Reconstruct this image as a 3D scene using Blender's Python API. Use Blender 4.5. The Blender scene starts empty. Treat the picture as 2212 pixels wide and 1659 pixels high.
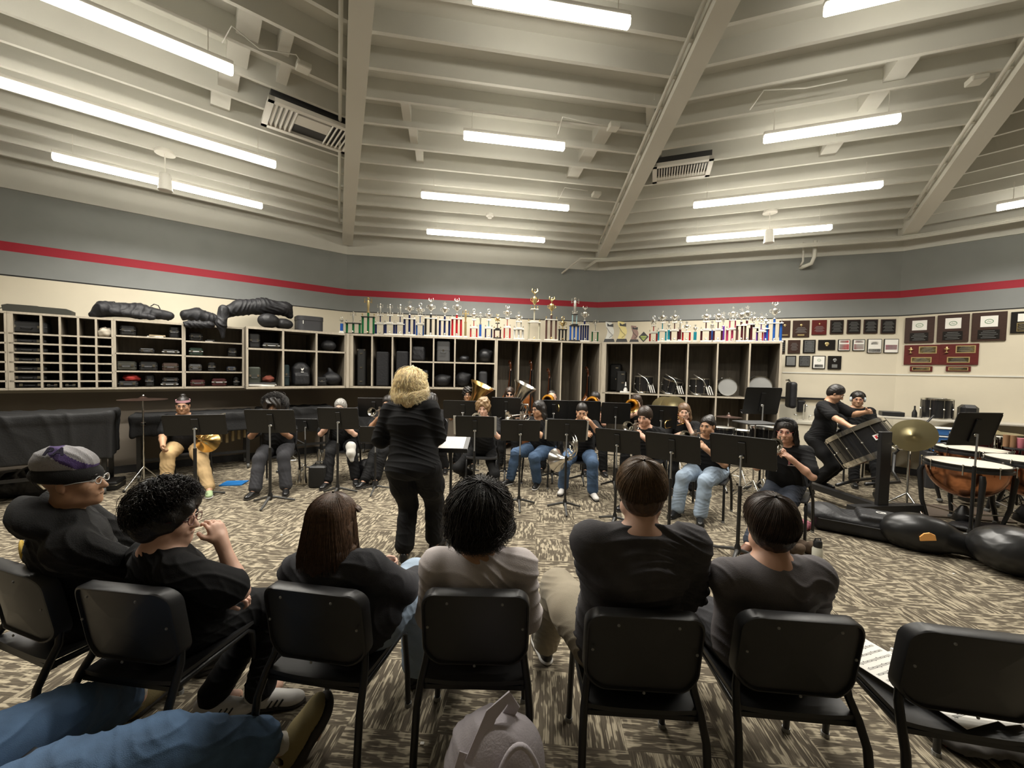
import bpy, bmesh, math, random
import numpy as np
from mathutils import Vector, Matrix
sc = bpy.context.scene
COL = sc.collection
PI = math.pi
def V(*a): return np.array(a, float)
# ---------------------------------------------------------------- camera
CZ, FPX = 1.78, 850.0
_p, _r = math.radians(2.03), math.radians(1.23)
CF = V(0, math.cos(_p), -math.sin(_p))
_u = V(0, math.sin(_p), math.cos(_p)); _x = V(1, 0, 0)
CR = math.cos(_r)*_x + math.sin(_r)*_u
CU = -math.sin(_r)*_x + math.cos(_r)*_u
CP = V(0, 0, CZ)
cd = bpy.data.cameras.new('camera'); cam = bpy.data.objects.new('camera', cd); COL.objects.link(cam)
cd.sensor_width = 36; cd.lens = FPX/2212*36; cd.clip_start = .02; cd.clip_end = 100
cam.matrix_world = Matrix([[CR[i], CU[i], -CF[i], CP[i]] for i in range(3)] + [[0, 0, 0, 1]])
sc.camera = cam
def ray(x, y): return CF*FPX + CR*(x-1106) - CU*(y-829.5)
def at(x, y, z=0.0):
    d = ray(x, y); return CP + d*(z-CZ)/d[2]
def atd(x, y, Y):
    d = ray(x, y); return CP + d*Y/d[1]
# ---------------------------------------------------------------- world, exposure
w = bpy.data.worlds.new('world'); sc.world = w; w.use_nodes = True
w.node_tree.nodes['Background'].inputs[0].default_value = (.9, .95, 1, 1)
w.node_tree.nodes['Background'].inputs[1].default_value = .02
vs = sc.view_settings; vs.view_transform = 'Standard'; vs.look = 'None'; vs.gamma = 1; vs.use_curve_mapping = False
vs.exposure = 0.72
sc.cycles.use_denoising = True
sc.cycles.max_bounces = 7; sc.cycles.diffuse_bounces = 6; sc.cycles.glossy_bounces = 3
sc.cycles.sample_clamp_indirect = 6
LAMP_W = 21.0      # watts per metre of every linear lamp
# ---------------------------------------------------------------- materials
MATS = {}
def mat(name, col, rough=.6, metal=0., spec=.5, bump=0, bscale=60, var=0, vscale=8, emit=0, coat=0, alpha=1, stretch=None):
    if name in MATS: return MATS[name]
    m = bpy.data.materials.new(name); m.use_nodes = True; nt = m.node_tree; b = nt.nodes['Principled BSDF']
    b.inputs['Base Color'].default_value = (*col, 1); b.inputs['Roughness'].default_value = rough
    b.inputs['Metallic'].default_value = metal; b.inputs['Specular IOR Level'].default_value = spec
    b.inputs['Coat Weight'].default_value = coat
    if alpha < 1: b.inputs['Alpha'].default_value = alpha
    if emit:
        b.inputs['Emission Color'].default_value = (*col, 1); b.inputs['Emission Strength'].default_value = emit
    tc = nt.nodes.new('ShaderNodeTexCoord'); mp = nt.nodes.new('ShaderNodeMapping')
    if stretch: mp.inputs['Scale'].default_value = stretch
    nt.links.new(tc.outputs['Object'], mp.inputs['Vector'])
    if var:
        n = nt.nodes.new('ShaderNodeTexNoise'); n.inputs['Scale'].default_value = vscale; n.inputs['Detail'].default_value = 4
        mr = nt.nodes.new('ShaderNodeMapRange'); mr.inputs[1].default_value = .3; mr.inputs[2].default_value = .7
        mr.inputs[3].default_value = 1-var; mr.inputs[4].default_value = 1+var
        mx = nt.nodes.new('ShaderNodeVectorMath'); mx.operation = 'SCALE'; mx.inputs[0].default_value = col
        nt.links.new(mp.outputs[0], n.inputs['Vector']); nt.links.new(n.outputs[0], mr.inputs[0])
        nt.links.new(mr.outputs[0], mx.inputs['Scale']); nt.links.new(mx.outputs[0], b.inputs['Base Color'])
    if bump:
        n = nt.nodes.new('ShaderNodeTexNoise'); n.inputs['Scale'].default_value = bscale; n.inputs['Detail'].default_value = 3
        bp = nt.nodes.new('ShaderNodeBump'); bp.inputs['Strength'].default_value = bump; bp.inputs['Distance'].default_value = .01
        nt.links.new(mp.outputs[0], n.inputs['Vector']); nt.links.new(n.outputs[0], bp.inputs['Height'])
        nt.links.new(bp.outputs[0], b.inputs['Normal'])
    MATS[name] = m; return m
def carpet_mat():
    m = bpy.data.materials.new('carpet'); m.use_nodes = True; nt = m.node_tree; N = nt.nodes; L = nt.links
    b = N['Principled BSDF']; b.inputs['Roughness'].default_value = .95; b.inputs['Specular IOR Level'].default_value = .1
    tc = N.new('ShaderNodeTexCoord'); rot = N.new('ShaderNodeMapping'); rot.inputs['Rotation'].default_value = (0, 0, math.radians(4))
    L.new(tc.outputs['Object'], rot.inputs[0])
    ck = N.new('ShaderNodeTexChecker'); ck.inputs['Scale'].default_value = 1/.457; L.new(rot.outputs[0], ck.inputs[0])
    def noise(scale, det):
        mp = N.new('ShaderNodeMapping'); mp.inputs['Scale'].default_value = scale; L.new(rot.outputs[0], mp.inputs[0])
        n = N.new('ShaderNodeTexNoise'); n.inputs['Scale'].default_value = 1; n.inputs['Detail'].default_value = det; L.new(mp.outputs[0], n.inputs[0]); return n.outputs[0]
    def mth(op, a, b=None, c=None):
        m_ = N.new('ShaderNodeMath'); m_.operation = op
        for i_, q in enumerate((a, b, c)):
            if q is None: continue
            if isinstance(q, (int, float)): m_.inputs[i_].default_value = q
            else: L.new(q, m_.inputs[i_])
        return m_.outputs[0]
    def rng(v, a, b, lo, hi):
        r_ = N.new('ShaderNodeMapRange'); L.new(v, r_.inputs[0])
        for i_, q in enumerate((a, b, lo, hi)): r_.inputs[i_+1].default_value = q
        return r_.outputs[0]
    sp = N.new('ShaderNodeSeparateXYZ'); L.new(rot.outputs[0], sp.inputs[0]); vals = []
    for k, (a_, b_) in enumerate((((34, 8, 1), (150, 5, 1)), ((8, 34, 1), (5, 150, 1)))):
        dash = rng(noise(a_, 1.5), .47, .53, 0, 1); fine = rng(noise(b_, 1), .42, .58, 0, 1); patch = rng(noise((a_[1]*.8, a_[0]*.3, 1), 1), .45, .55, .25, 1)
        v = mth('MULTIPLY', dash, mth('SUBTRACT', 1.0, mth('MULTIPLY', mth('SUBTRACT', 1.0, fine), patch)))
        vals.append(mth('ADD', mth('MULTIPLY', v, .8), mth('MULTIPLY', fine, .2)))
    mx = N.new('ShaderNodeMix'); mx.data_type = 'FLOAT'; L.new(ck.outputs['Fac'], mx.inputs[0]); L.new(vals[0], mx.inputs[2]); L.new(vals[1], mx.inputs[3])
    cr = N.new('ShaderNodeValToRGB'); e = cr.color_ramp.elements
    e[0].position = 0; e[0].color = (.085, .070, .052, 1); e[1].position = 1; e[1].color = (.42, .365, .265, 1)
    q = cr.color_ramp.elements.new(.35); q.color = (.15, .128, .092, 1)
    L.new(mx.outputs[0], cr.inputs[0]); L.new(cr.outputs[0], b.inputs['Base Color'])
    fb = N.new('ShaderNodeTexNoise'); fb.inputs['Scale'].default_value = 400
    L.new(tc.outputs['Object'], fb.inputs[0])
    bp = N.new('ShaderNodeBump'); bp.inputs['Strength'].default_value = .5; bp.inputs['Distance'].default_value = .004
    L.new(fb.outputs[0], bp.inputs['Height']); L.new(bp.outputs[0], b.inputs['Normal'])
    return m
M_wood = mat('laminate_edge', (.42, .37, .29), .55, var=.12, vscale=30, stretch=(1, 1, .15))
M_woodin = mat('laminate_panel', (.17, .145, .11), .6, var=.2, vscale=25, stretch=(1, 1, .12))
M_blk = mat('black_plastic', (.012, .012, .013), .38, bump=.15, bscale=900)
M_blkmetal = mat('black_metal', (.012, .012, .012), .35)
M_case = mat('black_case', (.009, .009, .0085), .5, bump=.2, bscale=300)
M_cloth = mat('black_fabric', (.009, .009, .009), .9, spec=.15, bump=.3, bscale=500)
M_nylon = mat('black_nylon', (.008, .008, .0095), .55, bump=.35, bscale=40)
M_chrome = mat('chrome', (.75, .75, .72), .18, 1)
M_silver = mat('silver_plate', (.75, .72, .66), .2, 1)
M_brass = mat('brass', (.78, .52, .19), .24, 1)
M_white = mat('white_plastic', (.75, .74, .70), .5)
M_paper = mat('paper', (.82, .80, .74), .8)
M_dgrey = mat('dark_grey', (.04, .04, .042), .5)
# ---------------------------------------------------------------- mesh collector
class MB:
    def __init__(s): s.v = []; s.f = []; s.m = []; s.mi = 0
    def add(s, vs, fs):
        o = len(s.v); s.v += [tuple(map(float, q)) for q in vs]; s.f += [tuple(i+o for i in f) for f in fs]; s.m += [s.mi]*len(fs)
        return s
    def box(s, c, h, R=None, bev=0):
        c = np.array(c, float); hx, hy, hz = [k/2 for k in h]
        if bev:
            b = min(bev, hx*.98, hy*.98, hz*.98); pts = []
            for sx in (-1, 1):
                for sy in (-1, 1):
                    for sz in (-1, 1):
                        pts += [(sx*hx, sy*(hy-b), sz*(hz-b)), (sx*(hx-b), sy*hy, sz*(hz-b)), (sx*(hx-b), sy*(hy-b), sz*hz)]
            bm = bmesh.new(); vv = [bm.verts.new(p) for p in pts]; bmesh.ops.convex_hull(bm, input=vv)
            bm.verts.index_update(); P = [np.array(v.co) for v in bm.verts]; F = [[v.index for v in f.verts] for f in bm.faces]; bm.free()
        else:
            P = [V(x, y, z) for x in (-hx, hx) for y in (-hy, hy) for z in (-hz, hz)]
            F = [(0, 1, 3, 2), (4, 6, 7, 5), (0, 4, 5, 1), (2, 3, 7, 6), (0, 2, 6, 4), (1, 5, 7, 3)]
        if R is not None: P = [R @ p for p in P]
        return s.add([p+c for p in P], F)
    def bar(s, a, b, w, h, up=(0, 0, 1)):
        a = np.array(a, float); b = np.array(b, float); d = b-a; L = np.linalg.norm(d); d /= L
        x = np.cross(up, d); x = x/np.linalg.norm(x) if np.linalg.norm(x) > 1e-6 else V(1, 0, 0); u = np.cross(d, x)
        return s.box((a+b)/2, (w, L, h), np.stack([x, d, u], 1))
    def tube(s, pts, r, n=8, caps=True, closed=False):
        pts = [np.array(p, float) for p in pts]; k = len(pts)
        rr = r if hasattr(r, '__len__') else [r]*k
        T = []
        for i in range(k):
            a = pts[i-1] if (i > 0 or closed) else pts[i]; b = pts[(i+1) % k] if (i < k-1 or closed) else pts[i]
            t = b-a; T.append(t/(np.linalg.norm(t)+1e-12))
        u = np.cross(T[0], (0, 0, 1)); 
        if np.linalg.norm(u) < .1: u = np.cross(T[0], (1, 0, 0))
        u /= np.linalg.norm(u); P = []; 
        for i in range(k):
            u = u - T[i]*(u@T[i]); u /= (np.linalg.norm(u)+1e-12); v = np.cross(T[i], u)
            for j in range(n):
                a = 2*PI*j/n; P.append(pts[i] + rr[i]*(math.cos(a)*u + math.sin(a)*v))
        F = [(i*n+j, i*n+(j+1) % n, (i+1)*n+(j+1) % n, (i+1)*n+j) for i in range(k-1) for j in range(n)]
        if closed:
            F += [((k-1)*n+j, (k-1)*n+(j+1) % n, (j+1) % n, j) for j in range(n)]
        elif caps: F += [tuple(range(n))[::-1], tuple((k-1)*n+j for j in range(n))]
        return s.add(P, F)
    def lathe(s, prof, o=(0, 0, 0), ax=(0, 0, 1), n=24, caps=False):
        ax = np.array(ax, float); ax /= np.linalg.norm(ax); u = np.cross(ax, (0, 0, 1))
        if np.linalg.norm(u) < .1: u = V(1, 0, 0)
        u = u/np.linalg.norm(u); v = np.cross(ax, u); o = np.array(o, float); P = []
        for r, h in prof:
            for j in range(n):
                a = 2*PI*j/n; P.append(o+ax*h+r*(math.cos(a)*u+math.sin(a)*v))
        k = len(prof); F = [(i*n+j, i*n+(j+1) % n, (i+1)*n+(j+1) % n, (i+1)*n+j) for i in range(k-1) for j in range(n)]
        if caps: F += [tuple(range(n))[::-1], tuple((k-1)*n+j for j in range(n))]
        return s.add(P, F)
    def cyl(s, a, b, r, n=16): return s.tube([a, b], r, n)
    def ball(s, c, r, n=12, R=None):
        r = r if hasattr(r, '__len__') else (r, r, r); P = []; m = max(4, n//2)
        for i in range(m+1):
            t = PI*i/m
            for j in range(n):
                a = 2*PI*j/n; p = V(r[0]*math.sin(t)*math.cos(a), r[1]*math.sin(t)*math.sin(a), r[2]*math.cos(t))
                P.append((R@p if R is not None else p)+np.array(c))
        return s.add(P, [(i*n+j, (i+1)*n+j, (i+1)*n+(j+1) % n, i*n+(j+1) % n) for i in range(m) for j in range(n)])
    def prism(s, poly, a, b, T=None):
        """poly in 2D (x,z), extruded y a..b"""
        n = len(poly); P = [V(x, a, z) for x, z in poly]+[V(x, b, z) for x, z in poly]
        if T is not None: P = [T(p) for p in P]
        return s.add(P, [tuple(range(n)), tuple(range(n, 2*n))[::-1]]+[(i, i+n, (i+1) % n+n, (i+1) % n) for i in range(n)])
    def build(s, name, mats, parent=None, smooth=False, loc=None):
        me = bpy.data.meshes.new(name); me.from_pydata(s.v, [], s.f)
        mats = mats if isinstance(mats, (list, tuple)) else [mats]
        for m in mats: me.materials.append(m)
        if len(mats) > 1: me.polygons.foreach_set('material_index', s.m)
        bm = bmesh.new(); bm.from_mesh(me); bmesh.ops.remove_doubles(bm, verts=bm.verts, dist=1e-6); bmesh.ops.recalc_face_normals(bm, faces=bm.faces); bm.to_mesh(me); bm.free()
        if smooth:
            me.shade_smooth(); 
            if smooth is not True:
                try: me.set_sharp_from_angle(angle=math.radians(smooth))
                except Exception: pass
        o = bpy.data.objects.new(name, me); COL.objects.link(o)
        if loc is not None: o.location = loc
        if parent is not None: o.parent = parent
        return o
def rotz(a): c, s = math.cos(a), math.sin(a); return np.array([[c, -s, 0], [s, c, 0], [0, 0, 1.]])
def rotx(a): c, s = math.cos(a), math.sin(a); return np.array([[1., 0, 0], [0, c, -s], [0, s, c]])
def roty(a): c, s = math.cos(a), math.sin(a); return np.array([[c, 0, s], [0, 1., 0], [-s, 0, c]])
def rrect(w, h, r, n=5, cx=0, cz=0):
    P = []
    for (sx, sz, a0) in ((1, 1, 0), (-1, 1, 90), (-1, -1, 180), (1, -1, 270)):
        for i in range(n+1):
            a = math.radians(a0+90*i/n); P.append((cx+sx*(w/2-r)+r*math.cos(a), cz+sz*(h/2-r)+r*math.sin(a)))
    return P
def tag(o, label=None, cat=None, group=None, kind=None):
    for k, v in (('label', label), ('category', cat), ('group', group), ('kind', kind)):
        if v: o[k] = v
    return o
def thing(name, label, cat, loc=(0, 0, 0), rz=0, group=None):
    o = bpy.data.objects.new(name, None); COL.objects.link(o); o.empty_display_size = .1
    o.location = tuple(map(float, loc)); o.rotation_euler = (0, 0, rz); return tag(o, label, cat, group)
def dup(root, loc=None, rz=None, label=None, group=None, scale=None):
    r = root.copy(); COL.objects.link(r)
    if loc is not None: r.location = tuple(map(float, loc))
    if rz is not None: r.rotation_euler = (0, 0, rz)
    if scale: r.scale = (scale,)*3 if not hasattr(scale, '__len__') else scale
    if label: r['label'] = label
    if group: r['group'] = group
    for ch in list(root.children):
        c = ch.copy(); COL.objects.link(c); c.parent = r
        for g in list(ch.children):
            d = g.copy(); COL.objects.link(d); d.parent = c
    return r
class Proto:
    """builds a thing once; later calls copy it"""
    def __init__(s, fn): s.fn = fn; s.o = None
    def __call__(s, loc, rz, label, group=None, scale=None):
        if s.o is None:
            s.o = s.fn(); s.o.location = tuple(map(float, loc)); s.o.rotation_euler = (0, 0, rz); s.o['label'] = label
            if group: s.o['group'] = group
            if scale: s.o.scale = (scale,)*3 if not hasattr(scale, '__len__') else scale
            return s.o
        o = dup(s.o, loc, rz, label, group)
        if not group and 'group' in o: del o['group']
        o.scale = (1, 1, 1) if not scale else ((scale,)*3 if not hasattr(scale, '__len__') else scale)
        return o
# ---------------------------------------------------------------- room frame
ZW = 4.145
PW = [at(x, y, ZW)[:2] for x, y in ((0, 404), (750, 550), (1293, 585), (1950, 543), (2212, 506))]
class Wall:
    def __init__(s, a, b):
        s.a = a; s.d = (b-a)/np.linalg.norm(b-a); s.L = np.linalg.norm(b-a); s.n = V(s.d[1], -s.d[0])   # n points into the room
        s.rz = math.atan2(s.d[1], s.d[0])
    def pt(s, u, off=0, z=0): q = s.a+s.d*u+s.n*off; return V(q[0], q[1], z)
    def hit(s, x, y, off=0):
        d = ray(x, y); a = s.a+s.n*off; t = ((a-CP[:2])@s.n)/(d[:2]@s.n); return CP+d*t
    def u(s, x, y, off=0): return float((s.hit(x, y, off)[:2]-s.a)@s.d)
    def uz(s, x, y, off=0): h = s.hit(x, y, off); return float((h[:2]-s.a)@s.d), float(h[2])
    def R(s): return np.stack([V(*s.d, 0), V(*-s.n, 0), V(0, 0, 1)], 1)   # local x along wall, -y into room
WA = Wall(PW[0]-1.2*(PW[1]-PW[0])/np.linalg.norm(PW[1]-PW[0]), PW[1]); WB = Wall(PW[1], PW[2]); WC = Wall(PW[2], PW[3])
_d4 = V(math.cos(math.radians(-48)), math.sin(math.radians(-48))); WD = Wall(PW[3], PW[3]+_d4*4.6)
# ================================================================ ROOM
M_grey = mat('wall_paint_grey', (.245, .255, .25), .9, bump=.05, bscale=200, var=.04, vscale=3)
M_cream = mat('wall_paint_cream', (.66, .60, .47), .85, bump=.04, bscale=200, var=.03, vscale=2)
M_red = mat('stripe_paint_red', (.34, .012, .028), .7)
M_wallshade = mat('wall_paint_shaded', (.27, .23, .185), .85, var=.05, vscale=2)  # pale wall under the cabinets, their shade put into the colour
M_ceil = mat('ceiling_paint', (.66, .655, .61), .85, bump=.05, bscale=120, var=.04, vscale=2)
M_beam = mat('beam_paint', (.68, .67, .61), .7)
M_carp = carpet_mat()
def struct(o): o['kind'] = 'structure'; return o
poly = [tuple(WA.a), tuple(PW[1]), tuple(PW[2]), tuple(PW[3]), tuple(WD.a+WD.d*WD.L), (10.6, -3.5), (6.5, -6.5), (-4.5, -6.5), (-9.0, -2.5)]
mb = MB(); mb.add([(x, y, 0) for x, y in poly]+[(x, y, -.1) for x, y in poly], [tuple(range(9)), tuple(range(9, 18))])
struct(mb.build('floor', M_carp))
ZS0, ZS1, ZG, ZT = 3.285, 3.415, 2.94, 1.85
def wall(name, a, b, detail=True, last=False):
    W = Wall(np.array(a), np.array(b)); R = W.R(); mb = MB(); L = W.L
    def slab(z0, z1, mi, off=0, th=.1):
        mb.mi = mi; c = W.pt(L/2, off-th/2, (z0+z1)/2); mb.box(c, (L+.02, th, z1-z0), R)
    if detail:
        slab(0, 1.30, 3 if name in ('wall_left', 'wall_back') else 1); slab(1.30, ZG, 1); slab(ZG+.02, ZS0, 0); slab(ZS0, ZS1, 2); slab(ZS1, ZW, 0)
        slab(ZG, ZG+.02, 4, -.012)
    else:
        slab(0, ZG, 1); slab(ZG, ZW, 0)
    slab(ZW, 5.2, 5, .02)
    return struct(mb.build(name, [M_grey, M_cream, M_red, M_wallshade, M_dgrey, M_ceil]))
wall('wall_left', poly[0], poly[1]); wall('wall_back', poly[1], poly[2]); wall('wall_back_right', poly[2], poly[3]); wall('wall_right', poly[3], poly[4])
for i, nm in ((4, 'wall_right_front'), (5, 'wall_front_right'), (6, 'wall_front'), (7, 'wall_front_left'), (8, 'wall_left_front')):
    wall(nm, poly[i], poly[(i+1) % 9], detail=False)
# chair rail groove on the right walls, base boards
for k, (W, u0, u1) in enumerate(((WC, WC.u(1690, 805), WC.L), (WD, 0, WD.L))):
    mb = MB(); mb.box(W.pt((u0+u1)/2, .006, ZT), (u1-u0, .012, .022), W.R()); struct(mb.build('trim_%d' % (k+1), M_beam))
for nm, W, u1 in (('left', WA, WA.L), ('back', WB, WB.L), ('back_right', WC, WC.L), ('right', WD, WD.L)):
    mb = MB(); mb.box(W.pt(u1/2, .008, .06), (u1, .016, .12), W.R()); struct(mb.build('baseboard_'+nm, M_dgrey))
# ceiling: deck and joists hung per wedge between the radial beams, slope MS up towards the middle
MS, ZJ, JD = .10, 4.43, .26
def inward(W, p): return float((np.array(p[:2])-W.a)@W.n)
cen = V(1.0, -2.0)
top = MB()
P9 = [np.array(q) for q in poly]
def zdeck(W, p): return ZJ+JD+MS*inward(W, p)
deck = MB(); R0 = 9.4
zc = ZJ+JD+MS*9.6
vs = [(x, y, ZJ+JD) for x, y in poly]+[(cen[0], cen[1], zc)]
deck.add(vs, [(i, (i+1) % 9, 9) for i in range(9)]); deck.add([(x, y, z+.05) for x, y, z in vs], [(i, (i+1) % 9, 9) for i in range(9)])
struct(deck.build('ceiling', M_ceil))
BD = [V(.405, -.914), V(-.040, -.999), V(-.55, -.835)]      # plan direction of the three beams in view
def beamline(k, t): return PW[k+1]+BD[k]*t
def isect(p, d, q, e):
    A = np.array([[d[0], -e[0]], [d[1], -e[1]]]); s = np.linalg.solve(A, np.array(q)-np.array(p)); return p+d*s[0]
M_joist = M_ceil
for wi, (W, bl, br) in enumerate(((WA, None, 0), (WB, 0, 1), (WC, 1, 2), (WD, 2, None))):
    for j in range(15):
        dd = .40+.41*j
        if dd > 6.0: break
        p = W.a+W.n*dd
        e0 = isect(p, W.d, PW[bl+1], BD[bl]) if bl is not None else p+W.d*max(0, .45*dd)
        e1 = isect(p, W.d, PW[br+1], BD[br]) if br is not None else p+W.d*(W.L-.45*dd)
        if (e1-e0)@W.d < .3: break
        z = ZJ+MS*dd+JD/2
        mb = MB(); mb.bar((*e0, z), (*e1, z), .042, JD+.03)
        tag(mb.build('ceiling_joist', M_joist), 'grey painted joists running across the sloped ceiling', 'joist', 'ceiling joists', 'structure')
# solid blocking pieces between some joists
random.seed(4)
for wi, (W, us) in enumerate(((WA, (4.4, 3.2)), (WB, (2.0, 3.7)), (WC, (1.6, 3.1)))):
    for k, u in enumerate(us):
        for j in (6, 7, 8, 9) if wi != 1 else (6, 7, 8):
            d0 = .40+.41*j; mb = MB(); a = W.pt(u+.1*j*(k-.5), d0, ZJ+MS*d0+JD/2+.03); b = W.pt(u+.1*j*(k-.5), d0+.41, ZJ+MS*(d0+.4)+JD/2+.03)
            mb.bar(a, b, .10+.08*k, JD-.04); tag(mb.build('joist_blocking', M_joist), 'flat grey blocking board between ceiling joists', 'blocking', 'blocking boards between the ceiling joists', 'structure')
for k in range(3):
    mb = MB(); q0 = beamline(k, .10); q1 = beamline(k, 7.5); z0 = ZJ-.12
    mb.bar((*q0, z0+.22), (*q1, z0+.22+MS*7.4), .20, .44)
    o = struct(mb.build('ceiling_beam', M_beam))
# ================================================================ LINEAR LAMPS
M_lamp = mat('lamp_diffuser', (1, .94, .80), .5, emit=9)
M_lampb = mat('lamp_housing', (.75, .73, .68), .45)
def onroof(W, x, y, drop):
    d = ray(x, y); dn = d[:2]@W.n; c0 = (CP[:2]-W.a)@W.n; s = (ZJ-drop-CZ+MS*c0)/(d[2]-MS*dn); return CP+d*s
lampdef = [(WA, 85, 0, 505, 155, 'long ceiling lamp at the upper left corner of the room', -1.15), (WA, 0, 188, 597, 360, 'long ceiling lamp, middle one of the three on the left', -.25), (WA, 112, 343, 567, 450, 'linear ceiling lamp on the left nearest the left wall, behind the hanging cylinder', 0),
 (WB, 1020, 5, 1362, 55, 'short bright ceiling lamp nearest overhead in the middle bay', 0), (WB, 1001, 300, 1220, 322, 'short ceiling lamp in the middle bay, second from overhead', 0), (WB, 910, 427, 1229, 453, 'long ceiling lamp in the middle bay, third from overhead', 0), (WB, 922, 505, 1177, 522, 'long ceiling lamp in the middle bay closest to the trophy wall', 0),
 (WC, 1780, 30, 1900, 3, 'bright ceiling lamp cut by the top edge at the right', 1.0), (WC, 1650, 305, 1942, 265, 'short ceiling lamp in the right bay beyond the wall vent', 0), (WC, 1498, 447, 1905, 405, 'long ceiling lamp in the right bay above the hanging cylinder', 0), (WC, 1483, 521, 1797, 495, 'long ceiling lamp in the right bay closest to the wall, behind the hanging cylinder', 0),
 (WD, 2152, 455, 2212, 443, 'ceiling lamp cut by the right edge of the view', 1.6)]
lamps = []
for W, x0, y0, x1, y1, lab, ext in lampdef:
    a = onroof(W, x0, y0, .33); b = onroof(W, x1, y1, .33); m = (inward(W, a)+inward(W, b))/2
    ua = float((a[:2]-W.a)@W.d); ub = float((b[:2]-W.a)@W.d)
    if ext < 0: ua += ext
    if ext > 0: ub += ext
    L = ub-ua; z = (a[2]+b[2])/2; c = W.pt((ua+ub)/2, m, z)
    t = thing('ceiling_lamp', 'white '+lab, 'ceiling lamp', c, W.rz, 'linear lamps hung under the ceiling')
    mb = MB(); mb.box((0, 0, .090), (L, .058, .04), bev=.004); mb.build('lamp_housing', M_lampb, t)
    mb = MB(); mb.box((0, 0, .03), (L-.004, .070, .08), bev=.012); mb.build('lamp_diffuser', M_lamp, t)
    for k, sx in enumerate((-1, 1)):
        mb = MB(); mb.cyl((sx*L*.42, 0, .11), (sx*L*.42, 0, .36), .004, 6); mb.build('hanging_rod', M_lampb, t)
    ld = bpy.data.lights.new('lamp_light', 'AREA'); ld.shape = 'RECTANGLE'; ld.size = L; ld.size_y = .07; ld.energy = LAMP_W*L; ld.color = (1, .955, .875); ld.spread = math.radians(138)
    lo = bpy.data.objects.new('lamp_light', ld); COL.objects.link(lo); lo.parent = t; lo.location = (0, 0, -.02)
    lamps.append(t)
# ================================================================ CEILING FITTINGS
def vent(name, lab, W, px, py, su, sn, long):
    c = onroof(W, px, py, .06); t = thing(name, lab, 'air vent', c, W.rz)
    mb = MB()
    for s in (-1, 1):
        mb.box((0, s*(sn/2-.03), 0), (su, .06, .05)); mb.box((s*(su/2-.03), 0, 0), (.06, sn, .05))
    mb.build('frame', M_lampb, t)
    mb = MB(); mb.box((0, 0, .06), (su-.05, sn-.05, .1)); mb.build('duct_box', M_dgrey, t)
    if long:
        for s in (-1, 1):
            for k in range(5):
                mb = MB(); mb.box((s*(su/2-.09-.05*k), 0, -.002), (.016, sn-.12, .04), roty(s*.6)); mb.build('slat', M_lampb, t)
        mb = MB(); mb.box((0, -.09, .0), (su-.62, sn/2-.1, .03)); mb.build('damper_plate', M_lampb, t)
    else:
        for k in range(18):
            mb = MB(); mb.box((-su/2+.09+k*(su-.18)/17, 0, -.002), (.014, sn-.2, .04)); mb.build('slat', M_lampb, t)
        mb = MB(); mb.box((0, sn/2-.1, 0), (su-.1, .12, .03)); mb.build('damper_plate', M_ceil, t)
    return t
vent('air_vent', 'large square grey ceiling vent with louvres at both ends beside the left beam', WA, 672, 276, .98, .62, True)
vent('air_vent', 'grey ceiling vent grille with a row of upright slats in the right bay', WC, 1472, 368, .78, .52, False)
def hanging_speaker(W, px, py, lab, zt):
    c = atd(px, py, 0.01+np.linalg.norm(zt)) if False else None
for W, pb, pt, lab in ((WA, (357, 395), (357, 330), 'small white cylinder hanging from the ceiling at the left, in front of a long lamp'), (WC, (1661, 512), (1661, 458), 'small white cylinder hanging from the ceiling at the right, in front of a long lamp')):
    top_ = onroof(W, pt[0], pt[1], .02); q = atd(pb[0], pb[1], top_[1])
    t = thing('pendant_speaker', lab, 'pendant', q)
    mb = MB(); mb.lathe([(.0, .12), (.055, .12), (.062, .10), (.08, -.10), (.075, -.105), (0, -.105)], n=20); mb.build('housing', M_white, t, smooth=40)
    mb = MB(); mb.cyl((0, 0, .12), (0, 0, top_[2]-q[2]), .008, 8); mb.build('rod', M_lampb, t)
    mb = MB(); mb.lathe([(0, 0), (.11, 0), (.11, .02), (.09, .05), (0, .05)], (0, 0, top_[2]-q[2]-.02), n=18); mb.build('ceiling_rose', M_lampb, t, smooth=40)
def pipe(pts, r, lab, name='conduit_pipe', cat='pipe', m=None):
    mb = MB(); mb.tube(pts, r, 8); return tag(mb.build(name, m or M_beam, None, smooth=True), lab, cat)
def along(W, u0, u1, off, z): return [W.pt(u0, off, z), W.pt(u1, off, z)]
k2 = WB.L-.75
for i in range(3):
    z = 4.32-.035*i; o1 = .32+.05*i
    pts = [WB.pt(WB.L-(.9 if i == 0 else .35), .03, z-.30 if i == 0 else z-.12), WB.pt(WB.L-(.55 if i == 0 else .2), o1*.9, z), WC.pt(.25, o1, z), WC.pt(WC.L-.25, o1, z), WD.pt(.3, o1, z), WD.pt(3.6, o1, z+.02)]
    pipe(pts, .022 if i < 2 else .015, ('upper', 'middle', 'lower')[i]+' painted pipe of three running under the ceiling edge at the right')
q, zz = WC.uz(1742, 575)
pipe([WC.pt(q+.05, .25, ZW+.25), WC.pt(q+.05, .25, ZW-.05), WC.pt(q+.02, .2, ZW-.17), WC.pt(q-.08, .08, ZW-.2), WC.pt(q-.1, -.02, ZW-.2)], .035, 'white elbow pipe bending down into the right wall')
pipe([WC.pt(q-.12, .2, ZW+.25), WC.pt(q-.12, .2, ZW-.12), WC.pt(q-.12, .05, ZW-.18)], .018, 'thin white pipe beside the elbow pipe at the right wall')
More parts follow.
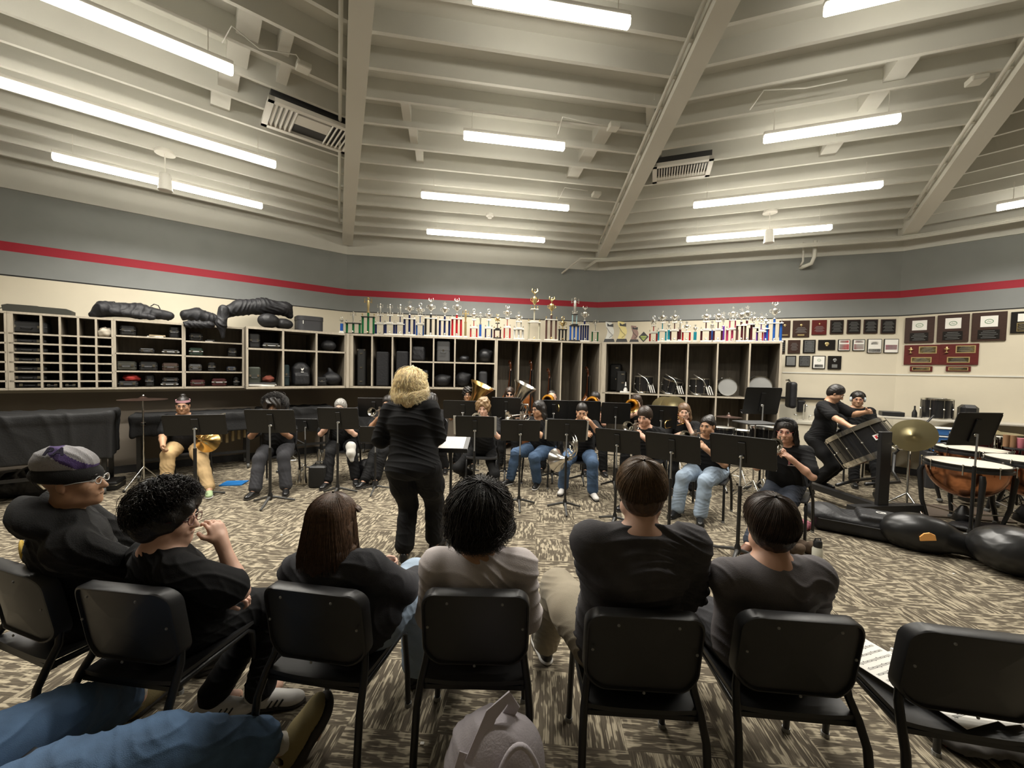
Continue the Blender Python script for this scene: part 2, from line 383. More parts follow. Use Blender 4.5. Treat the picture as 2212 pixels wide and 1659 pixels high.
for k, s, lab in ((0, -1, 'thin conduit running along the left side of the left ceiling beam'), (1, -1, 'thin conduit running along the left side of the middle ceiling beam'), (2, -1, 'thin conduit running along the left side of the right ceiling beam')):
    nrm = V(-BD[k][1], BD[k][0])*s*.16*(1 if k == 0 else 1)
    if nrm[0] > 0: nrm = -nrm
    a = beamline(k, .9)+nrm; b = beamline(k, 6.6)+nrm
    pipe([(*a, ZJ-.02+MS*.75), (*b, ZJ-.02+MS*6.3)], .02, lab)
for W, px, py, lab in ((WB, 1058, 466, 'round white smoke detector under the middle bay joists'), (WC, 1425, 290, 'round white detector on the face of the middle ceiling beam')):
    c = onroof(W, px, py, .03); mb = MB(); mb.lathe([(0, -.045), (.035, -.045), (.045, -.02), (.07, -.01), (.07, .03), (0, .03)], n=18)
    tag(mb.build('smoke_detector', M_white, None, smooth=40, loc=c), lab, 'detector')
for W, pts, lab in ((WA, ((480, 92), (500, 55), (560, 105), (640, 118), (665, 160)), 'white cable looping under the ceiling at the left'), (WC, ((1620, 237), (1650, 195), (1740, 190), (1830, 172)), 'white cable looping under the ceiling at the right'), (WB, ((1205, 290), (1215, 252), (1260, 262), (1310, 272)), 'white lamp cable beside the middle ceiling beam'), (WB, ((1207, 430), (1220, 405), (1270, 412)), 'short white lamp cable over the third lamp of the middle bay')):
    pipe([onroof(W, x, y, .02) for x, y in pts], .006, lab, 'cable', 'cable', M_white)
for W, px, py, lab in ((WB, 1325, 274, 'small junction box beside the middle beam, larger of two'), (WB, 1288, 420, 'small junction box over the third lamp in the middle bay'), (WA, 655, 145, 'junction box under the upper left ceiling'), (WC, 2110, 172, 'junction box under the upper right ceiling')):
    mb = MB(); mb.box((0, 0, 0), (.13, .13, .06), W.R(), bev=.008); tag(mb.build('junction_box', M_beam, None, loc=onroof(W, px, py, .02)), lab, 'junction box')
# ================================================================ STORAGE UNITS
ZC1, ZC0 = 2.42, 1.365
OA, OB = .44, .82           # fronts of the shallow and the deep units, metres off the wall
def unit(lab, W, off, u0, u1, cols, rows, z0=ZC0, z1=ZC1, th=.022, post0=None, post1=None, name='storage_cabinet'):
    """cols: u of dividers; rows: list (per column or one list) of shelf heights"""
    t = thing(name, lab, 'storage cabinet', W.pt(u0, 0, z0), W.rz)
    L = u1-u0; D = off-.02; H = z1-z0
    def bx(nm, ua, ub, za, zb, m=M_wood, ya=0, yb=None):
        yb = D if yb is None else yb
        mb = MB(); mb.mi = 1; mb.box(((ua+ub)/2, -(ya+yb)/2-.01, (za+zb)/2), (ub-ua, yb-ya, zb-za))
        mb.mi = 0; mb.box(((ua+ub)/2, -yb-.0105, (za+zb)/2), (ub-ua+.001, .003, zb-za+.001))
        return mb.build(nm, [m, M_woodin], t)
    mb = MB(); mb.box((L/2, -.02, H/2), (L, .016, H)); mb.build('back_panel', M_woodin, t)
    bx('top_panel', 0, L, H-th*1.3, H); bx('bottom_panel', 0, L, 0, th*1.3)
    bx('side_panel', 0, post0 or th, th, H-th); bx('side_panel', L-(post1 or th), L, th, H-th)
    for c in cols: bx('divider', c-u0-th/2, c-u0+th/2, th, H-th)
    edges = [u0]+list(cols)+[u1]
    for i in range(len(edges)-1):
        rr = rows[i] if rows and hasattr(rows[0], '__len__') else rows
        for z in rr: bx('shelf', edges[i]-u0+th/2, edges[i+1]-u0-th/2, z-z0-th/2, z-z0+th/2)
    return t
uA = lambda x: WA.u(x, 800, OA); uAd = lambda x: WA.u(x, 800, OB); uB = lambda x: WB.u(x, 800, OB); uC = lambda x: WC.u(x, 800, OB)
fr = lambda *f: [ZC1-k*(ZC1-ZC0) for k in f]
r7 = fr(.276, .40, .52, .642, .764, .885)
unit('left cut off unit of small cubby holes at the far left', WA, OA, .05, uA(16), [uA(16)-.42], r7)
unit('grid of many small cubby holes on the left wall', WA, OA, uA(17), uA(246), [uA(90), uA(130.5), uA(170), uA(208.5)], r7, post0=.05)
unit('open shelf unit holding cases beside the small cubby grid', WA, OA, uA(246.5), uA(397), [], fr(.24, .49, .745))
unit('narrower open shelf unit of cases left of the deep corner cabinet', WA, OA, uA(397.5), uA(527), [], fr(.27, .50, .745))
UCA = uAd(748)
unit('deep cabinet of three wide columns reaching the left room corner', WA, OB, uAd(532), UCA, [uAd(612), uAd(684)], fr(.355), th=.03)
u0B = uB(754)
unit('upper cabinet with three tall and four split columns under the first trophies', WB, OB, u0B, uB(1071), [uB(803), uB(847), uB(886.5), uB(936), uB(982), uB(1027)], [[], [], [], fr(.49), fr(.49), fr(.49), fr(.49)], th=.028, post0=.07)
unit('floor to top cabinet of five string bass bays', WB, OB, uB(1071)+.004, uB(1299), [uB(1120), uB(1167), uB(1212), uB(1256)], [], z0=.02, th=.028, post1=.05)
u0C = uC(1300)
unit('tall drum cabinet of six columns at the right end of the trophies', WC, OB, u0C, uC(1688), [uC(1362.5), uC(1424), uC(1485), uC(1549), uC(1618.6)], [ZC0-.03], z0=.02, th=.028, post0=.08, post1=.035)
# small wedge filler panels at the room corners so the fronts meet
for nm, p, q in (('corner_filler', WA.pt(UCA, OB, 0), WB.pt(u0B, OB, 0)), ('corner_filler', WB.pt(uB(1299), OB, 0), WC.pt(u0C, OB, 0))):
    if np.linalg.norm(p-q) > .01:
        mb = MB(); z0 = ZC0 if nm and p[0] < 0 else .02
        mb.bar((p[0], p[1], (z0+ZC1)/2), (q[0], q[1], (z0+ZC1)/2), .03, ZC1-z0)
        tag(mb.build(nm, M_wood), 'narrow wood strip closing the gap between cabinets, '+('left corner' if p[0] < 0 else 'right corner'), 'panel')
# ---------------------------------------------------------------- things in the units
def place(W, off, px, zf, depth=.0, x_off=0):
    """point on a shelf: u by pixel on the front plane, set back by depth"""
    u = WA.u(px, 800, off) if W is WA else W.u(px, 800, off)
    return W.pt(u, off-depth, zf)
random.seed(7)
M_caseb = mat('brown_case', (.05, .03, .022), .45, bump=.2, bscale=200)
M_caseg = mat('grey_case', (.06, .06, .06), .5)
M_caser = mat('maroon_case', (.06, .015, .015), .45)
def mkcase(w, d, h, m=M_case, latches=2, handle=True, trim=None):
    def fn():
        t = thing('instrument_case', 'x', 'case')
        mb = MB(); mb.box((0, 0, h/2), (w, d, h), bev=min(.02, h*.2)); mb.build('shell', m, t)
        mb = MB(); mb.box((0, 0, h*.55), (w+.004, d+.004, .008)); mb.build('rim', trim or M_dgrey, t)
        for k in range(latches):
            mb = MB(); x = (k-(latches-1)/2)*w*.6; mb.box((x, -d/2-.004, h*.55), (.03, .008, .035)); mb.build('latch', M_chrome, t)
        if handle:
            mb = MB(); mb.tube([(-.05, -d/2, h*.45), (-.045, -d/2-.025, h*.45), (.045, -d/2-.025, h*.45), (.05, -d/2, h*.45)], .006, 6); mb.build('handle', M_blk, t)
        return t
    return fn
def case_at(W, off, px, zf, w, h, d, lab, m=M_case, set_back=.06, rz=0, lat=2, group=None, trim=None):
    p = place(W, off, px, zf+.001, set_back+d/2); t = mkcase(w, d, h, m, lat, True, trim)(); t.location = p; t.rotation_euler = (0, 0, W.rz+rz); t['label'] = lab
    return t
zb = ZC0+.03; th = .012
S2 = [zb]+[z+th for z in fr(.745, .49, .24)]; S3 = [zb]+[z+th for z in fr(.745, .50, .27)]; R7 = [zb]+[z+th for z in r7[::-1]]
CA = lambda *a, **k: case_at(WA, OA, *a, **k)
# shelf unit two (px 247..397)
CA(275, S2[0], .22, .09, .3, 'black case lying on the bottom shelf beneath the red bag', lat=2)
CA(322, S2[0], .10, .19, .3, 'upright black case with pale strip on the bottom shelf of the open left unit', m=M_case, lat=1)
CA(366, S2[0], .21, .07, .3, 'flat black case with white edge on the bottom shelf of the open left unit', trim=M_white)
CA(368, S2[0]+.073, .20, .07, .28, 'small black case stacked on the white-edged case')
CA(272, S2[1], .22, .14, .3, 'plain olive black case at the left of the second shelf from below', m=mat('olive_case', (.035, .035, .026), .6))
CA(320, S2[1], .21, .14, .3, 'black case with shiny corner latches in the middle of a left shelf', lat=2)
CA(368, S2[1], .20, .13, .3, 'brown case at the right end of a left shelf', m=M_caseb)
CA(317, S2[2], .17, .08, .3, 'low black case with pale handle on the third shelf from below')
CA(369, S2[2], .21, .07, .3, 'black case with white edge on the third shelf from below, left unit', trim=M_white)
CA(276, S2[3], .17, .15, .3, 'upright black case at the left of the top shelf, left unit')
CA(377, S2[3], .12, .19, .25, 'glossy black cube case with chrome clips on the top shelf, left unit', m=M_blk)
CA(424, S3[3], .17, .14, .3, 'black case on the top shelf under the drooping bag')
CA(424, S3[2], .18, .13, .3, 'dark green case with pale lid on the third shelf of the narrow unit', m=mat('green_case', (.015, .03, .02), .5), trim=M_white)
CA(422, S3[1], .17, .12, .25, 'grey case with pale border on the second shelf of the narrow unit', m=M_caseg, trim=M_chrome)
CA(458, S3[1], .10, .15, .25, 'narrow upright black case on the second shelf of the narrow unit')
CA(501, S3[1], .13, .09, .25, 'dark blue case on the second shelf of the narrow unit', m=mat('navy_case', (.018, .022, .035), .5))
CA(503, S3[2], .12, .16, .25, 'black case with grey clips right on the third shelf of the narrow unit')
CA(427, S3[0], .19, .11, .28, 'maroon case on the bottom shelf of the narrow unit', m=M_caser)
CA(474, S3[0], .20, .13, .28, 'dark red case with bright white border on the bottom shelf', m=M_caser, trim=M_white)
CA(511, S3[0], .07, .16, .28, 'thin upright black case with pale strip at the end of the bottom shelf', lat=1)
# small cubby contents
for px, k, w, h, lab in ((57, 6, .36, .16, 'black case in the wide top cubby'), (57, 5, .34, .05, 'flat black case in the second wide cubby'), (57, 4, .36, .06, 'olive black flat case in the third wide cubby'), (57, 3, .30, .05, 'flat case in the fourth wide cubby'), (57, 2, .34, .06, 'black case in the fifth wide cubby'), (57, 1, .33, .07, 'low case in the sixth wide cubby'), (62, 0, .27, .07, 'black case with chrome corners in the lowest wide cubby'),
    (110, 0, .11, .06, 'small case in the lowest narrow cubby, first column'), (150, 0, .11, .06, 'small case in the lowest narrow cubby, second column')):
    CA(px, R7[k], w, h, .25, lab)
def blob_cloth(name, c, r, m, lab, cat, seed=1, n=20, amp=.25):
    rnd = np.random.RandomState(seed); ph = rnd.rand(6)*6; mb = MB(); P = []; M_ = 12
    for i in range(M_+1):
        t = PI*i/M_
        for j in range(n):
            a = 2*PI*j/n; q = 1+amp*(math.sin(3*a+ph[0]+2*t)*.4+math.sin(5*a+ph[1]-3*t)*.3+math.sin(7*t+ph[2]+2*a)*.3)
            P.append(V(c[0]+r[0]*q*math.sin(t)*math.cos(a), c[1]+r[1]*q*math.sin(t)*math.sin(a), c[2]+max(-r[2]*.8, r[2]*q*math.cos(t))))
    mb.add(P, [(i*n+j, (i+1)*n+j, (i+1)*n+(j+1) % n, i*n+(j+1) % n) for i in range(M_) for j in range(n)])
    return tag(mb.build(name, m, None, smooth=True), lab, cat)
p = place(WA, OA, 226, R7[6]+.065, .12); blob_cloth('crumpled_shirt', p, (.085, .085, .075), mat('cream_cloth', (.5, .45, .36), .9), 'cream crumpled cloth stuffed in the top right cubby', 'cloth', 3)
p = place(WA, OA, 282, S2[0]+.135, .16); blob_cloth('red_bag', p, (.10, .10, .055), mat('red_cloth', (.5, .05, .04), .8), 'bright red soft bag on top of a case on the bottom shelf', 'bag', 5)
def book_stack(W, off, px, zf, n, w, d, lab0, cols, back=.05):
    z = zf
    for i in range(n):
        h = .012+.008*((i*7) % 3); p = place(W, off, px, z+.0005, back+d/2); mb = MB(); mb.box((0, 0, h/2), (w, d, h))
        o = mb.build('book', cols[i % len(cols)], None, loc=p); o.rotation_euler = (0, 0, W.rz+.12*((i*5) % 3-1)); tag(o, lab0 % ('lowest', 'second', 'third', 'fourth')[i], 'book', lab0.split(' ', 2)[2]); z += h+.001
book_stack(WA, OA, 338, S2[3], 2, .19, .22, 'the %s folder of the pale pair on the top shelf, left unit', [M_paper, mat('tan_card', (.35, .28, .18), .8)])
book_stack(WA, OA, 454, S3[3], 2, .10, .2, 'the %s of two grey books on the top shelf, narrow unit', [M_paper, M_caseg])
# deep corner cabinet
CD = lambda *a, **k: case_at(WA, OB, *a, **k)
zm = fr(.355)[0]+.016; z0_ = ZC0+.042
CD(551, zm, .16, .24, .3, 'upright black case with chrome clips top left in the deep corner cabinet', lat=2)
CD(588, zm, .25, .10, .3, 'flat black case with white edge top left in the deep corner cabinet', trim=M_white)
CD(550, z0_, .19, .33, .3, 'tall dark case standing bottom left in the deep corner cabinet', m=mat('green_grey_case', (.03, .035, .025), .6))
CD(620, z0_, .10, .38, .3, 'narrow dark teal case bottom middle in the deep corner cabinet', m=mat('teal_case', (.012, .025, .028), .5), lat=1)
CD(697, z0_, .18, .16, .3, 'small grey black case bottom right in the deep corner cabinet', lat=1)
book_stack(WA, OB, 566, z0_, 3, .42, .3, 'the %s paper bundle at the left of the deep cabinet floor', [M_paper, M_paper, M_caseg])
# ================================================================ BLENDED SURFACES (bodies, clothes, soft things)
class SDF:
    def __init__(s, vox=.008): s.v = vox; s.p = []
    def cap(s, a, b, ra, rb=None, k=.02): s.p.append(('c', np.array(a, float), np.array(b, float), ra, ra if rb is None else rb, k)); return s
    def chain(s, pts, rs, k=.02):
        for i in range(len(pts)-1): s.cap(pts[i], pts[i+1], rs[i], rs[i+1], k)
        return s
    def ell(s, c, r, R=None, k=.02, neg=False): s.p.append(('n' if neg else 'e', np.array(c, float), np.array(r, float), np.eye(3) if R is None else np.array(R), 0, k)); return s
    def box(s, c, h, R=None, rad=.01, k=.02, neg=False): s.p.append(('m' if neg else 'b', np.array(c, float), np.array(h, float)/2, np.eye(3) if R is None else np.array(R), rad, k)); return s
    def bounds(s, q):
        if q[0] == 'c':
            r = max(q[3], q[4]); return np.minimum(q[1], q[2])-r, np.maximum(q[1], q[2])+r
        e = np.abs(q[3]) @ q[2] if q[0] in 'bm' else np.sqrt((q[3]**2) @ (q[2]**2))
        return q[1]-e, q[1]+e
    def mesh(s):
        v = s.v; B = [s.bounds(q) for q in s.p if q[0] in 'ceb']
        lo = np.min([b[0] for b in B], 0)-3*v-.02; hi = np.max([b[1] for b in B], 0)+3*v+.02
        n = np.ceil((hi-lo)/v).astype(int)+1
        D = np.full(n, .3, np.float32); ax = [lo[i]+v*np.arange(n[i]) for i in range(3)]
        for q in s.p:
            k = q[5]; b0, b1 = s.bounds(q); m = k+2.5*v
            i0 = np.clip(np.floor((b0-m-lo)/v).astype(int), 0, n-1); i1 = np.clip(np.ceil((b1+m-lo)/v).astype(int)+1, 1, n)
            sl = tuple(slice(i0[j], i1[j]) for j in range(3))
            X = ax[0][sl[0]][:, None, None]-q[1][0]; Y = ax[1][sl[1]][None, :, None]-q[1][1]; Z = ax[2][sl[2]][None, None, :]-q[1][2]
            if q[0] == 'c':
                d = q[2]-q[1]; L2 = d@d+1e-12; t = np.clip((X*d[0]+Y*d[1]+Z*d[2])/L2, 0, 1)
                r = np.sqrt((X-t*d[0])**2+(Y-t*d[1])**2+(Z-t*d[2])**2)-(q[3]+(q[4]-q[3])*t)
            else:
                R = q[3]; x, y, z = [X*R[0, i]+Y*R[1, i]+Z*R[2, i] for i in range(3)]
                if q[0] in 'en':
                    h = q[2]; k0 = np.sqrt((x/h[0])**2+(y/h[1])**2+(z/h[2])**2); k1 = np.sqrt((x/h[0]**2)**2+(y/h[1]**2)**2+(z/h[2]**2)**2)
                    r = k0*(k0-1)/np.maximum(k1, 1e-6)
                    r = np.where(k0 < .3, -h.min()*.7, r)
                else:
                    h = q[2]-q[4]; a, b, c = np.abs(x)-h[0], np.abs(y)-h[1], np.abs(z)-h[2]
                    r = np.sqrt(np.maximum(a, 0)**2+np.maximum(b, 0)**2+np.maximum(c, 0)**2)+np.minimum(np.maximum(a, np.maximum(b, c)), 0)-q[4]
            S = D[sl]
            if q[0] in 'nm':
                r = -r; h_ = np.maximum(k-np.abs(S-r), 0)/k; D[sl] = np.maximum(S, r)+h_*h_*k*.25
            else:
                h_ = np.maximum(k-np.abs(S-r), 0)/k; D[sl] = np.minimum(S, r)-h_*h_*k*.25
        return nets(D, lo, v)
def nets(D, lo, v):
    n = np.array(D.shape); I = D < 0
    A = np.zeros(n-1, bool); 
    c = [I[i:n[0]-1+i, j:n[1]-1+j, k:n[2]-1+k] for i in (0, 1) for j in (0, 1) for k in (0, 1)]
    s = np.zeros(n-1, np.uint8)
    for q in c: s += q
    A = (s > 0) & (s < 8); idx = np.argwhere(A); ids = np.full(n-1, -1, np.int32); ids[A] = np.arange(len(idx))
    x, y, z = idx.T; P = np.zeros((len(idx), 3)); C = np.zeros(len(idx))
    cor = [(i, j, k) for i in (0, 1) for j in (0, 1) for k in (0, 1)]
    vals = {q: D[x+q[0], y+q[1], z+q[2]] for q in cor}
    for a in cor:
        for axn in range(3):
            if a[axn] == 0:
                b = list(a); b[axn] = 1; b = tuple(b); va, vb = vals[a], vals[b]; m = (va < 0) != (vb < 0)
                t = np.where(m, va/np.where(m, va-vb, 1), 0); q = np.tile(np.array(a, float), (len(idx), 1)); q[:, axn] += t
                P[m] += q[m]; C += m
    P = (idx+P/C[:, None])*v+lo
    F = []
    for axn in range(3):
        sl0 = [slice(None)]*3; sl1 = [slice(None)]*3; sl0[axn] = slice(0, -1); sl1[axn] = slice(1, None)
        a, b = I[tuple(sl0)], I[tuple(sl1)]; e = np.argwhere(a != b)
        u, w = [(1, 2), (2, 0), (0, 1)][axn]
        ok = (e[:, u] > 0) & (e[:, w] > 0) & (e[:, u] < n[u]-1) & (e[:, w] < n[w]-1); e = e[ok]
        def g(du, dw): q = e.copy(); q[:, u] += du; q[:, w] += dw; return ids[q[:, 0], q[:, 1], q[:, 2]]
        f = np.stack([g(-1, -1), g(0, -1), g(0, 0), g(-1, 0)], 1)
        fl = ~a[e[:, 0], e[:, 1], e[:, 2]]; f[fl] = f[fl][:, ::-1]; F.append(f)
    return P, np.concatenate(F)
def npmesh(name, P, F, mats, parent=None, smooth=True, mi=None, relax=1):
    F = np.asarray(F, np.int32); k = F.shape[1]
    if relax:
        e = np.concatenate([F[:, [i, (i+1) % k]] for i in range(k)])
        for _ in range(relax):
            S = np.zeros_like(P); c = np.zeros(len(P)); np.add.at(c, e[:, 0], 1); np.add.at(c, e[:, 1], 1)
            for j in range(3):
                S[:, j] = np.bincount(e[:, 0], P[e[:, 1], j], len(P))+np.bincount(e[:, 1], P[e[:, 0], j], len(P))
            P = P*.5+S/np.maximum(c, 1)[:, None]*.5
    me = bpy.data.meshes.new(name); me.vertices.add(len(P)); me.vertices.foreach_set('co', P.astype(np.float32).ravel())
    me.loops.add(F.size); me.loops.foreach_set('vertex_index', F.ravel()); me.polygons.add(len(F)); me.polygons.foreach_set('loop_start', np.arange(0, F.size, k, dtype=np.int32))
    if mi is not None: me.polygons.foreach_set('material_index', np.asarray(mi, np.int32))
    me.update(calc_edges=True)
    for m in (mats if isinstance(mats, (list, tuple)) else [mats]): me.materials.append(m)
    if smooth: me.shade_smooth()
    o = bpy.data.objects.new(name, me); COL.objects.link(o)
    if parent is not None: o.parent = parent
    return o
def normals(P, F):
    a = P[F[:, 2]]-P[F[:, 0]]; b = P[F[:, 3]]-P[F[:, 1]]; n = np.cross(a, b); N = np.zeros_like(P)
    for i in range(4):
        for j in range(3): N[:, j] += np.bincount(F[:, i], n[:, j], len(P))
    return N/(np.linalg.norm(N, axis=1)[:, None]+1e-12)
def folds(P, F, amp, sc_=1., seed=0, dirs=((.3, .2, 1),)):
    """cloth folds: sharp ridges along warped bands"""
    r = np.random.RandomState(seed); d = np.zeros(len(P))
    w1 = np.sin(P@(r.randn(3)*9*sc_)+r.rand()*6)+.6*np.sin(P@(r.randn(3)*17*sc_)+r.rand()*6)
    w2 = np.sin(P@(r.randn(3)*11*sc_)+r.rand()*6)
    for kx, dr in enumerate(dirs):
        dr = np.array(dr, float); dr /= np.linalg.norm(dr)
        s = np.sin(P@dr*(55+13*kx)*sc_+1.7*w1+1.2*w2+kx); env = .5+.5*np.sin(P@(r.randn(3)*7*sc_)+r.rand()*6+w1)
        d += (1-np.abs(s))**2*env
    return P+normals(P, F)*(amp*(d-.35))[:, None]
def textobj(name, body, size, m, par, ext=.002):
    cu = bpy.data.curves.new(name, 'FONT'); cu.body = body; cu.size = size; cu.extrude = ext; cu.offset = .002; cu.align_x = 'CENTER'
    tmp = bpy.data.objects.new('tmp', cu); COL.objects.link(tmp); bpy.context.view_layer.update()
    me = bpy.data.meshes.new_from_object(tmp.evaluated_get(bpy.context.evaluated_depsgraph_get())); me.name = name; bpy.data.objects.remove(tmp); bpy.data.curves.remove(cu)
    me.materials.clear(); me.materials.append(m); o = bpy.data.objects.new(name, me); COL.objects.link(o); o.parent = par; return o
def skinpat(name, **k): return mat(name, **k)
def ik(a, c, l1, l2, pole):
    a, c = np.array(a, float), np.array(c, float); d = c-a; L = np.linalg.norm(d); 
    if L > (l1+l2)*.995: f = L/(l1+l2)/.995; l1 *= f; l2 *= f
    u = d/L; t = (l1*l1-l2*l2+L*L)/(2*L); h = math.sqrt(max(l1*l1-t*t, 0)); p = np.array(pole, float); p = p-u*(p@u); p /= np.linalg.norm(p)+1e-9
    return a+u*t+p*h
def unit_(v): v = np.array(v, float); return v/(np.linalg.norm(v)+1e-12)
SK = dict(light=(.62, .36, .25), fair=(.68, .42, .31), tan=(.46, .26, .155), brown=(.27, .14, .08), dark=(.12, .06, .036), olive=(.50, .30, .19))
HC = dict(black=(.014, .011, .009), dbrown=(.032, .019, .012), brown=(.085, .045, .024), lbrown=(.13, .075, .038), blond=(.78, .57, .28), dblond=(.24, .15, .07), grey=(.28, .27, .25))
M_eyew = mat('eye_white', (.75, .72, .68), .3); M_iris = mat('eye_dark', (.015, .01, .008), .2)
def frame(f, up): # columns right, forward, up
    up = unit_(up); f = unit_(np.array(f)-up*(np.array(f)@up)); return np.stack([np.cross(f, up), f, up], 1)
def headprims(S, H, R, s=1., big=1.):
    def p(x, y, z): return H+R@(V(x, y, z)*s)
    e = lambda c, r, k=.02, neg=False: S.ell(p(*c), np.array(r)*s, R, k*s, neg)
    e((0, -.015, .035), (.074, .094, .080)); e((0, .022, -.03), (.060*big, .070, .085), .03); e((0, .040, -.088), (.042*big, .042, .030), .03)
    for sx in (-1, 1):
        e((sx*.040, .055, -.032), (.026*big, .028, .030), .02); e((sx*.058*big, .0, -.07), (.018, .035, .025), .03)
        e((sx*.077, -.008, -.008), (.009, .017, .030), .008)
    S.cap(p(-.03, .080, .020), p(.03, .080, .020), .011*s, None, .015*s)
    for sx in (-1, 1): e((sx*.031, .098, .000), (.017, .014, .011), .010, True)
    S.cap(p(0, .088, .004), p(0, .108, -.034), .008*s, .012*s, .012*s)
    for sx in (-1, 1): e((sx*.011, .098, -.038), (.008, .010, .008), .008)
    S.cap(p(-.018, .083, -.066), p(.018, .083, -.066), .010*s, None, .012*s)
    e((0, .074, -.100), (.020, .018, .018), .02)
def face_parts(par, H, R, hc, lip=(.35, .10, .08), s=1., closed=False):
    for sx in (-1, 1):
        mb = MB(); c = H+R@(V(sx*.031, .078, .001)*s); mb.ball(c, .0125*s, 12, R @ rotx(-PI/2)); 
        n = len(mb.f); o = mb.build('eye', [M_eyew, M_iris], par, smooth=True)
        me = o.data; cen_ = [np.array(q.center) for q in me.polygons]; fd = R@V(0, 1, -.12)
        me.polygons.foreach_set('material_index', [1 if unit_(q-c)@unit_(fd) > .80 else 0 for q in cen_])
        mb = MB(); mb.tube([H+R@(V(sx*x, y, z)*s) for x, y, z in ((.014, .094, .020), (.030, .095, .026), (.048, .083, .021))], [.003*s, .004*s, .002*s], 6); mb.build('eyebrow', hc, par, smooth=True)
        mb = MB(); mb.tube([H+R@(V(sx*x, y, z)*s) for x, y, z in ((.016, .087, .003), (.031, .092, .010), (.046, .082, .003))], .0016*s, 5); mb.build('eyelid', hc, par)
    mb = MB(); mb.ball(H+R@(V(0, .089, -.066)*s), np.array((.021, .0075, .0075))*s, 12, R); mb.build('lips', mat('lips_%.2f' % lip[0], lip, .5), par, smooth=True)
def glasses(par, H, R, col=(.02, .02, .02), rnd=True, dark=False, s=1., name='glasses'):
    m = mat('spectacle_%.2f_%.2f' % (col[0], col[1]), col, .3); mb = MB()
    for sx in (-1, 1):
        pts = [H+R@(V(sx*.033+.023*math.cos(a), .104-.004*abs(math.cos(a)), .0+(.020 if rnd else .016)*math.sin(a)*1.0)*s) for a in np.linspace(0, 2*PI, 17)[:-1]]
        mb.tube(pts, .0018*s, 6, closed=True); mb.tube([H+R@(V(sx*.056, .10, .004)*s), H+R@(V(sx*.078, .04, .006)*s), H+R@(V(sx*.080, -.01, .0)*s)], .0018*s, 6)
        if dark: mb.add(pts, [tuple(range(16))])
    mb.tube([H+R@(V(-.010, .104, .004)*s), H+R@(V(.010, .104, .004)*s)], .0018*s, 6)
    return mb.build(name, m, par)
def handprims(S, W, h, n, side, curl=.5, s=1., spread=.0):
    """W wrist, h hand direction, n palm normal, side +1 = thumb on +cross side"""
    h = unit_(h); n = unit_(n-h*(np.array(n)@h)); x = np.cross(h, n)*side
    R = np.stack([x, h, n], 1)
    S.ell(W+h*.045*s, V(.040, .052, .016)*s, R, .012); S.cap(W-h*.02, W+h*.02*s, .025*s, .028*s, .02)
    for i, (ox, L) in enumerate(((.030, .070), (.010, .078), (-.010, .073), (-.029, .058))):
        b = W+h*(.083-.004*abs(i-1))*s+x*ox*s; a = 0; q = b; dirx = h+x*(ox*spread*6)
        S.cap(W+h*.045*s+x*ox*.9*s, b, .010*s, .0092*s, .008)
        for j, l in enumerate((.45, .32, .23)):
            a += curl*(.9 if j == 0 else 1.25)*(1+.06*i); dd = unit_(dirx*math.cos(a)+n*math.sin(a)); q2 = q+dd*L*l*s
            S.cap(q, q2, (.0088-.0008*j)*s, (.0082-.0009*j)*s, .004); q = q2
    b = W+h*.025*s+x*.030*s; d1 = unit_(h*.75+x*.75+n*.35); m1 = b+d1*.040*s; d2 = unit_(h*.95+x*.30*(1-curl)+n*(.2+.6*curl)); m2 = m1+d2*.032*s
    S.cap(W+h*.02*s+x*.015*s, b, .016*s, .015*s, .012); S.cap(b, m1, .0135*s, .011*s, .008); S.cap(m1, m2, .0105*s, .009*s, .005)
def hairblob(S, H, R, t=.015, top=.0, back=.0, front=1., s=1.):
    p = lambda x, y, z: H+R@(V(x, y, z)*s)
    S.ell(p(0, -.018, .042+top*.3), V(.074+t, .094+t*.9, .080+t+top)*s, R, .02)
    S.ell(p(0, -.050, -.005), V(.074+t*.9, .058+t, .085+back)*s, R, .03)
def haircut(S, H, R, s=1., low=.0, wide=.066):
    low += .014
    p = lambda x, y, z: H+R@(V(x, y, z)*s)
    S.ell(p(0, .125, -.060+low), V(wide+.006, .096, .106)*s, R, .015, True); S.ell(p(0, .03, -.14), V(.10, .085, .07)*s, R, .015, True)
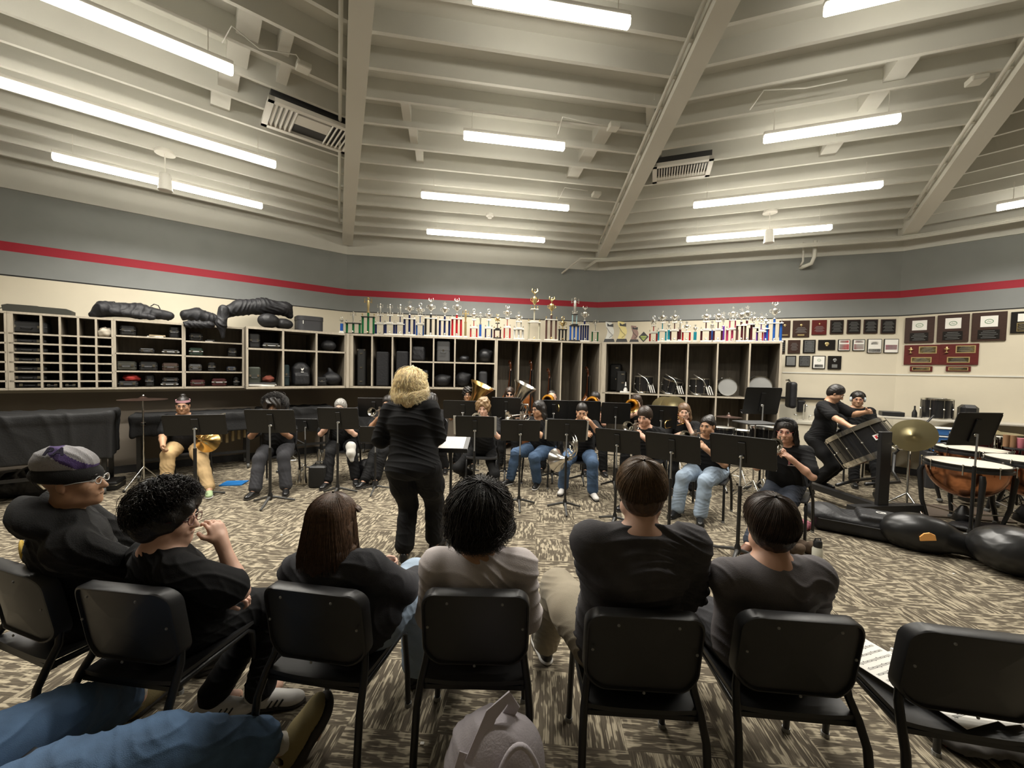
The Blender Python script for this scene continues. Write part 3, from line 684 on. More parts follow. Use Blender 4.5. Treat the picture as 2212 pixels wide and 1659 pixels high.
def strands(par, H, R, col, n, t=.02, r=.0013, long=0., fringe=60, side=95, back=125, curl=0., cf=9, seed=0, top=0., whorl=(0, -.35), jitter=.1, mname=None, drop_out=.0, frontlong=False, s=1., name='hair'):
    rnd = np.random.RandomState(seed); K = 12; m = mname
    ax_t, ax_f = whorl; up = unit_(V(ax_t, ax_f, 1)); fw = unit_(V(0, 1, 0)-up*up[1]); rt = np.cross(fw, up)
    ph = rnd.rand(n)*2*PI; lay = rnd.rand(n)**.6; jr = np.random.RandomState(seed+50).randn(n); t0 = rnd.rand(n)*.9*.9
    fr_ = (1+np.cos(ph))/2; th1 = np.radians(np.where(fr_ > .5, side+(fringe-side)*(fr_-.5)*2, back+(side-back)*fr_*2))*(1+jitter*rnd.randn(n))
    th0 = np.maximum(.05, (t0-.25))*th1; 
    rad = V(.074+t, .094+t*.95, .080+t+top)
    P = np.zeros((n, K, 3)); 
    for k in range(K):
        q = k/(K-1); 
        if long > 0:
            qa = min(1, q/.55); th = th0+(np.where(fr_ > (.72 if not frontlong else .86), np.radians(fringe), np.minimum(th1, 1.65))-th0)*qa
        else: th = th0+(th1-th0)*q
        phk = ph+.25*q*np.sin(ph*2+seed)
        d = np.cos(th)[:, None]*up+(np.sin(th)*np.cos(phk))[:, None]*fw+(np.sin(th)*np.sin(phk))[:, None]*rt
        rr = (rad+.008)*(1-.09*(1-lay)[:, None])*(1+(.06 if curl > .012 else 0)*jr[:, None]); 
        pt = d*rr*(1+.02*np.sin(th*3+ph*4))[:, None]+V(0, -.018, .042)
        if long > 0 and q > .55:
            f = (q-.55)/.45; L = long*(.75+.35*rnd.rand(n))*np.where(fr_ > (.72 if not frontlong else .86), .08, 1); pt[:, 2] -= f*L; pt[:, :2] *= (1+drop_out*f)
            # keep the face free
            fm = (pt[:, 1] > .02) & (np.abs(pt[:, 0]) < .085) & (pt[:, 2] < .03); pt[:, 0] = np.where(fm, np.sign(pt[:, 0]+1e-3)*(.082+.012*lay), pt[:, 0])
        if curl:
            a1 = rnd.rand(n)*6 if k == 0 else a1
            amp = curl*(.3+.7*q); pt = pt+np.stack([np.cos(a1+cf*q), np.sin(a1*1.3+cf*q*1.1), np.sin(a1+cf*q)], 1)*amp
        P[:, k] = pt
    P = (P.reshape(-1, 3)*s)@R.T+H; P = P.reshape(n, K, 3)
    T = np.gradient(P, axis=1); T /= np.linalg.norm(T, axis=2)[:, :, None]+1e-9; U = np.cross(T, R[:, 0]+V(.01, .02, .03)); U /= np.linalg.norm(U, axis=2)[:, :, None]+1e-9; W_ = np.cross(T, U)
    wd = r*(1-.75*np.linspace(0, 1, K)**3)[None, :, None]*(.7+.6*rnd.rand(n))[:, None, None]
    ring = [P+wd*(math.cos(a)*U+math.sin(a)*W_) for a in (0, 2.094, 4.189)]
    Vv = np.stack(ring, 2).reshape(-1, 3); i = np.arange(n)[:, None, None]*K*3+np.arange(K-1)[None, :, None]*3+np.arange(3)[None, None, :]; j = np.roll(np.arange(3), -1)[None, None, :]-np.arange(3)[None, None, :]
    F = np.stack([i, i+j, i+j+3, i+3], -1).reshape(-1, 4)
    return npmesh(name, Vv, F, m, par, relax=0)
PEOPLE = {}
def person(key, label, head, face, hair, top, bottom, shoes, skin='light', sit=True, lean=.10, pel=None, feet=None, knees=None, hands=None, hface=None, hpitch=0., hroll=0., w=1., sh=.185, hs=1., vox=.008,
           group=None, gl=None, hstyle=None, curl=.9, handn=None, floor=True, head_w=None, sleeve=None, seat_z=.45, handvox=None, faceparts=True, legs=True, elbow=None, hem=None):
    """head: world point of the head centre; face: facing angle in degrees (270 = towards the camera)"""
    H = np.array(head, float); a = math.radians(face); f = V(math.cos(a), math.sin(a), 0); r = V(f[1], -f[0], 0); z = V(0, 0, 1)
    ha = math.radians(hface if hface is not None else face); hf = V(math.cos(ha)*math.cos(math.radians(hpitch)), math.sin(ha)*math.cos(math.radians(hpitch)), math.sin(math.radians(hpitch)))
    hr = unit_(np.cross(hf, z)); hu = np.cross(hr, hf); cr_, sr_ = math.cos(math.radians(hroll)), math.sin(math.radians(hroll)); hu2 = hu*cr_+hr*sr_; R = frame(hf, hu2)
    neck = H+R@V(0, -.03, -.07)*hs; 
    nb = neck-V(0, 0, .085)-f*.015
    if pel is None:
        pel = V(*(nb[:2]-f[:2]*(lean+.02)), seat_z+.10) if sit else V(*(nb[:2]-f[:2]*lean), .93)
    pel = np.array(pel, float); up = unit_(nb-pel); TR = frame(f, up); tl = np.linalg.norm(nb-pel)
    S = SDF(vox); headprims(S, H, R, hs, 1+.15*(w-1)*1.5)
    S.cap(H+R@V(0, -.025, -.05)*hs, nb, .052*(.9+.1*w), .060*(.9+.1*w), .03)
    tp = lambda x, y, q: pel+up*(tl*q)+TR@V(x, y, 0)
    body = [((0, .0, .72), (.150*w, .105*w, .15)), ((0, .02*w, .42), (.140*w, .105*w, .15)), ((0, 0, .06), (.160*w, .118*w, .12))]
    for c, q in body: S.ell(tp(*c), q, TR, .06)
    shs = []
    for sx in (1, -1):
        sp = nb-up*.055+TR@V(sx*sh*(.85+.15*w), 0, 0); shs.append(sp); S.cap(nb-up*.01, sp, .045, .050*(.85+.15*w), .05)
    # arms
    arms = []
    for i, sx in enumerate((1, -1)):
        sp = shs[i]; hand = None if hands is None else hands[i]
        if hand is None: hand = pel+f*.33+r*sx*.13+z*.08 if sit else sp+V(0, 0, -.52)+f*.05
        hand = np.array(hand, float); pole = (r*sx*.8-z*1.0-f*.15) if elbow is None or elbow[i] is None else np.array(elbow[i])
        el = ik(sp, hand, .29, .255, pole); arms.append((sp, el, hand))
        S.chain([sp, (sp+el)/2, el], [.050*w**.7, .044*w**.7, .037*w**.5], .02); S.chain([el, el+(hand-el)*.35, hand], [.037*w**.5, .038*w**.5, .026], .02)
        hd = unit_(hand-el); nn = -r*sx*.8+z*-.2 if handn is None or handn[i] is None else np.array(handn[i])
        hdd = hd if not isinstance(curl, (list, tuple)) else hd
        handprims(S, hand, hd, nn, sx if True else 1, curl if not isinstance(curl, (list, tuple)) else curl[i])
    # legs
    legs_ = []
    for i, sx in enumerate((1, -1)):
        hp = pel+r*sx*.095*w-z*.0; 
        if feet is not None: ft = np.array(feet[i], float)
        else: ft = V(*(hp+f*.46+r*sx*.05)[:2], 0) if sit else V(*(pel+r*sx*.11)[:2], 0)
        ank = V(ft[0], ft[1], ft[2] if len(ft) > 2 else 0)+V(0, 0, .085)
        pole = f*.6+z if sit else f
        if knees is not None and knees[i] is not None: kn = np.array(knees[i], float)
        else: kn = ik(hp, ank, .43, .42, pole)
        fd = unit_(V(*(f+(r*sx*.25)), ) * V(1, 1, 0)); legs_.append((hp, kn, ank, fd))
        if legs:
            S.chain([hp, (hp+kn)/2, kn], [.085*w, .072*w, .056*w**.5], .04); S.chain([kn, kn+(ank-kn)*.3, ank], [.055*w**.5, .055*w**.5, .037], .03); S.cap(ank, ank+fd*.11-z*.045, .035, .028, .03)
    P, F = S.mesh(); o = npmesh('person', P, F, mat('skin_'+skin, SK[skin], .5, bump=.03, bscale=300, var=.08, vscale=14), None)
    tag(o, label, 'person', group)
    hm = mat('hair_'+hair, HC[hair], .42, var=.35, vscale=60, bump=.25, bscale=120)
    if faceparts: face_parts(o, H, R, hm, s=hs, lip=tuple(c*.62 for c in SK[skin]))
    if gl: glasses(o, H, R, **(gl if isinstance(gl, dict) else {}), s=hs)
    # shirt
    tm, slv, am = top['m'], top.get('sleeve', .75), top.get('amp', .006); S = SDF(vox); g = top.get('g', .014)
    for c, q in body: S.ell(tp(*c), np.array(q)+V(g, g, .01), TR, .06)
    S.ell(tp(0, .02*w, .22), (.150*w+g, .115*w+g, .14), TR, .06)
    S.ell(tp(0, -.01, .01), (.165*w+g, .128*w+g, .11), TR, .05)
    S.cap(nb-up*.025-f*.005, nb-up*.07, .062+g*.5, .075+g, .03)
    for (sp, el, hd), sx in zip(arms, (1, -1)):
        S.cap(nb-up*.035, sp, .050+g*.4, .052*w**.7+g, .05)
        if slv <= 1: e = sp+(el-sp)*slv; S.cap(sp, e, .052*w**.7+g, .052*w**.7+g*1.5, .03)
        else:
            S.cap(sp, el, .052*w**.7+g, .046*w**.5+g, .03); e = el+(hd-el)*(slv-1); S.cap(el, e, .046*w**.5+g, .034+g*.7, .03)
    if top.get('hood'):
        hb = nb-f*.075+up*.02; S.ell(hb, (.125, .075, .075), TR, .03); S.ell(hb+up*.03-f*.03, (.13, .05, .05), TR, .03); S.cap(nb+f*.02+r*.07, nb+f*.02-r*.07, .045, None, .04)
    P, F = S.mesh(); P = folds(P, F, am, 1., sum(map(ord, key)), top.get('dirs', ((.3, .2, 1), (.8, .3, .5)))); so = npmesh(top.get('name', 'shirt'), P, F, tm, o)
    if top.get('collar'):
        mb = MB(); cp = [nb+up*.012+TR@V(.066*math.sin(q), .062*math.cos(q)-.005, 0)-up*.03*max(0, math.cos(q)) for q in np.linspace(.25, 2*PI-.25, 20)]
        mb.tube(cp, [.010]*20, 6); mb.build('collar', tm, o, smooth=True)
    if top.get('logo'):
        lo = textobj('logo', top['logo'], .085, mat('logo_pink', (.55, .22, .25), .8), o)
        c = tp(-.075*w, 0, .66)+TR@V(0, .105*w+g+.018, 0); X = unit_(TR@V(-1, -.15, 0)); Y = up; Z = np.cross(X, Y); Y = np.cross(Z, X)
        lo.matrix_world = Matrix([[X[i], Y[i], Z[i], c[i]] for i in range(3)]+[[0, 0, 0, 1]])
        mb = MB(); cc = c-Y*.012; 
        mb.box(cc, (.07, .006, .005), np.stack([X, Z, Y], 1)); mb.build('logo_bar', mat('logo_pale', (.6, .5, .48), .8), o)
    # trousers
    if legs:
        S = SDF(vox); bg = bottom.get('g', .016); S.ell(tp(0, -.005, .03), (.158*w+.012, .122*w+.01, .105), TR, .05)
        ln = bottom.get('len', .93); fl = bottom.get('flare', .012)
        for hp, kn, ank, fd in legs_:
            S.chain([hp, (hp+kn)/2, kn], [.088*w+bg*.5, .074*w+bg, .060*w**.5+bg], .04); e = kn+(ank-kn)*ln; S.chain([kn, kn+(e-kn)*.4, e], [.060*w**.5+bg, .055*w**.5+bg, .045+bg+fl], .03)
        P, F = S.mesh(); P = folds(P, F, bottom.get('amp', .005), 1.1, sum(map(ord, key))+3, ((.2, .3, 1), (.7, .6, .4))); npmesh(bottom.get('name', 'trousers'), P, F, bottom['m'], o)
        for hp, kn, ank, fd in legs_:
            if shoes.get('dirs') is not None: fd = shoes['dirs'][0]; shoes = dict(shoes, dirs=shoes['dirs'][1:] or None)
            shoe(o, ank, fd, shoes)
    hairfn(hstyle or 'short', o, H, R, hm, hs, seed=sum(map(ord, key)), vox=min(vox, .007))
    PEOPLE[key] = dict(o=o, H=H, R=R, nb=nb, pel=pel, arms=arms, f=f, r=r, legs=legs_, TR=TR, tp=tp, hm=hm)
    return PEOPLE[key]
def shoe(par, ank, fd, sh):
    fd = unit_(fd); side = np.cross(fd, V(0, 0, 1)); R = np.stack([side, fd, np.cross(side, fd)], 1); u = R[:, 2]; g = ank-u*.085
    S = SDF(.0065); L = sh.get('L', 1.)
    S.ell(g+fd*.045+u*.045, (.042, .10*L, .045), R, .02); S.ell(g+fd*.13*L+u*.035, (.044, .07, .033), R, .02); S.ell(g-fd*.03+u*.05, (.036, .045, .055), R, .02)
    if sh.get('boot'): S.cap(g+u*.06, ank+u*.08, .045, .05, .02)
    S.box(g+fd*.06-u*.03, (.2, .5, .06), R, .002, .004, True)
    P, F = S.mesh(); o = npmesh(sh.get('name', 'shoe'), P, F, sh['m'], par)
    if sh.get('sole'):
        S = SDF(.0065); S.ell(g+fd*.13*L+u*.012, (.048, .075, .016), R, .02); S.ell(g-fd*.025+u*.012, (.042, .05, .018), R, .02); S.ell(g+fd*.05+u*.014, (.045, .10, .018), R, .02)
        P, F = S.mesh(); npmesh('sole', P, F, sh['sole'], o)
    if sh.get('stripe'):
        mb = MB()
        for k in range(3):
            for sx in (-1, 1): mb.tube([g+fd*(.05+.025*k)+side*sx*.043+u*.025, g+fd*(.075+.025*k)+side*sx*.036+u*.06], .0045, 6)
        mb.build('side_stripe', sh['stripe'], o)
    if sh.get('lace'):
        mb = MB()
        for k in range(4): mb.tube([g+fd*(.07+.02*k)+side*.018+u*(.082-.007*k), g+fd*(.07+.02*k)-side*.018+u*(.082-.007*k)], .003, 5)
        mb.build('lace', sh['lace'], o)
    return o
def hairfn(st, par, H, R, hm, s, seed=0, vox=.007):
    if st == 'none': return
    p = lambda x, y, z: H+R@(V(x, y, z)*s); S = SDF(vox); amp = .004
    if st in ('short', 'shortS'): hairblob(S, H, R, .014, .006); haircut(S, H, R, s)
    elif st == 'buzz': hairblob(S, H, R, .007, .008); haircut(S, H, R, s, .006, .07); amp = .001
    elif st == 'fringe': hairblob(S, H, R, .020, .004); haircut(S, H, R, s, -.018, .058); amp = .006
    elif st == 'bald': S.ell(p(0, -.05, .0), V(.082, .062, .085)*s, R, .02); S.ell(p(0, -.02, .055), V(.074, .085, .072)*s, R, .02); haircut(S, H, R, s, .02, .075); amp = .002
    elif st == 'afro':
        hairblob(S, H, R, .07, .0); S.ell(p(.06, -.02, .05), V(.075, .08, .07)*s, R, .02); S.ell(p(-.07, -.02, .05), V(.075, .08, .07)*s, R, .02); haircut(S, H, R, s, .004, .072); amp = .012
    elif st == 'curly': hairblob(S, H, R, .035, .008); haircut(S, H, R, s, .0, .064); amp = .012
    elif st in ('long', 'longwavy', 'bob'):
        hairblob(S, H, R, .018, .004); Ls = .27 if st != 'bob' else .12
        for sx in (-1, 1): S.chain([p(sx*.075, -.03, .0), p(sx*.085, -.03, -.10), p(sx*.09, -.03, -.10-Ls*.6)], [.035, .035, .028], .03)
        S.chain([p(0, -.07, 0), p(0, -.085, -.12), p(0, -.09, -.05-Ls)], [.06, .06, .05], .04); haircut(S, H, R, s, 0, .064); amp = .006
    elif st == 'bun': hairblob(S, H, R, .009, .0); S.ell(p(0, -.085, .085), V(.055, .05, .05)*s, R, .01); haircut(S, H, R, s, .01, .068); amp = .005
    elif st == 'topknot': hairblob(S, H, R, .008, .004); S.ell(p(0, -.03, .145), V(.035, .035, .028)*s, R, .008); haircut(S, H, R, s, .01, .068); amp = .003
    P, F = S.mesh(); r = np.random.RandomState(seed)
    if amp > .008:
        d = sum(np.sin(P@(r.randn(3)*55)+r.rand()*6) for _ in range(5))/2.5; P = P+normals(P, F)*(amp*d)[:, None]
    else: P = folds(P, F, amp, 2.2, seed, ((1, .2, .1), (.3, 1, .1)))
    return npmesh('hair', P, F, hm, par)
# ================================================================ FURNITURE
XY = lambda p: V(p[0], p[2], p[1])          # prism drawn in plan, extruded upwards
M_chairp = mat('chair_plastic', (.028, .028, .029), .36, bump=.12, bscale=1200)
M_foot = mat('glide_grey', (.25, .25, .24), .4)
def make_chair():
    t = thing('musician_chair', 'x', 'chair')
    rings = []; cz = .695; tilt = lambda x, y, z: V(x, y-(z-.53)*.17-.185, z)
    def ring(s_, y, dz=0): return [tilt(x, y+.9*x*x, z) for x, z in [(a*s_[0], cz+dz+(b)*s_[1]) for a, b in rrect(.445, .335, .075, 7)]]
    mb = MB(); rs = [ring((.90, .88), .012), ring((.97, .97), .030), ring((1, 1), .022), ring((1, 1), -.028), ring((.985, .98), -.034), ring((.955, .945), -.034), ring((.945, .93), -.022), ring((.6, .6), -.020), ring((.25, .25), -.018)]
    n = len(rs[0]); P = [p for r_ in rs for p in r_]; F = [(i*n+j, i*n+(j+1) % n, (i+1)*n+(j+1) % n, (i+1)*n+j) for i in range(len(rs)-1) for j in range(n)]
    F += [tuple((len(rs)-1)*n+j for j in range(n))]
    mb.add(P, F); q = ring((.5, .5), .0); mb.add(rs[0]+q, [(j, (j+1) % n, n+(j+1) % n, n+j) for j in range(n)]); mb.add(q, [tuple(range(n))])
    b = mb.build('backrest', M_chairp, t, smooth=35)
    for x, z in ((-.11, .83), (.11, .83), (-.195, .70), (.195, .70), (0, .545)):
        mb = MB(); c = tilt(x, -.036+.9*x*x, z); mb.ball(c, (.006, .004, .006), 8); mb.build('screw', M_foot, b)
    mb = MB(); nx, ny = 10, 8; P = []
    for k, dz in enumerate((0, -.018)):
        for j in range(ny+1):
            v = j/ny; y = -.205+.43*v; w_ = .205+.03*v
            for i in range(nx+1):
                u = i/nx*2-1; zz = .462+dz-.012*(1-u*u)*(1-abs(2*v-1.1))-.05*max(0, v-.85)**1.2*6*.2+.012*abs(u)**3
                P.append(V(u*w_*(1-.04*(v > .99)), y, zz))
    m = (nx+1)*(ny+1); F = []
    for j in range(ny):
        for i in range(nx):
            a = j*(nx+1)+i; F += [(a, a+1, a+nx+2, a+nx+1), (m+a, m+a+nx+1, m+a+nx+2, m+a+1)]
    for i in range(nx):
        F += [(i, m+i, m+i+1, i+1)]; a = ny*(nx+1)+i; F += [(a, a+1, m+a+1, m+a)]
    for j in range(ny):
        a = j*(nx+1); F += [(a, a+nx+1, m+a+nx+1, m+a)]; a += nx; F += [(a, m+a, m+a+nx+1, a+nx+1)]
    mb.add(P, F); mb.build('seat', M_chairp, t, smooth=50)
    for s in (-1, 1):
        mb = MB(); pts = [(s*.196, -.162, .66), (s*.200, -.158, .58), (s*.208, -.168, .52), (s*.220, -.205, .46), (s*.228, -.245, .38), (s*.232, -.27, .20), (s*.235, -.285, .015)]
        mb.tube(pts, .0155, 8); mb.build('leg', M_blkmetal, t, smooth=50)
        mb = MB(); pts = [(s*.205, -.20, .438), (s*.215, .17, .435), (s*.22, .20, .41), (s*.225, .225, .20), (s*.228, .235, .015)]
        mb.tube(pts, .0145, 8); mb.build('leg', M_blkmetal, t, smooth=50)
        for y in (-.285, .235):
            mb = MB(); mb.cyl((s*.234 if y < 0 else s*.228, y, 0), (s*.234 if y < 0 else s*.228, y, .02), .018, 10); mb.build('foot_glide', M_foot, t)
    for y_ in (-.19, .15): mb = MB(); mb.bar((-.217, y_, .435), (.217, y_, .435), .024, .02); mb.build('seat_rail', M_blkmetal, t)
    return t
chair = Proto(make_chair)
M_desk = mat('stand_desk_black', (.007, .007, .007), .42)
def make_stand():
    t = thing('music_stand', 'x', 'music stand')
    Z = 1.05; ti = .30; Tt = lambda p: V(0, 0, Z)+rotx(-ti)@V(p[0], p[1], p[2])
    mb = MB(); o = rrect(.51, .32, .025, 4); mb.prism(o, -.003, .003, lambda p: Tt(p)); d = mb.build('desk', M_desk, t)
    mb = MB(); mb.box(Tt(V(0, -.03, -.158)), (.50, .06, .006), rotx(-ti)); mb.box(Tt(V(0, -.06, -.150)), (.50, .004, .022), rotx(-ti)); mb.build('ledge', M_desk, d)
    mb = MB(); mb.tube([Tt(V(-.245, .004, .157)), Tt(V(.245, .004, .157))], .005, 6)
    for s in (-1, 1): mb.tube([Tt(V(s*.253, .003, -.14)), Tt(V(s*.253, .003, .14))], .004, 6)
    mb.build('rolled_edge', M_blkmetal, d)
    mb = MB(); mb.box(Tt(V(0, .010, -.01)), (.06, .016, .22), rotx(-ti), bev=.004); mb.build('back_rib', M_desk, d)
    mb = MB(); mb.ball(Tt(V(0, .03, -.045)), (.024, .014, .016), 12); mb.build('tilt_knob', M_chrome, t, smooth=True)
    mb = MB(); mb.cyl((0, .02, .55), (0, .03, Z-.04), .0085, 10); mb.build('inner_tube', M_foot, t, smooth=50)
    mb = MB(); mb.cyl((0, .02, .09), (0, .02, .72), .0155, 10); mb.build('pole', M_blkmetal, t, smooth=50)
    mb = MB(); mb.lathe([(.016, 0), (.026, .02), (.026, .07), (.016, .10)], (0, .02, .055), n=14); mb.build('base_hub', M_blkmetal, t, smooth=40)
    for k in range(3):
        a = math.radians(90+120*k); c, s = math.cos(a), math.sin(a); mb = MB()
        mb.tube([(0, .02, .10), (c*.06, .02+s*.06, .085), (c*.16, .02+s*.16, .045), (c*.25, .02+s*.25, .014)], [.018, .017, .014, .012], 8); mb.build('leg', mat('stand_leg_grey', (.05, .05, .048), .35), t, smooth=50)
    return t
stand_ = Proto(make_stand)
def stand(px, py, Y, yaw, label, sx=1., group='black music stands among the players', wide=None):
    """px,py,Y: desk centre; yaw: direction (deg) in which the player sits"""
    c = atd(px, py, Y); a = math.radians(yaw+90); k = c[2]/1.05
    return stand_((c[0]-.0, c[1], 0), a, label, group, (sx, 1, k))
def sheet(parent_pt, R, w, h, label, n=1):
    mb = MB(); mb.box((0, 0, 0), (w, .002, h)); 
    o = mb.build('sheet_music', [M_paper, M_dgrey]); mb2 = MB()
    for k in range(8):
        for j in range(3): mb2.box((0, -.0016, h*(.40-.105*k)-.004*j), (w*.86, .0004, .0007))
        for j in range(9): mb2.box((w*(-.38+.09*j), -.0018, h*(.40-.105*k)-.004*((j*5+k) % 4)+.002), (.004, .0004, .004))
    mb2.build('printed_notes', M_dgrey, o)
    o.matrix_world = Matrix([[R[i][0], R[i][1], R[i][2], parent_pt[i]] for i in range(3)]+[[0, 0, 0, 1]])
    return tag(o, label, 'sheet music')
def orient(o, loc, fwd, up=(0, 0, 1)):
    R = frame(fwd, up) if abs(unit_(fwd)@unit_(up)) < .98 else frame(fwd, (0, 1, .01))
    o.matrix_world = Matrix([[R[i][0], R[i][1], R[i][2], loc[i]] for i in range(3)]+[[0, 0, 0, 1]]); return o
# ================================================================ WIND INSTRUMENTS (mouthpiece at the origin, pointing +y)
def bellprof(L, r0, r1, n=14, p=5.5): return [(r0+(r1-r0)*(i/n)**p+(r1-r0)*.06*(i/n), L*i/n) for i in range(n+1)]
def make_trumpet(m):
    t = thing('trumpet', 'x', 'trumpet')
    mb = MB(); mb.lathe([(.003, .02), (.010, 0), (.013, -.004), (.013, 0), (.008, .02), (.005, .08)], (0, .0, 0), (0, 1, 0), 12); mb.build('mouthpiece', M_silver, t, smooth=40)
    mb = MB(); mb.tube([(0, .07, 0), (0, .44, 0), (0, .48, -.012), (0, .50, -.045), (0, .48, -.08), (0, .44, -.09), (0, .27, -.09)], .0065, 8); mb.build('lead_pipe', m, t, smooth=True)
    mb = MB(); mb.tube([(.02, .20, -.09), (.02, .10, -.09), (.02, .065, -.08), (.02, .05, -.045), (.02, .065, -.01), (.02, .10, 0), (.02, .24, 0)], .007, 8)
    mb.lathe(bellprof(.27, .008, .061), (.02, .23, 0), (0, 1, 0), 24); mb.build('bell', m, t, smooth=True)
    for k in range(3):
        mb = MB(); y = .20+.03*k; mb.cyl((.01, y, -.115), (.01, y, .015), .0115, 10); mb.cyl((.01, y, .015), (.01, y, .045), .004, 6); mb.cyl((.01, y, .045), (.01, y, .05), .009, 8); mb.build('valve', m, t, smooth=40)
    return t
def make_trombone(m):
    t = thing('trombone', 'x', 'trombone')
    mb = MB(); mb.lathe([(.004, .03), (.013, 0), (.015, 0), (.006, .08)], (0, 0, 0), (0, 1, 0), 12); mb.build('mouthpiece', M_silver, t, smooth=40)
    mb = MB(); mb.tube([(0, .06, 0), (0, .72, 0), (0, .75, -.03), (0, .75, -.07), (0, .72, -.10), (0, .03, -.10)], .0072, 8); mb.build('slide', m, t, smooth=True)
    mb = MB(); mb.tube([(0, .03, -.10), (.03, .0, -.10), (.06, -.28, -.09), (.08, -.34, -.08), (.11, -.36, -.05), (.12, -.34, .0), (.11, -.28, .03)], .010, 8)
    mb.lathe(bellprof(.60, .011, .108, 16, 6), (.11, -.29, .03), (0, 1, 0), 28); mb.build('bell', m, t, smooth=True)
    for y in (.02, .14):
        mb = MB(); mb.tube([(0, y, .0), (0, y, -.10)], .005, 6); mb.build('slide_brace', m, t)
    mb = MB(); mb.tube([(.0, .05, -.05), (.11, .05, .03)], .005, 6); mb.tube([(.03, -.25, -.09), (.11, -.22, .03)], .005, 6); mb.build('bell_brace', m, t)
    return t
def make_horn(m):
    t = thing('french_horn', 'x', 'french horn')
    mb = MB(); mb.lathe([(.003, .03), (.009, 0), (.011, 0), (.004, .07)], (0, 0, 0), (0, 1, 0), 12); mb.build('mouthpiece', M_silver, t, smooth=40)
    c = V(0, .36, -.16)
    def circ(r, a0, a1, x, n=20): return [c+V(x, -r*math.cos(a), r*math.sin(a)) for a in np.linspace(a0, a1, n)]
    mb = MB(); mb.tube([(0, .06, 0)]+circ(.155, .9, 5.6, 0), .0065, 8); mb.tube(circ(.125, 0, 5.5, .02), .008, 8); mb.tube(circ(.10, .5, 6, -.015), .007, 8); mb.tube(circ(.07, .5, 6, .01), .006, 8)
    for k in range(4): mb.tube([c+V(-.02, -.06+.035*k, -.02), c+V(-.02, -.06+.035*k, .07), c+V(-.02, -.045+.035*k, .075), c+V(-.02, -.045+.035*k, -.02)], .0055, 6)
    mb.build('tubing', m, t, smooth=True)
    mb = MB(); mb.tube([c+V(.02, -.125*math.cos(a), .125*math.sin(a)) for a in (5.3, 5.0, 4.6)]+[c+V(.03, .04, -.17)], [.010, .014, .018, .024], 10)
    prof = [(.024+.13*(i/14)**2.6, .26*i/14) for i in range(15)]; mb.lathe(prof, c+V(.03, .03, -.17), (.35, -.85, -.25), 28); mb.build('bell', m, t, smooth=True)
    for k in range(3):
        mb = MB(); q = c+V(-.01, -.05+.04*k, .03); mb.cyl(q-V(.02, 0, 0), q+V(.03, 0, 0), .016, 10); mb.build('rotary_valve', m, t, smooth=40)
    return t
def make_tuba(m):
    """origin at the bottom bow centre, bell up +z"""
    t = thing('tuba', 'x', 'tuba')
    mb = MB(); mb.tube([(-.12, 0, .45), (-.13, 0, .15), (-.11, 0, .05), (-.05, 0, .0), (.03, 0, .0), (.10, 0, .06), (.115, 0, .20), (.115, 0, .45)], [.035, .042, .046, .052, .056, .062, .07, .08], 14)
    mb.build('body_bow', m, t, smooth=True)
    mb = MB(); mb.lathe([(.080+.125*(i/14)**3.2+.02*(i/14), .44+.50*i/14) for i in range(15)], (.115, 0, 0), (0, 0, 1), 32); mb.build('bell', m, t, smooth=True)
    mb = MB(); mb.tube([(-.12, 0, .45), (-.12, 0, .56), (-.08, 0, .62), (-.02, 0, .60), (.0, 0, .52), (.0, -.03, .22)], [.035, .030, .026, .022, .020, .016], 10)
    mb.tube([(-.01, -.08, .55), (.0, -.09, .40), (.01, -.09, .20), (-.03, -.09, .14), (-.07, -.09, .18), (-.07, -.08, .40), (-.05, -.10, .56), (.02, -.15, .60), (.03, -.20, .58)], .011, 8)
    mb.tube([(.05, -.08, .50), (.06, -.09, .30), (.03, -.09, .26), (.02, -.09, .48)], .010, 8); mb.build('tubing', m, t, smooth=True)
    for k in range(4):
        mb = MB(); mb.cyl((-.03+.035*k, -.07, .20), (-.03+.035*k, -.07, .40), .015, 10); mb.cyl((-.03+.035*k, -.07, .40), (-.03+.035*k, -.07, .44), .005, 6); mb.build('valve', m, t, smooth=40)
    mb = MB(); mb.lathe([(.006, .06), (.016, .0), (.018, 0), (.008, .06)], (.03, -.26, .57), (0, 1, .1), 12); mb.build('mouthpiece', M_silver, t, smooth=40)
    return t
def make_flute(m):
    t = thing('flute', 'x', 'flute'); return t
trumpetS = Proto(lambda: make_trumpet(M_silver)); tromboneB = Proto(lambda: make_trombone(M_brass)); hornS = Proto(lambda: make_horn(M_silver)); hornB = Proto(lambda: make_horn(M_brass))
tubaB = Proto(lambda: make_tuba(M_brass)); tubaS = Proto(lambda: make_tuba(M_silver))
def inst(proto, loc, fwd, label, up=(0, 0, 1), group=None, sc_=1.):
    o = proto((0, 0, 0), 0, label, group); R = frame(fwd, up)*sc_
    o.matrix_world = Matrix([[R[i][0], R[i][1], R[i][2], float(loc[i])] for i in range(3)]+[[0, 0, 0, 1]]); return o
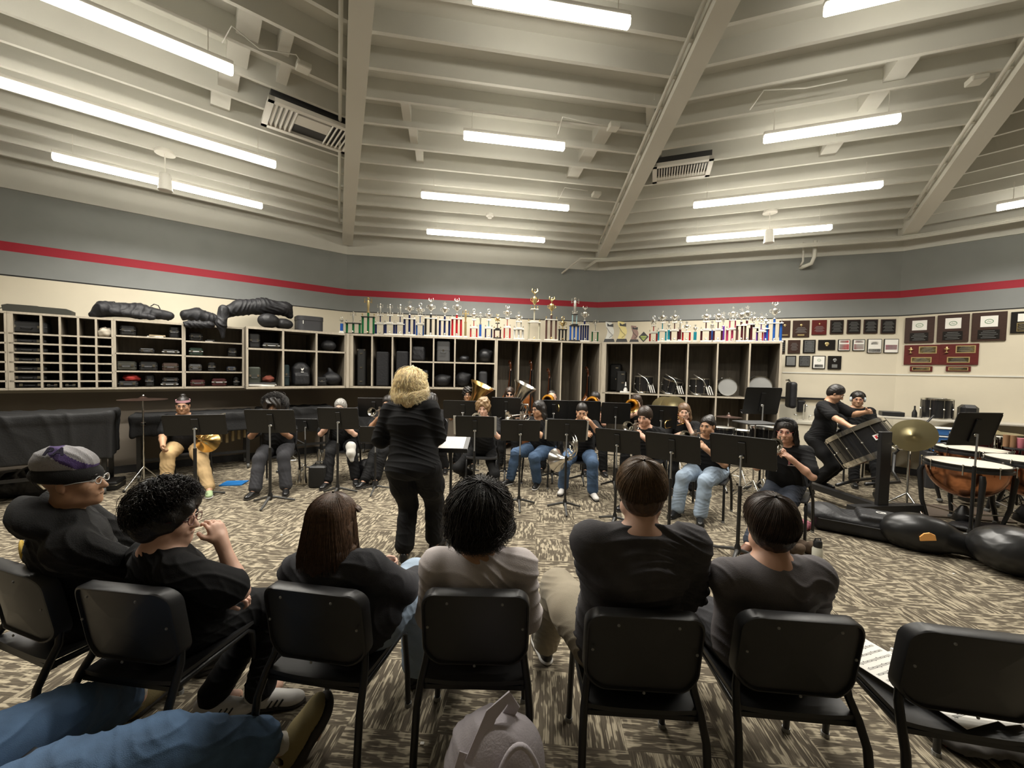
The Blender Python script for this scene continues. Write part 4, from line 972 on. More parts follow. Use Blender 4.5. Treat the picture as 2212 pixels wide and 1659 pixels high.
# ================================================================ TROPHIES
TOPZ = ZC1+.001
TC = dict(blue=(.02, .10, .40), green=(.01, .16, .05), navy=(.012, .02, .09), red=(.45, .012, .02), gold=(.60, .40, .03), wine=(.08, .012, .018), black=(.015, .015, .015), pale=(.55, .52, .40), purple=(.14, .03, .32), cyan=(.02, .28, .36), pink=(.50, .05, .14), brown=(.10, .05, .04), white=(.6, .6, .57), ice=(.35, .55, .6))
M_tg = mat('trophy_gold', (.85, .68, .34), .25, .9); M_ts = mat('trophy_silver', (.85, .84, .78), .25, .9); M_tw = mat('trophy_marble', (.72, .70, .64), .4, var=.1, vscale=40)
def tm(c): return mat('trophy_'+c, TC[c], .3, .35)
def trophy(W, px, ytop, wpx, kind, col, lab, cup='silver', tiers=1, n=3, off=None, back=.45, marble=False, fin='star', second=None):
    off = OB if off is None else off; bo = OB-.13 if back == .45 else back
    u = W.u(px, 735, bo); h = W.hit(px, ytop, bo)[2]-TOPZ; wd = wpx/850*np.linalg.norm(W.pt(u, bo)[:2])*.97
    t = thing('trophy', lab, 'trophy', W.pt(u, bo, TOPZ), W.rz)
    M = tm(col); MC = M_tg if cup == 'gold' else M_ts; base = M_tw if marble else M_blk; d = min(.13, wd*.7)
    def P(nm, fn, m, par=t, sm=40): mb = MB(); fn(mb); return mb.build(nm, m, par, smooth=sm)
    if kind == 'column':      # single column, figure on top
        P('base', lambda b: (b.box((0, 0, .015), (wd, d, .03)), b.box((0, 0, .04), (wd*.8, d*.8, .02))), base, sm=False)
        P('column', lambda b: b.box((0, 0, .05+h*.22), (wd*.55, wd*.5, h*.44)), M, sm=False); z = .05+h*.44; s = h-z; r = min(wd*.4, s*.3)
    else:
        z = 0; ww = wd; hh = h*(.46 if tiers == 1 else .34)
        for k in range(tiers):
            P('base' if k == 0 else 'platform', lambda b: b.box((0, 0, z+.014), (ww, d, .028)), base if k == 0 else (M_blk if not marble else M_tw), sm=False)
            nn = n if k == 0 else max(1, n-1); c2 = tm(second) if (second and k) else M
            for i in range(nn):
                x = 0 if nn == 1 else (i/(nn-1)-.5)*ww*.78
                P('column', lambda b: b.cyl((x, 0, z+.028), (x, 0, z+hh), min(.022, ww*.10), 8), c2)
            if k == 0 and n >= 2: P('ornament', lambda b: (b.ball((0, -d*.3, z+.055), (.020, .012, .026), 8)), MC)
            z += hh; P('platform', lambda b: b.box((0, 0, z+.008), (ww*.95, d*.9, .016)), M_blk if not marble else M_tw, sm=False); z += .016
            if n >= 3 or tiers == 2:
                for s_ in (-1, 1): P('finial', lambda b: b.lathe([(.004, 0), (.012, .005), (.005, .015), (.004, .03), (.014, .045), (.012, .058), (0, .065)], (s_*ww*.42, 0, z), n=8), MC)
            ww *= .55; hh = h*.24
        if tiers == 1 and h-z > .30: P('column', lambda b: b.cyl((0, 0, z), (0, 0, z+h*.10), .02, 8), M); z += h*.10
        s = h-z; r = min(.065, s*.26)
    k = s
    if fin != 'figure':
        P('cup', lambda b: (b.lathe([(r*.5, 0), (r*.45, k*.03), (r*.14, k*.07), (r*.14, k*.20), (r*.55, k*.27), (r*.95, k*.50), (r*.8, k*.58), (r*.3, k*.62), (r*.1, k*.66)], (0, 0, z), n=14),
            *[b.tube([(s_*r*.7, 0, z+k*.33), (s_*r*1.35, 0, z+k*.40), (s_*r*1.25, 0, z+k*.52), (s_*r*.85, 0, z+k*.52)], r*.10, 6) for s_ in (-1, 1)]), MC)
        zz = z+k*.66; q = k*.34
    else: zz = z; q = k
    if fin in ('figure', 'person'):
        P('figure', lambda b: (b.tube([(0, 0, zz), (0, 0, zz+q*.1)], q*.10, 8), b.tube([(0, 0, zz+q*.1), (0, 0, zz+q*.5), (0, 0, zz+q*.78)], [q*.05, q*.09, q*.07], 8), b.ball((0, 0, zz+q*.90), q*.085, 8),
           *[b.tube([(s_*q*.06, 0, zz+q*.72), (s_*q*.22, -.01, zz+q*.62), (s_*q*.20, -.02, zz+q*.88)], q*.028, 6) for s_ in (-1, 1)]), MC)
    elif fin == 'wreath':
        P('wreath', lambda b: (b.tube([(0, 0, zz), (0, 0, zz+q*.2)], q*.05, 6), b.tube([(q*.32*math.cos(a), 0, zz+q*.55+q*.38*math.sin(a)) for a in np.linspace(0, 2*PI, 17)[:-1]], q*.09, 6, closed=True)), MC)
    elif fin == 'eagle':
        P('eagle', lambda b: (b.ball((0, 0, zz+q*.35), (q*.14, q*.12, q*.32), 8), b.ball((0, -.01, zz+q*.72), q*.11, 8), *[b.tube([(s_*q*.08, 0, zz+q*.35), (s_*q*.42, 0, zz+q*.62), (s_*q*.36, 0, zz+q*1.0)], [q*.10, q*.12, q*.03], 8) for s_ in (-1, 1)]), MC)
    else:
        st = [((.5 if i % 2 == 0 else .21)*q*math.sin(PI*i/5), zz+q*.5+(.5 if i % 2 == 0 else .21)*q*math.cos(PI*i/5)) for i in range(10)]
        P('star', lambda b: b.prism(st, -.006, .006), MC, sm=False)
    return t
TL = [  # wall, px, top y, width px, kind, colour, label, options
 (WB, 738, 684, 9, 'column', 'blue', 'tiny trophy with blue column at the left end of the trophy row', dict(fin='wreath', marble=True)),
 (WB, 763, 672, 32, 'rack', 'green', 'short green four-column trophy second from the left end', dict(n=3, fin='figure')),
 (WB, 795, 641, 28, 'rack', 'green', 'tall dark green trophy with gold cup near the left end', dict(cup='gold', n=3, fin='figure')),
 (WB, 821, 655, 22, 'rack', 'navy', 'navy and silver trophy, left of a matching trio', dict(n=2, marble=True, tiers=2, fin='figure')),
 (WB, 842, 656, 22, 'rack', 'navy', 'navy and silver trophy, middle of a matching trio', dict(n=2, marble=True, tiers=2, fin='figure')),
 (WB, 864, 657, 20, 'rack', 'navy', 'navy and silver trophy, right of a matching trio', dict(n=2, marble=True, tiers=2, fin='figure')),
 (WB, 884, 648, 26, 'rack', 'navy', 'navy column trophy topped by a big silver cup right of the trio', dict(n=3, marble=True)),
 (WB, 907, 654, 18, 'rack', 'blue', 'bright blue two-tier trophy with silver cup', dict(n=2, tiers=2, marble=True, fin='wreath')),
 (WB, 930, 644, 28, 'rack', 'black', 'white framed trophy with black centre column and eagle top', dict(n=3, marble=True, fin='eagle')),
 (WB, 960, 651, 26, 'rack', 'navy', 'navy column trophy with star topped silver cup', dict(n=3, marble=True)),
 (WB, 986, 644, 24, 'rack', 'red', 'red and brown column trophy with eagle top and silver cup', dict(n=3, fin='eagle', marble=True)),
 (WB, 1005, 668, 9, 'column', 'gold', 'slim trophy with yellow gold column', dict(fin='figure', cup='gold', marble=True)),
 (WB, 1023, 667, 17, 'rack', 'red', 'small red two-tier trophy beside the yellow column', dict(n=2, tiers=2, marble=True, fin='wreath')),
 (WB, 1037, 674, 9, 'column', 'blue', 'slim bright blue single column trophy', dict(fin='figure', marble=True)),
 (WB, 1055, 667, 17, 'rack', 'navy', 'small navy two-tier trophy with silver wreath', dict(n=2, tiers=2, marble=True, fin='wreath', second='cyan')),
 (WB, 1074, 678, 17, 'rack', 'wine', 'low dark wine trophy with a small eagle', dict(n=2, tiers=2, cup='gold', fin='eagle')),
 (WB, 1095, 660, 16, 'rack', 'red', 'narrow red trophy with eagle top', dict(n=2, tiers=2, marble=True, fin='eagle', second='red')),
 (WB, 1120, 672, 24, 'rack', 'white', 'all silver trophy with small stars on top', dict(n=3, tiers=2, marble=True)),
 (WB, 1153, 623, 30, 'rack', 'pale', 'tallest trophy of the row with pale gold tiers and eagle top', dict(n=2, tiers=2, marble=True, fin='eagle', cup='gold')),
 (WB, 1190, 640, 28, 'rack', 'brown', 'tall trophy on three thin brown columns with gold cup', dict(n=3, marble=True, fin='eagle', cup='gold')),
 (WB, 1215, 683, 19, 'rack', 'black', 'short black column trophy with clock-like gold disc', dict(n=3, fin='wreath', cup='gold')),
 (WB, 1240, 641, 22, 'rack', 'blue', 'tall blue trophy with icy glass figure on top', dict(n=3, fin='figure', tiers=2, second='ice')),
 (WB, 1262, 661, 20, 'rack', 'navy', 'navy four-column trophy with eagle and white base plate', dict(n=4, fin='eagle', marble=True)),
 (WB, 1285, 690, 16, 'rack', 'green', 'small pale trophy with green columns at the corner', dict(n=2, fin='figure', marble=True)),
 (WC, 1411, 682, 17, 'rack', 'red', 'bright red trophy, leftmost on the drum cabinet', dict(n=2, tiers=2, fin='wreath', marble=True)),
 (WC, 1430, 672, 18, 'rack', 'cyan', 'blue and cyan trophy with tall silver figure', dict(n=2, tiers=2, fin='person', marble=True)),
 (WC, 1444, 692, 8, 'column', 'cyan', 'slim cyan single column trophy on the drum cabinet', dict(fin='star', marble=True)),
 (WC, 1456, 671, 18, 'rack', 'wine', 'dark red two-tier trophy with silver figure', dict(n=2, tiers=2, fin='person', marble=True)),
 (WC, 1468, 690, 9, 'column', 'wine', 'narrow dark red column trophy beside the two-tier one', dict(fin='figure', marble=True)),
 (WC, 1482, 693, 17, 'rack', 'red', 'low bright red trophy on the drum cabinet', dict(n=2, fin='star', marble=True)),
 (WC, 1501, 700, 10, 'column', 'cyan', 'tiny turquoise trophy in the middle of the drum cabinet', dict(fin='star', marble=True)),
 (WC, 1524, 669, 20, 'rack', 'wine', 'wine coloured trophy with silver figure left of the purple column', dict(n=2, tiers=2, fin='person', marble=True)),
 (WC, 1537, 692, 9, 'column', 'blue', 'small blue column trophy before a wine coloured one', dict(fin='star', marble=True)),
 (WC, 1550, 668, 18, 'rack', 'wine', 'wine trophy with figure directly left of the purple column', dict(n=2, tiers=2, fin='person', marble=True)),
 (WC, 1561, 672, 9, 'column', 'purple', 'tall purple single column trophy with star', dict(fin='star', marble=True)),
 (WC, 1581, 662, 22, 'rack', 'pink', 'pink and brown two-tier trophy with tall figure', dict(n=3, tiers=2, fin='person', marble=True)),
 (WC, 1600, 664, 18, 'rack', 'brown', 'brown column trophy with silver star left of the biggest star', dict(n=2, fin='star', marble=True)),
 (WC, 1612, 659, 20, 'rack', 'wine', 'trophy with the biggest silver star and wine columns', dict(n=2, fin='star', marble=True)),
 (WC, 1627, 674, 16, 'rack', 'black', 'dark column trophy with silver figure right of the big star', dict(n=2, fin='person', marble=True)),
 (WC, 1643, 675, 16, 'rack', 'purple', 'purple and brown trophy near the right end', dict(n=2, tiers=2, fin='star', marble=True)),
 (WC, 1653, 678, 12, 'rack', 'red', 'narrow red trophy with figure near the right end', dict(n=2, fin='person', marble=True)),
 (WC, 1671, 652, 28, 'rack', 'blue', 'wide blue column trophy with big silver cup at the right end', dict(n=3, marble=True, fin='eagle'))]
for W, px, yt, wp, kd, c, lab, kw in TL:
    kw = dict(kw); 
    if 'marble' not in kw: kw['marble'] = False
    trophy(W, px, yt, wp, kd, c, lab, back=OB-.10-.16*(px % 2), **kw)
# three wavy awards and a diamond plaque
for px, yt, wp, c, lab in ((1316, 695, 24, (.62, .62, .58), 'wavy silver award on black base at the cabinet corner'), (1343, 694, 25, (.72, .62, .28), 'wavy yellow gold award between the silver and bronze ones'), (1370, 703, 20, (.30, .20, .17), 'smaller wavy bronze award right of the gold one')):
    u = WC.u(px, 735, OB-.1); h = WC.hit(px, yt, OB-.1)[2]-TOPZ; wd = wp/850*8.2
    t = thing('wave_award', lab, 'award', WC.pt(u, OB-.1, TOPZ), WC.rz)
    mb = MB(); mb.prism([(-wd*.5, 0), (wd*.5, 0), (wd*.40, h*.16), (-wd*.40, h*.16)], -.04, .04); mb.build('base', M_dgrey, t)
    L = [(-wd*.28+wd*.10*math.sin(q*6-1), h*.16+h*.84*q) for q in np.linspace(0, 1, 12)]; Rr = [(wd*.30+wd*.12*math.sin(q*6-1), h*.16+h*.80*q) for q in np.linspace(1, 0, 12)]
    mb = MB(); mb.prism(L+Rr, -.012, .012); mb.build('award_plate', mat('award_%.2f' % c[0], c, .4, .3), t)
    mb = MB(); mb.prism([(-wd*.2, h*.78), (wd*.35, h*.74), (wd*.33, h*.90), (0, h*.84), (-wd*.22, h*.93)], -.015, -.0125); mb.tube([(-wd*.25, -.014, h*.72), (0, -.014, h*.5), (wd*.3, -.014, h*.35), (0, -.014, h*.22)], .004, 5); mb.build('dark_motif', M_dgrey, t)
u = WC.u(1390, 735, OB-.1); t = thing('diamond_plaque', 'black and green diamond shaped plaque standing on the cabinet', 'plaque', WC.pt(u, OB-.1, TOPZ), WC.rz)
mb = MB(); mb.prism([(0, 0), (.10, .11), (0, .22), (-.10, .11)], -.01, .01); mb.build('board', M_dgrey, t)
mb = MB(); mb.prism([(-.05, .09), (.05, .09), (0, .03)], -.014, -.0105); mb.box((0, -.012, .115), (.12, .003, .03)); mb.build('green_badge', mat('badge_green', (.28, .34, .10), .5), t)
# ================================================================ PLAQUES
M_pw = mat('plaque_walnut', (.045, .022, .016), .4, var=.25, vscale=30, stretch=(1, 1, 8)); M_pr = mat('plaque_cherry', (.11, .018, .016), .35, var=.2, vscale=25, stretch=(1, 1, 8)); M_pp = mat('plaque_plate', (.025, .022, .02), .3, .4); M_pg = mat('plaque_gold', (.70, .55, .26), .35, .7); M_ps = mat('plaque_silver', (.35, .36, .36), .35, .6)
M_plb = mat('photo_red', (.60, .04, .06), .6); M_green = mat('emblem_green', (.05, .22, .08), .6)
def plaque(W, x0, y0, x1, y1, board, label, plates=(), group=None, emb=None):
    u0, z1 = W.uz(x0, y0, .02); u1, z0 = W.uz(x1, y1, .02); w_, h_ = abs(u1-u0), abs(z1-z0)
    t = thing('plaque', label, 'plaque', W.pt((u0+u1)/2, .002, (z0+z1)/2), W.rz, group)
    mb = MB(); mb.box((0, -.011, 0), (w_, .02, h_), bev=.004); mb.build('board', board, t)
    for (cx, cz, pw, ph, m, ln) in plates:
        mb = MB(); mb.box((cx*w_, -.0235, cz*h_), (pw*w_, .004, ph*h_)); q = mb.build('name_plate', m, t)
        if ln:
            mb = MB(); n = ln
            for k in range(n): mb.box((cx*w_, -.0262, cz*h_+ph*h_*(.36-.72*k/max(1, n-1))), (pw*w_*(.55+.3*((k*7) % 3)/2), .001, min(.006, ph*h_/n*.3)))
            mb.build('engraved_lines', M_ps if m is not M_paper else M_dgrey, q)
    if emb:
        k, cx, cz, r = emb; mb = MB(); c = V(cx*w_, -.027, cz*h_)
        if k == 'ring': mb.tube([c+V(r*1.3*math.cos(a), 0, r*math.sin(a)) for a in np.linspace(0, 2*PI, 21)[:-1]], r*.10, 5, closed=True); mb.tube([c+V(-r*.6, 0, -r*.2), c+V(-r*.2, 0, r*.3), c+V(r*.1, 0, -r*.2), c+V(r*.7, 0, 0)], r*.08, 5); m = M_green
        elif k == 'cup': mb.lathe([(r*.5, -r), (r*.15, -r*.7), (r*.12, -r*.1), (r*.7, r*.3), (r*.6, r*.5), (0, r*.5)], c, (0, 0, 1), 12); mb.ball(c+V(0, 0, r*.85), r*.3, 8); m = M_pg
        else: mb.ball(c, (r, .006, r*.9), 12); mb.ball(c-V(0, 0, r), (r*.5, .005, r*.35), 10); m = M_pg if k == 'gold' else M_ps
        mb.build('emblem', m, t, smooth=40)
    return t
Pl = lambda x, y: (1660+x/4.007, 640+y/4.007)
def pq(W, x0, y0, x1, y1, *a, **k): return plaque(W, *Pl(x0, y0), *Pl(x1, y1), *a, **k)
pq(WC, 96, 212, 186, 352, M_pw, 'walnut plaque with gold emblem half behind the last trophy', [(0, -.38, .6, .06, M_pg, 0)], emb=('gold', 0, .22, .022))
pq(WC, 214, 210, 352, 352, M_pw, 'walnut plaque with gold emblem and gold strip, second in the top row', [(0, -.38, .4, .08, M_pg, 0), (0, -.08, .8, .4, M_pw, 6)], emb=('gold', 0, .22, .022))
pq(WC, 379, 206, 501, 332, M_pr, 'dark red plaque with small gold emblem, third in the top row', [(0, -.12, .8, .5, M_pr, 7)], emb=('gold', 0, .24, .014))
for i, (a, b, c, d) in enumerate(((537, 206, 648, 326), (683, 203, 795, 323), (828, 201, 944, 322), (977, 199, 1100, 323))):
    pq(WC, a, b, c, d, M_pw, 'plain dark plaque full of fine text, %s of four alike in the top row' % ('first', 'second', 'third', 'last')[i], [(0, 0, .86, .86, M_pp, 9)], group='four plain text plaques')
pq(WC, 110, 380, 143, 495, M_pw, 'dark plaque partly hidden behind the cabinet edge in the middle row', [(0, 0, .8, .8, M_pp, 5)])
pq(WC, 171, 379, 273, 494, M_pw, 'brown plaque at the left of the middle row', [(0, 0, .7, .7, M_pw, 7)])
pq(WC, 302, 377, 405, 491, M_pp, 'black plaque with thin silver border and green tint in the middle row', [(0, 0, .76, .84, M_ps, 0), (0, 0, .72, .80, mat('plaque_green', (.012, .035, .025), .4), 7)])
pq(WC, 433, 377, 577, 464, M_pp, 'wide black plaque with a large gold flower emblem', [], emb=('gold', 0, .1, .036))
pq(WC, 604, 374, 704, 473, M_pp, 'small framed bright red picture, left of two alike', [(0, 0, .86, .88, M_paper, 0), (0, -.15, .80, .48, M_plb, 0), (0, .3, .7, .2, M_plb, 3)], group='two framed red pictures')
pq(WC, 731, 373, 833, 473, M_pp, 'small framed bright red picture, right of two alike', [(0, 0, .86, .88, M_paper, 0), (0, -.15, .80, .48, M_plb, 0), (0, .3, .7, .2, M_plb, 3)], group='two framed red pictures')
pq(WC, 859, 370, 977, 491, M_pp, 'framed white print with dark crowd along its bottom', [(0, 0, .9, .92, M_paper, 0), (0, -.32, .86, .22, M_dgrey, 0), (0, .2, .5, .2, M_paper, 3)])
pq(WC, 1003, 369, 1122, 491, M_pp, 'framed pink and white print at the right end of the middle row', [(0, 0, .9, .92, M_paper, 0), (0, -.1, .8, .35, mat('print_pink', (.45, .12, .18), .7), 4)])
pq(WC, 149, 514, 237, 607, M_pp, 'black plaque with grey silver plate at the left of the bottom row', [(0, 0, .78, .8, M_ps, 5)])
pq(WC, 267, 515, 358, 608, M_pp, 'black plaque with thin silver outline, second in the bottom row', [(0, 0, .84, .86, M_ps, 0), (0, 0, .79, .81, M_pp, 6)])
pq(WC, 382, 514, 490, 629, M_pp, 'white plaque in black frame with oval emblem in the bottom row', [(0, .0, .84, .88, M_paper, 0), (0, -.28, .64, .22, M_pp, 2)], emb=('ring', 0, .16, .022))
pq(WC, 517, 516, 628, 634, M_pp, 'black plaque with big round silver emblem at the end of the bottom row', [(0, -.25, .4, .25, M_ps, 0)], emb=('silver', 0, .2, .032))
for i, (a, b, c, d) in enumerate(((1186, 188, 1430, 400), (1467, 166, 1731, 392), (1766, 146, 2056, 383))):
    W = WD; q = pq(W, a, b, c, d, M_pw, 'large walnut plaque with white emblem square, %s of three on the right wall' % ('left', 'middle', 'right')[i], [(0, .18, .5, .38, M_paper, 0), (0, -.27, .62, .32, M_pp, 5)], emb=('ring', 0, .18, .034))
pq(WD, 2103, 137, 2260, 316, M_pp, 'large black plaque cut off by the right edge of the view', [(.1, .22, .5, .36, M_paper, 0), (.1, -.22, .55, .4, M_pg, 0), (.1, -.22, .50, .36, M_pp, 4)])
for i, (a, b, c, d) in enumerate(((1178, 424, 1476, 593), (1483, 416, 1815, 594))):
    pq(WD, a, b, c, d, M_pr, 'wide cherry red plaque with gold cup and two gold framed plates, %s one' % ('left', 'right')[i], [(.17, .24, .5, .36, M_pg, 0), (.17, .24, .44, .28, M_pp, 4), (0, -.26, .58, .28, M_pg, 0), (0, -.26, .52, .20, M_pp, 3)], emb=('cup', -.31, .22, .05))
    pq(WD, (1225, 1536)[i], 605, (1418, 1750)[i], 652, M_pr, 'small gold framed cherry strip hanging under the %s wide plaque' % ('left', 'right')[i], [(0, 0, .8, .62, M_pg, 0), (0, 0, .72, .44, M_pp, 1)])
# ================================================================ BAGS AND CASES ON TOP OF THE CABINETS
def soft(name, label, cat, fn, m, vox=.014, amp=.008, seed=1, dirs=((1, .2, .4), (.3, 1, .5)), parent=None):
    S = SDF(vox); fn(S); P, F = S.mesh(); P = folds(P, F, amp, .7, seed, dirs); o = npmesh(name, P, F, m, parent); return tag(o, label, cat)
def wp(W, px, py, off): h = W.hit(px, py, off); return V(*h)
RA = WA.R(); o_ = .26
M_nyl2 = mat('charcoal_nylon', (.011, .011, .0135), .6, bump=.3, bscale=50)
b1 = soft('instrument_bag', 'long black soft gig bag lying on the left cabinet top, left one', 'gig bag', lambda S: (S.chain([wp(WA, 202, 680, o_), wp(WA, 225, 668, o_), wp(WA, 300, 672, o_), wp(WA, 366, 682, o_-.02)], [.06, .11, .115, .07], .06), S.cap(wp(WA, 240, 672, o_+.1), wp(WA, 330, 686, o_+.12), .05, .045, .05)), M_nyl2, seed=2, amp=.016)
mb = MB(); mb.tube([wp(WA, 232, 657, o_), wp(WA, 237, 652, o_), wp(WA, 247, 652, o_), wp(WA, 252, 658, o_)], .008, 6); mb.build('handle', M_nylon, b1)
mb = MB(); mb.tube([wp(WA, 325, 662, o_), wp(WA, 333, 657, o_), wp(WA, 342, 660, o_), wp(WA, 346, 668, o_)], .008, 6); mb.build('handle', M_nylon, b1)
soft('instrument_bag', 'crumpled black bag hanging over the shelf edge in the middle of the left cabinets', 'gig bag', lambda S: (S.chain([wp(WA, 402, 680, o_), wp(WA, 425, 680, o_), wp(WA, 460, 690, o_)], [.09, .11, .10], .05), S.cap(wp(WA, 405, 700, OA+.03), wp(WA, 455, 702, OA+.03), .06, .06, .05)), M_nyl2, seed=5, amp=.02)
soft('instrument_bag', 'big black soft bag arching over the deep cabinet with a flap hanging down', 'gig bag', lambda S: (S.chain([wp(WA, 488, 675, .45), wp(WA, 520, 664, .45), wp(WA, 570, 662, .45), wp(WA, 616, 668, .45), wp(WA, 626, 682, .45)], [.10, .13, .14, .12, .06], .06), S.chain([wp(WA, 483, 668, .62), wp(WA, 478, 700, .66), wp(WA, 482, 728, .66)], [.08, .075, .03], .04)), M_nyl2, seed=8, amp=.018)
soft('instrument_case', 'rounded black hard bag with shiny top left of the boxy case, on the deep cabinet', 'case', lambda S: (S.ell(wp(WA, 580, 693, .64), (.17, .13, .13), RA), S.ell(wp(WA, 612, 700, .58), (.16, .12, .10), RA)), M_nylon, seed=9, amp=.006)
bc = thing('instrument_case', 'boxy dark grey round-cornered case at the right end of the deep cabinet top', 'case', WA.pt(WA.u(667, 710, .45), .45, TOPZ), WA.rz)
mb = MB(); mb.prism(rrect(.44, .44, .11, 6), 0, .20, lambda p: V(p[0], p[2], p[1])); mb.build('case_body', mat('grey_nylon', (.035, .035, .038), .6, bump=.2, bscale=200), bc, smooth=35)
mb = MB(); mb.prism(rrect(.45, .45, .115, 6), .20, .28, lambda p: V(p[0], p[2], p[1])); mb.build('lid', MATS['grey_nylon'], bc, smooth=35)
mb = MB(); mb.box((-.14, -.222, .16), (.012, .006, .06)); mb.build('zip_pull', M_white, bc)
t = thing('instrument_case', 'flat olive trumpet case lying on the far left cabinet top', 'case', WA.pt(WA.u(86, 670, .25), .25, TOPZ), WA.rz)
mb = MB(); mb.prism([(-.30, 0), (.32, 0), (.32, .07), (.27, .09), (.02, .095), (-.0, .10), (-.26, .10), (-.31, .08)], -.13, .13); mb.build('shell', MATS['olive_case'], t)
mb = MB(); mb.tube([(-.31, 0, .06), (-.36, 0, .04), (-.38, 0, .02), (-.36, 0, .01)], .006, 6); mb.build('strap', M_nylon, t)
# deep cabinet: backpack, round gig bag, rounded case
q = place(WA, OB, 655, z0_, .20)
bp_ = soft('backpack', 'black backpack with white bird emblem standing in the deep cabinet', 'backpack', lambda S: (S.box(q+V(0, 0, .19), (.30, .20, .38), RA, .07), S.box(q+V(0, 0, .12)-RA[:, 1]*.09, (.25, .09, .20), RA, .03), S.ell(q+V(0, 0, .36), (.12, .09, .08), RA)), M_nylon, seed=3, amp=.004)
mb = MB(); f = q+V(0, 0, .30)-RA[:, 1]*.125; mb.add([f+RA@V(x, 0, z) for x, z in ((-.03, .03), (.0, .015), (.03, .035), (.02, .0), (.005, -.02), (-.02, -.01), (-.015, .01))], [tuple(range(7))]); mb.box(f-V(0, 0, .045), (.045, .002, .012), RA); mb.build('bird_emblem', M_white, bp_)
q = place(WA, OB, 722, z0_, .18); soft('gig_bag', 'round bottomed black bag with grey band, lower right of the deep cabinet', 'gig bag', lambda S: (S.ell(q+V(0, 0, .13), (.18, .14, .125), RA), S.cap(q+V(0, 0, .2), q+V(-.05, 0, .32), .07, .03, .04)), M_nylon, seed=4, amp=.004)
q = place(WA, OB, 715, zm, .2); soft('gig_bag', 'black bag with glossy rounded end, upper right of the deep cabinet', 'gig bag', lambda S: (S.ell(q+V(0, 0, .11), (.14, .14, .105), RA), S.ell(q+V(-.03, 0, .17), (.07, .1, .06), RA)), M_nylon, seed=6, amp=.004)
q = place(WA, OB, 583, z0_+.03, .16); blob_cloth('cap', q+V(0, 0, .09), (.09, .09, .06), mat('rust_cloth', (.12, .025, .012), .9), 'dark rust red cloth heap on the deep cabinet floor', 'cloth', 8)
# tall bays of the back wall unit
RB = WB.R(); zt0 = ZC0+.042
def tall(px, w_, h_, lab, latches=True, m=M_case, top=False, zz=zt0):
    p = place(WB, OB, px, zz, .15); t = thing('tall_instrument_case', lab, 'case', p, WB.rz)
    mb = MB(); mb.box((0, 0, h_/2), (w_, .22, h_), bev=.02); mb.build('shell', m, t)
    if latches:
        for z in (.12, .5, .88):
            mb = MB(); mb.box((0, -.113, z*h_), (.05, .008, .022)); mb.build('latch', M_chrome, t)
        for s in (-1, 1):
            mb = MB(); mb.box((s*w_*.4, -.105, h_-.015), (.03, .02, .03)); mb.build('corner_guard', M_chrome, t)
    return t
tall(779, .15, .72, 'tall narrow black case with chrome latches in the first bay under the trophies')
tall(825, .24, .68, 'tall dark padded case in the second bay, no metal', False, M_nylon); tall(868, .24, .70, 'dark padded case in the third bay behind the blond head', False, M_nylon)
zrow = fr(.49)[0]+.015
def blk(px, zz, r, lab, kind='round', back=.2, seed=1, m=M_nylon):
    q = place(WB, OB, px, zz, back); soft('gig_bag', lab, 'gig bag', lambda S: (S.ell(q+V(0, 0, r[2]), r, RB), S.cap(q+V(0, 0, r[2]), q+V(r[0]*.9, 0, r[2]*1.5), r[2]*.5, r[2]*.3, .05)) if kind == 'round' else (S.box(q+V(0, 0, r[2]), (r[0]*2, r[1]*2, r[2]*2), RB, .05), S.ell(q+V(0, 0, r[2]), r, RB)), m, seed=seed, amp=.004)
blk(902, zrow, (.13, .12, .15), 'soft black bag with pale stripe in the upper split row, first from left', 'box', seed=3)
case_at(WB, OB, 957, zrow, .26, .42, .28, 'upright dark grey case with central silver clasp, upper split row', m=M_caseg, lat=1)
blk(1002, zrow, (.10, .12, .07), 'flat draped black bag in the third upper split box', seed=5); blk(1048, zrow, (.14, .13, .15), 'glossy rounded black case with white tag, fourth upper split box', seed=6, m=M_blk)
blk(955, zt0, (.17, .13, .13), 'black horn shaped bag with silver buckles in the lower split row', seed=7); blk(1000, zt0, (.15, .13, .16), 'rumpled dark bag in the third lower split box', seed=8); blk(912, zt0, (.12, .12, .17), 'dark bag in the first lower split box behind the blond head', 'box', seed=9)
blk(1045, zt0, (.09, .10, .17), 'grey upright bag in the last lower split box', 'box', seed=10, m=MATS['grey_nylon'])
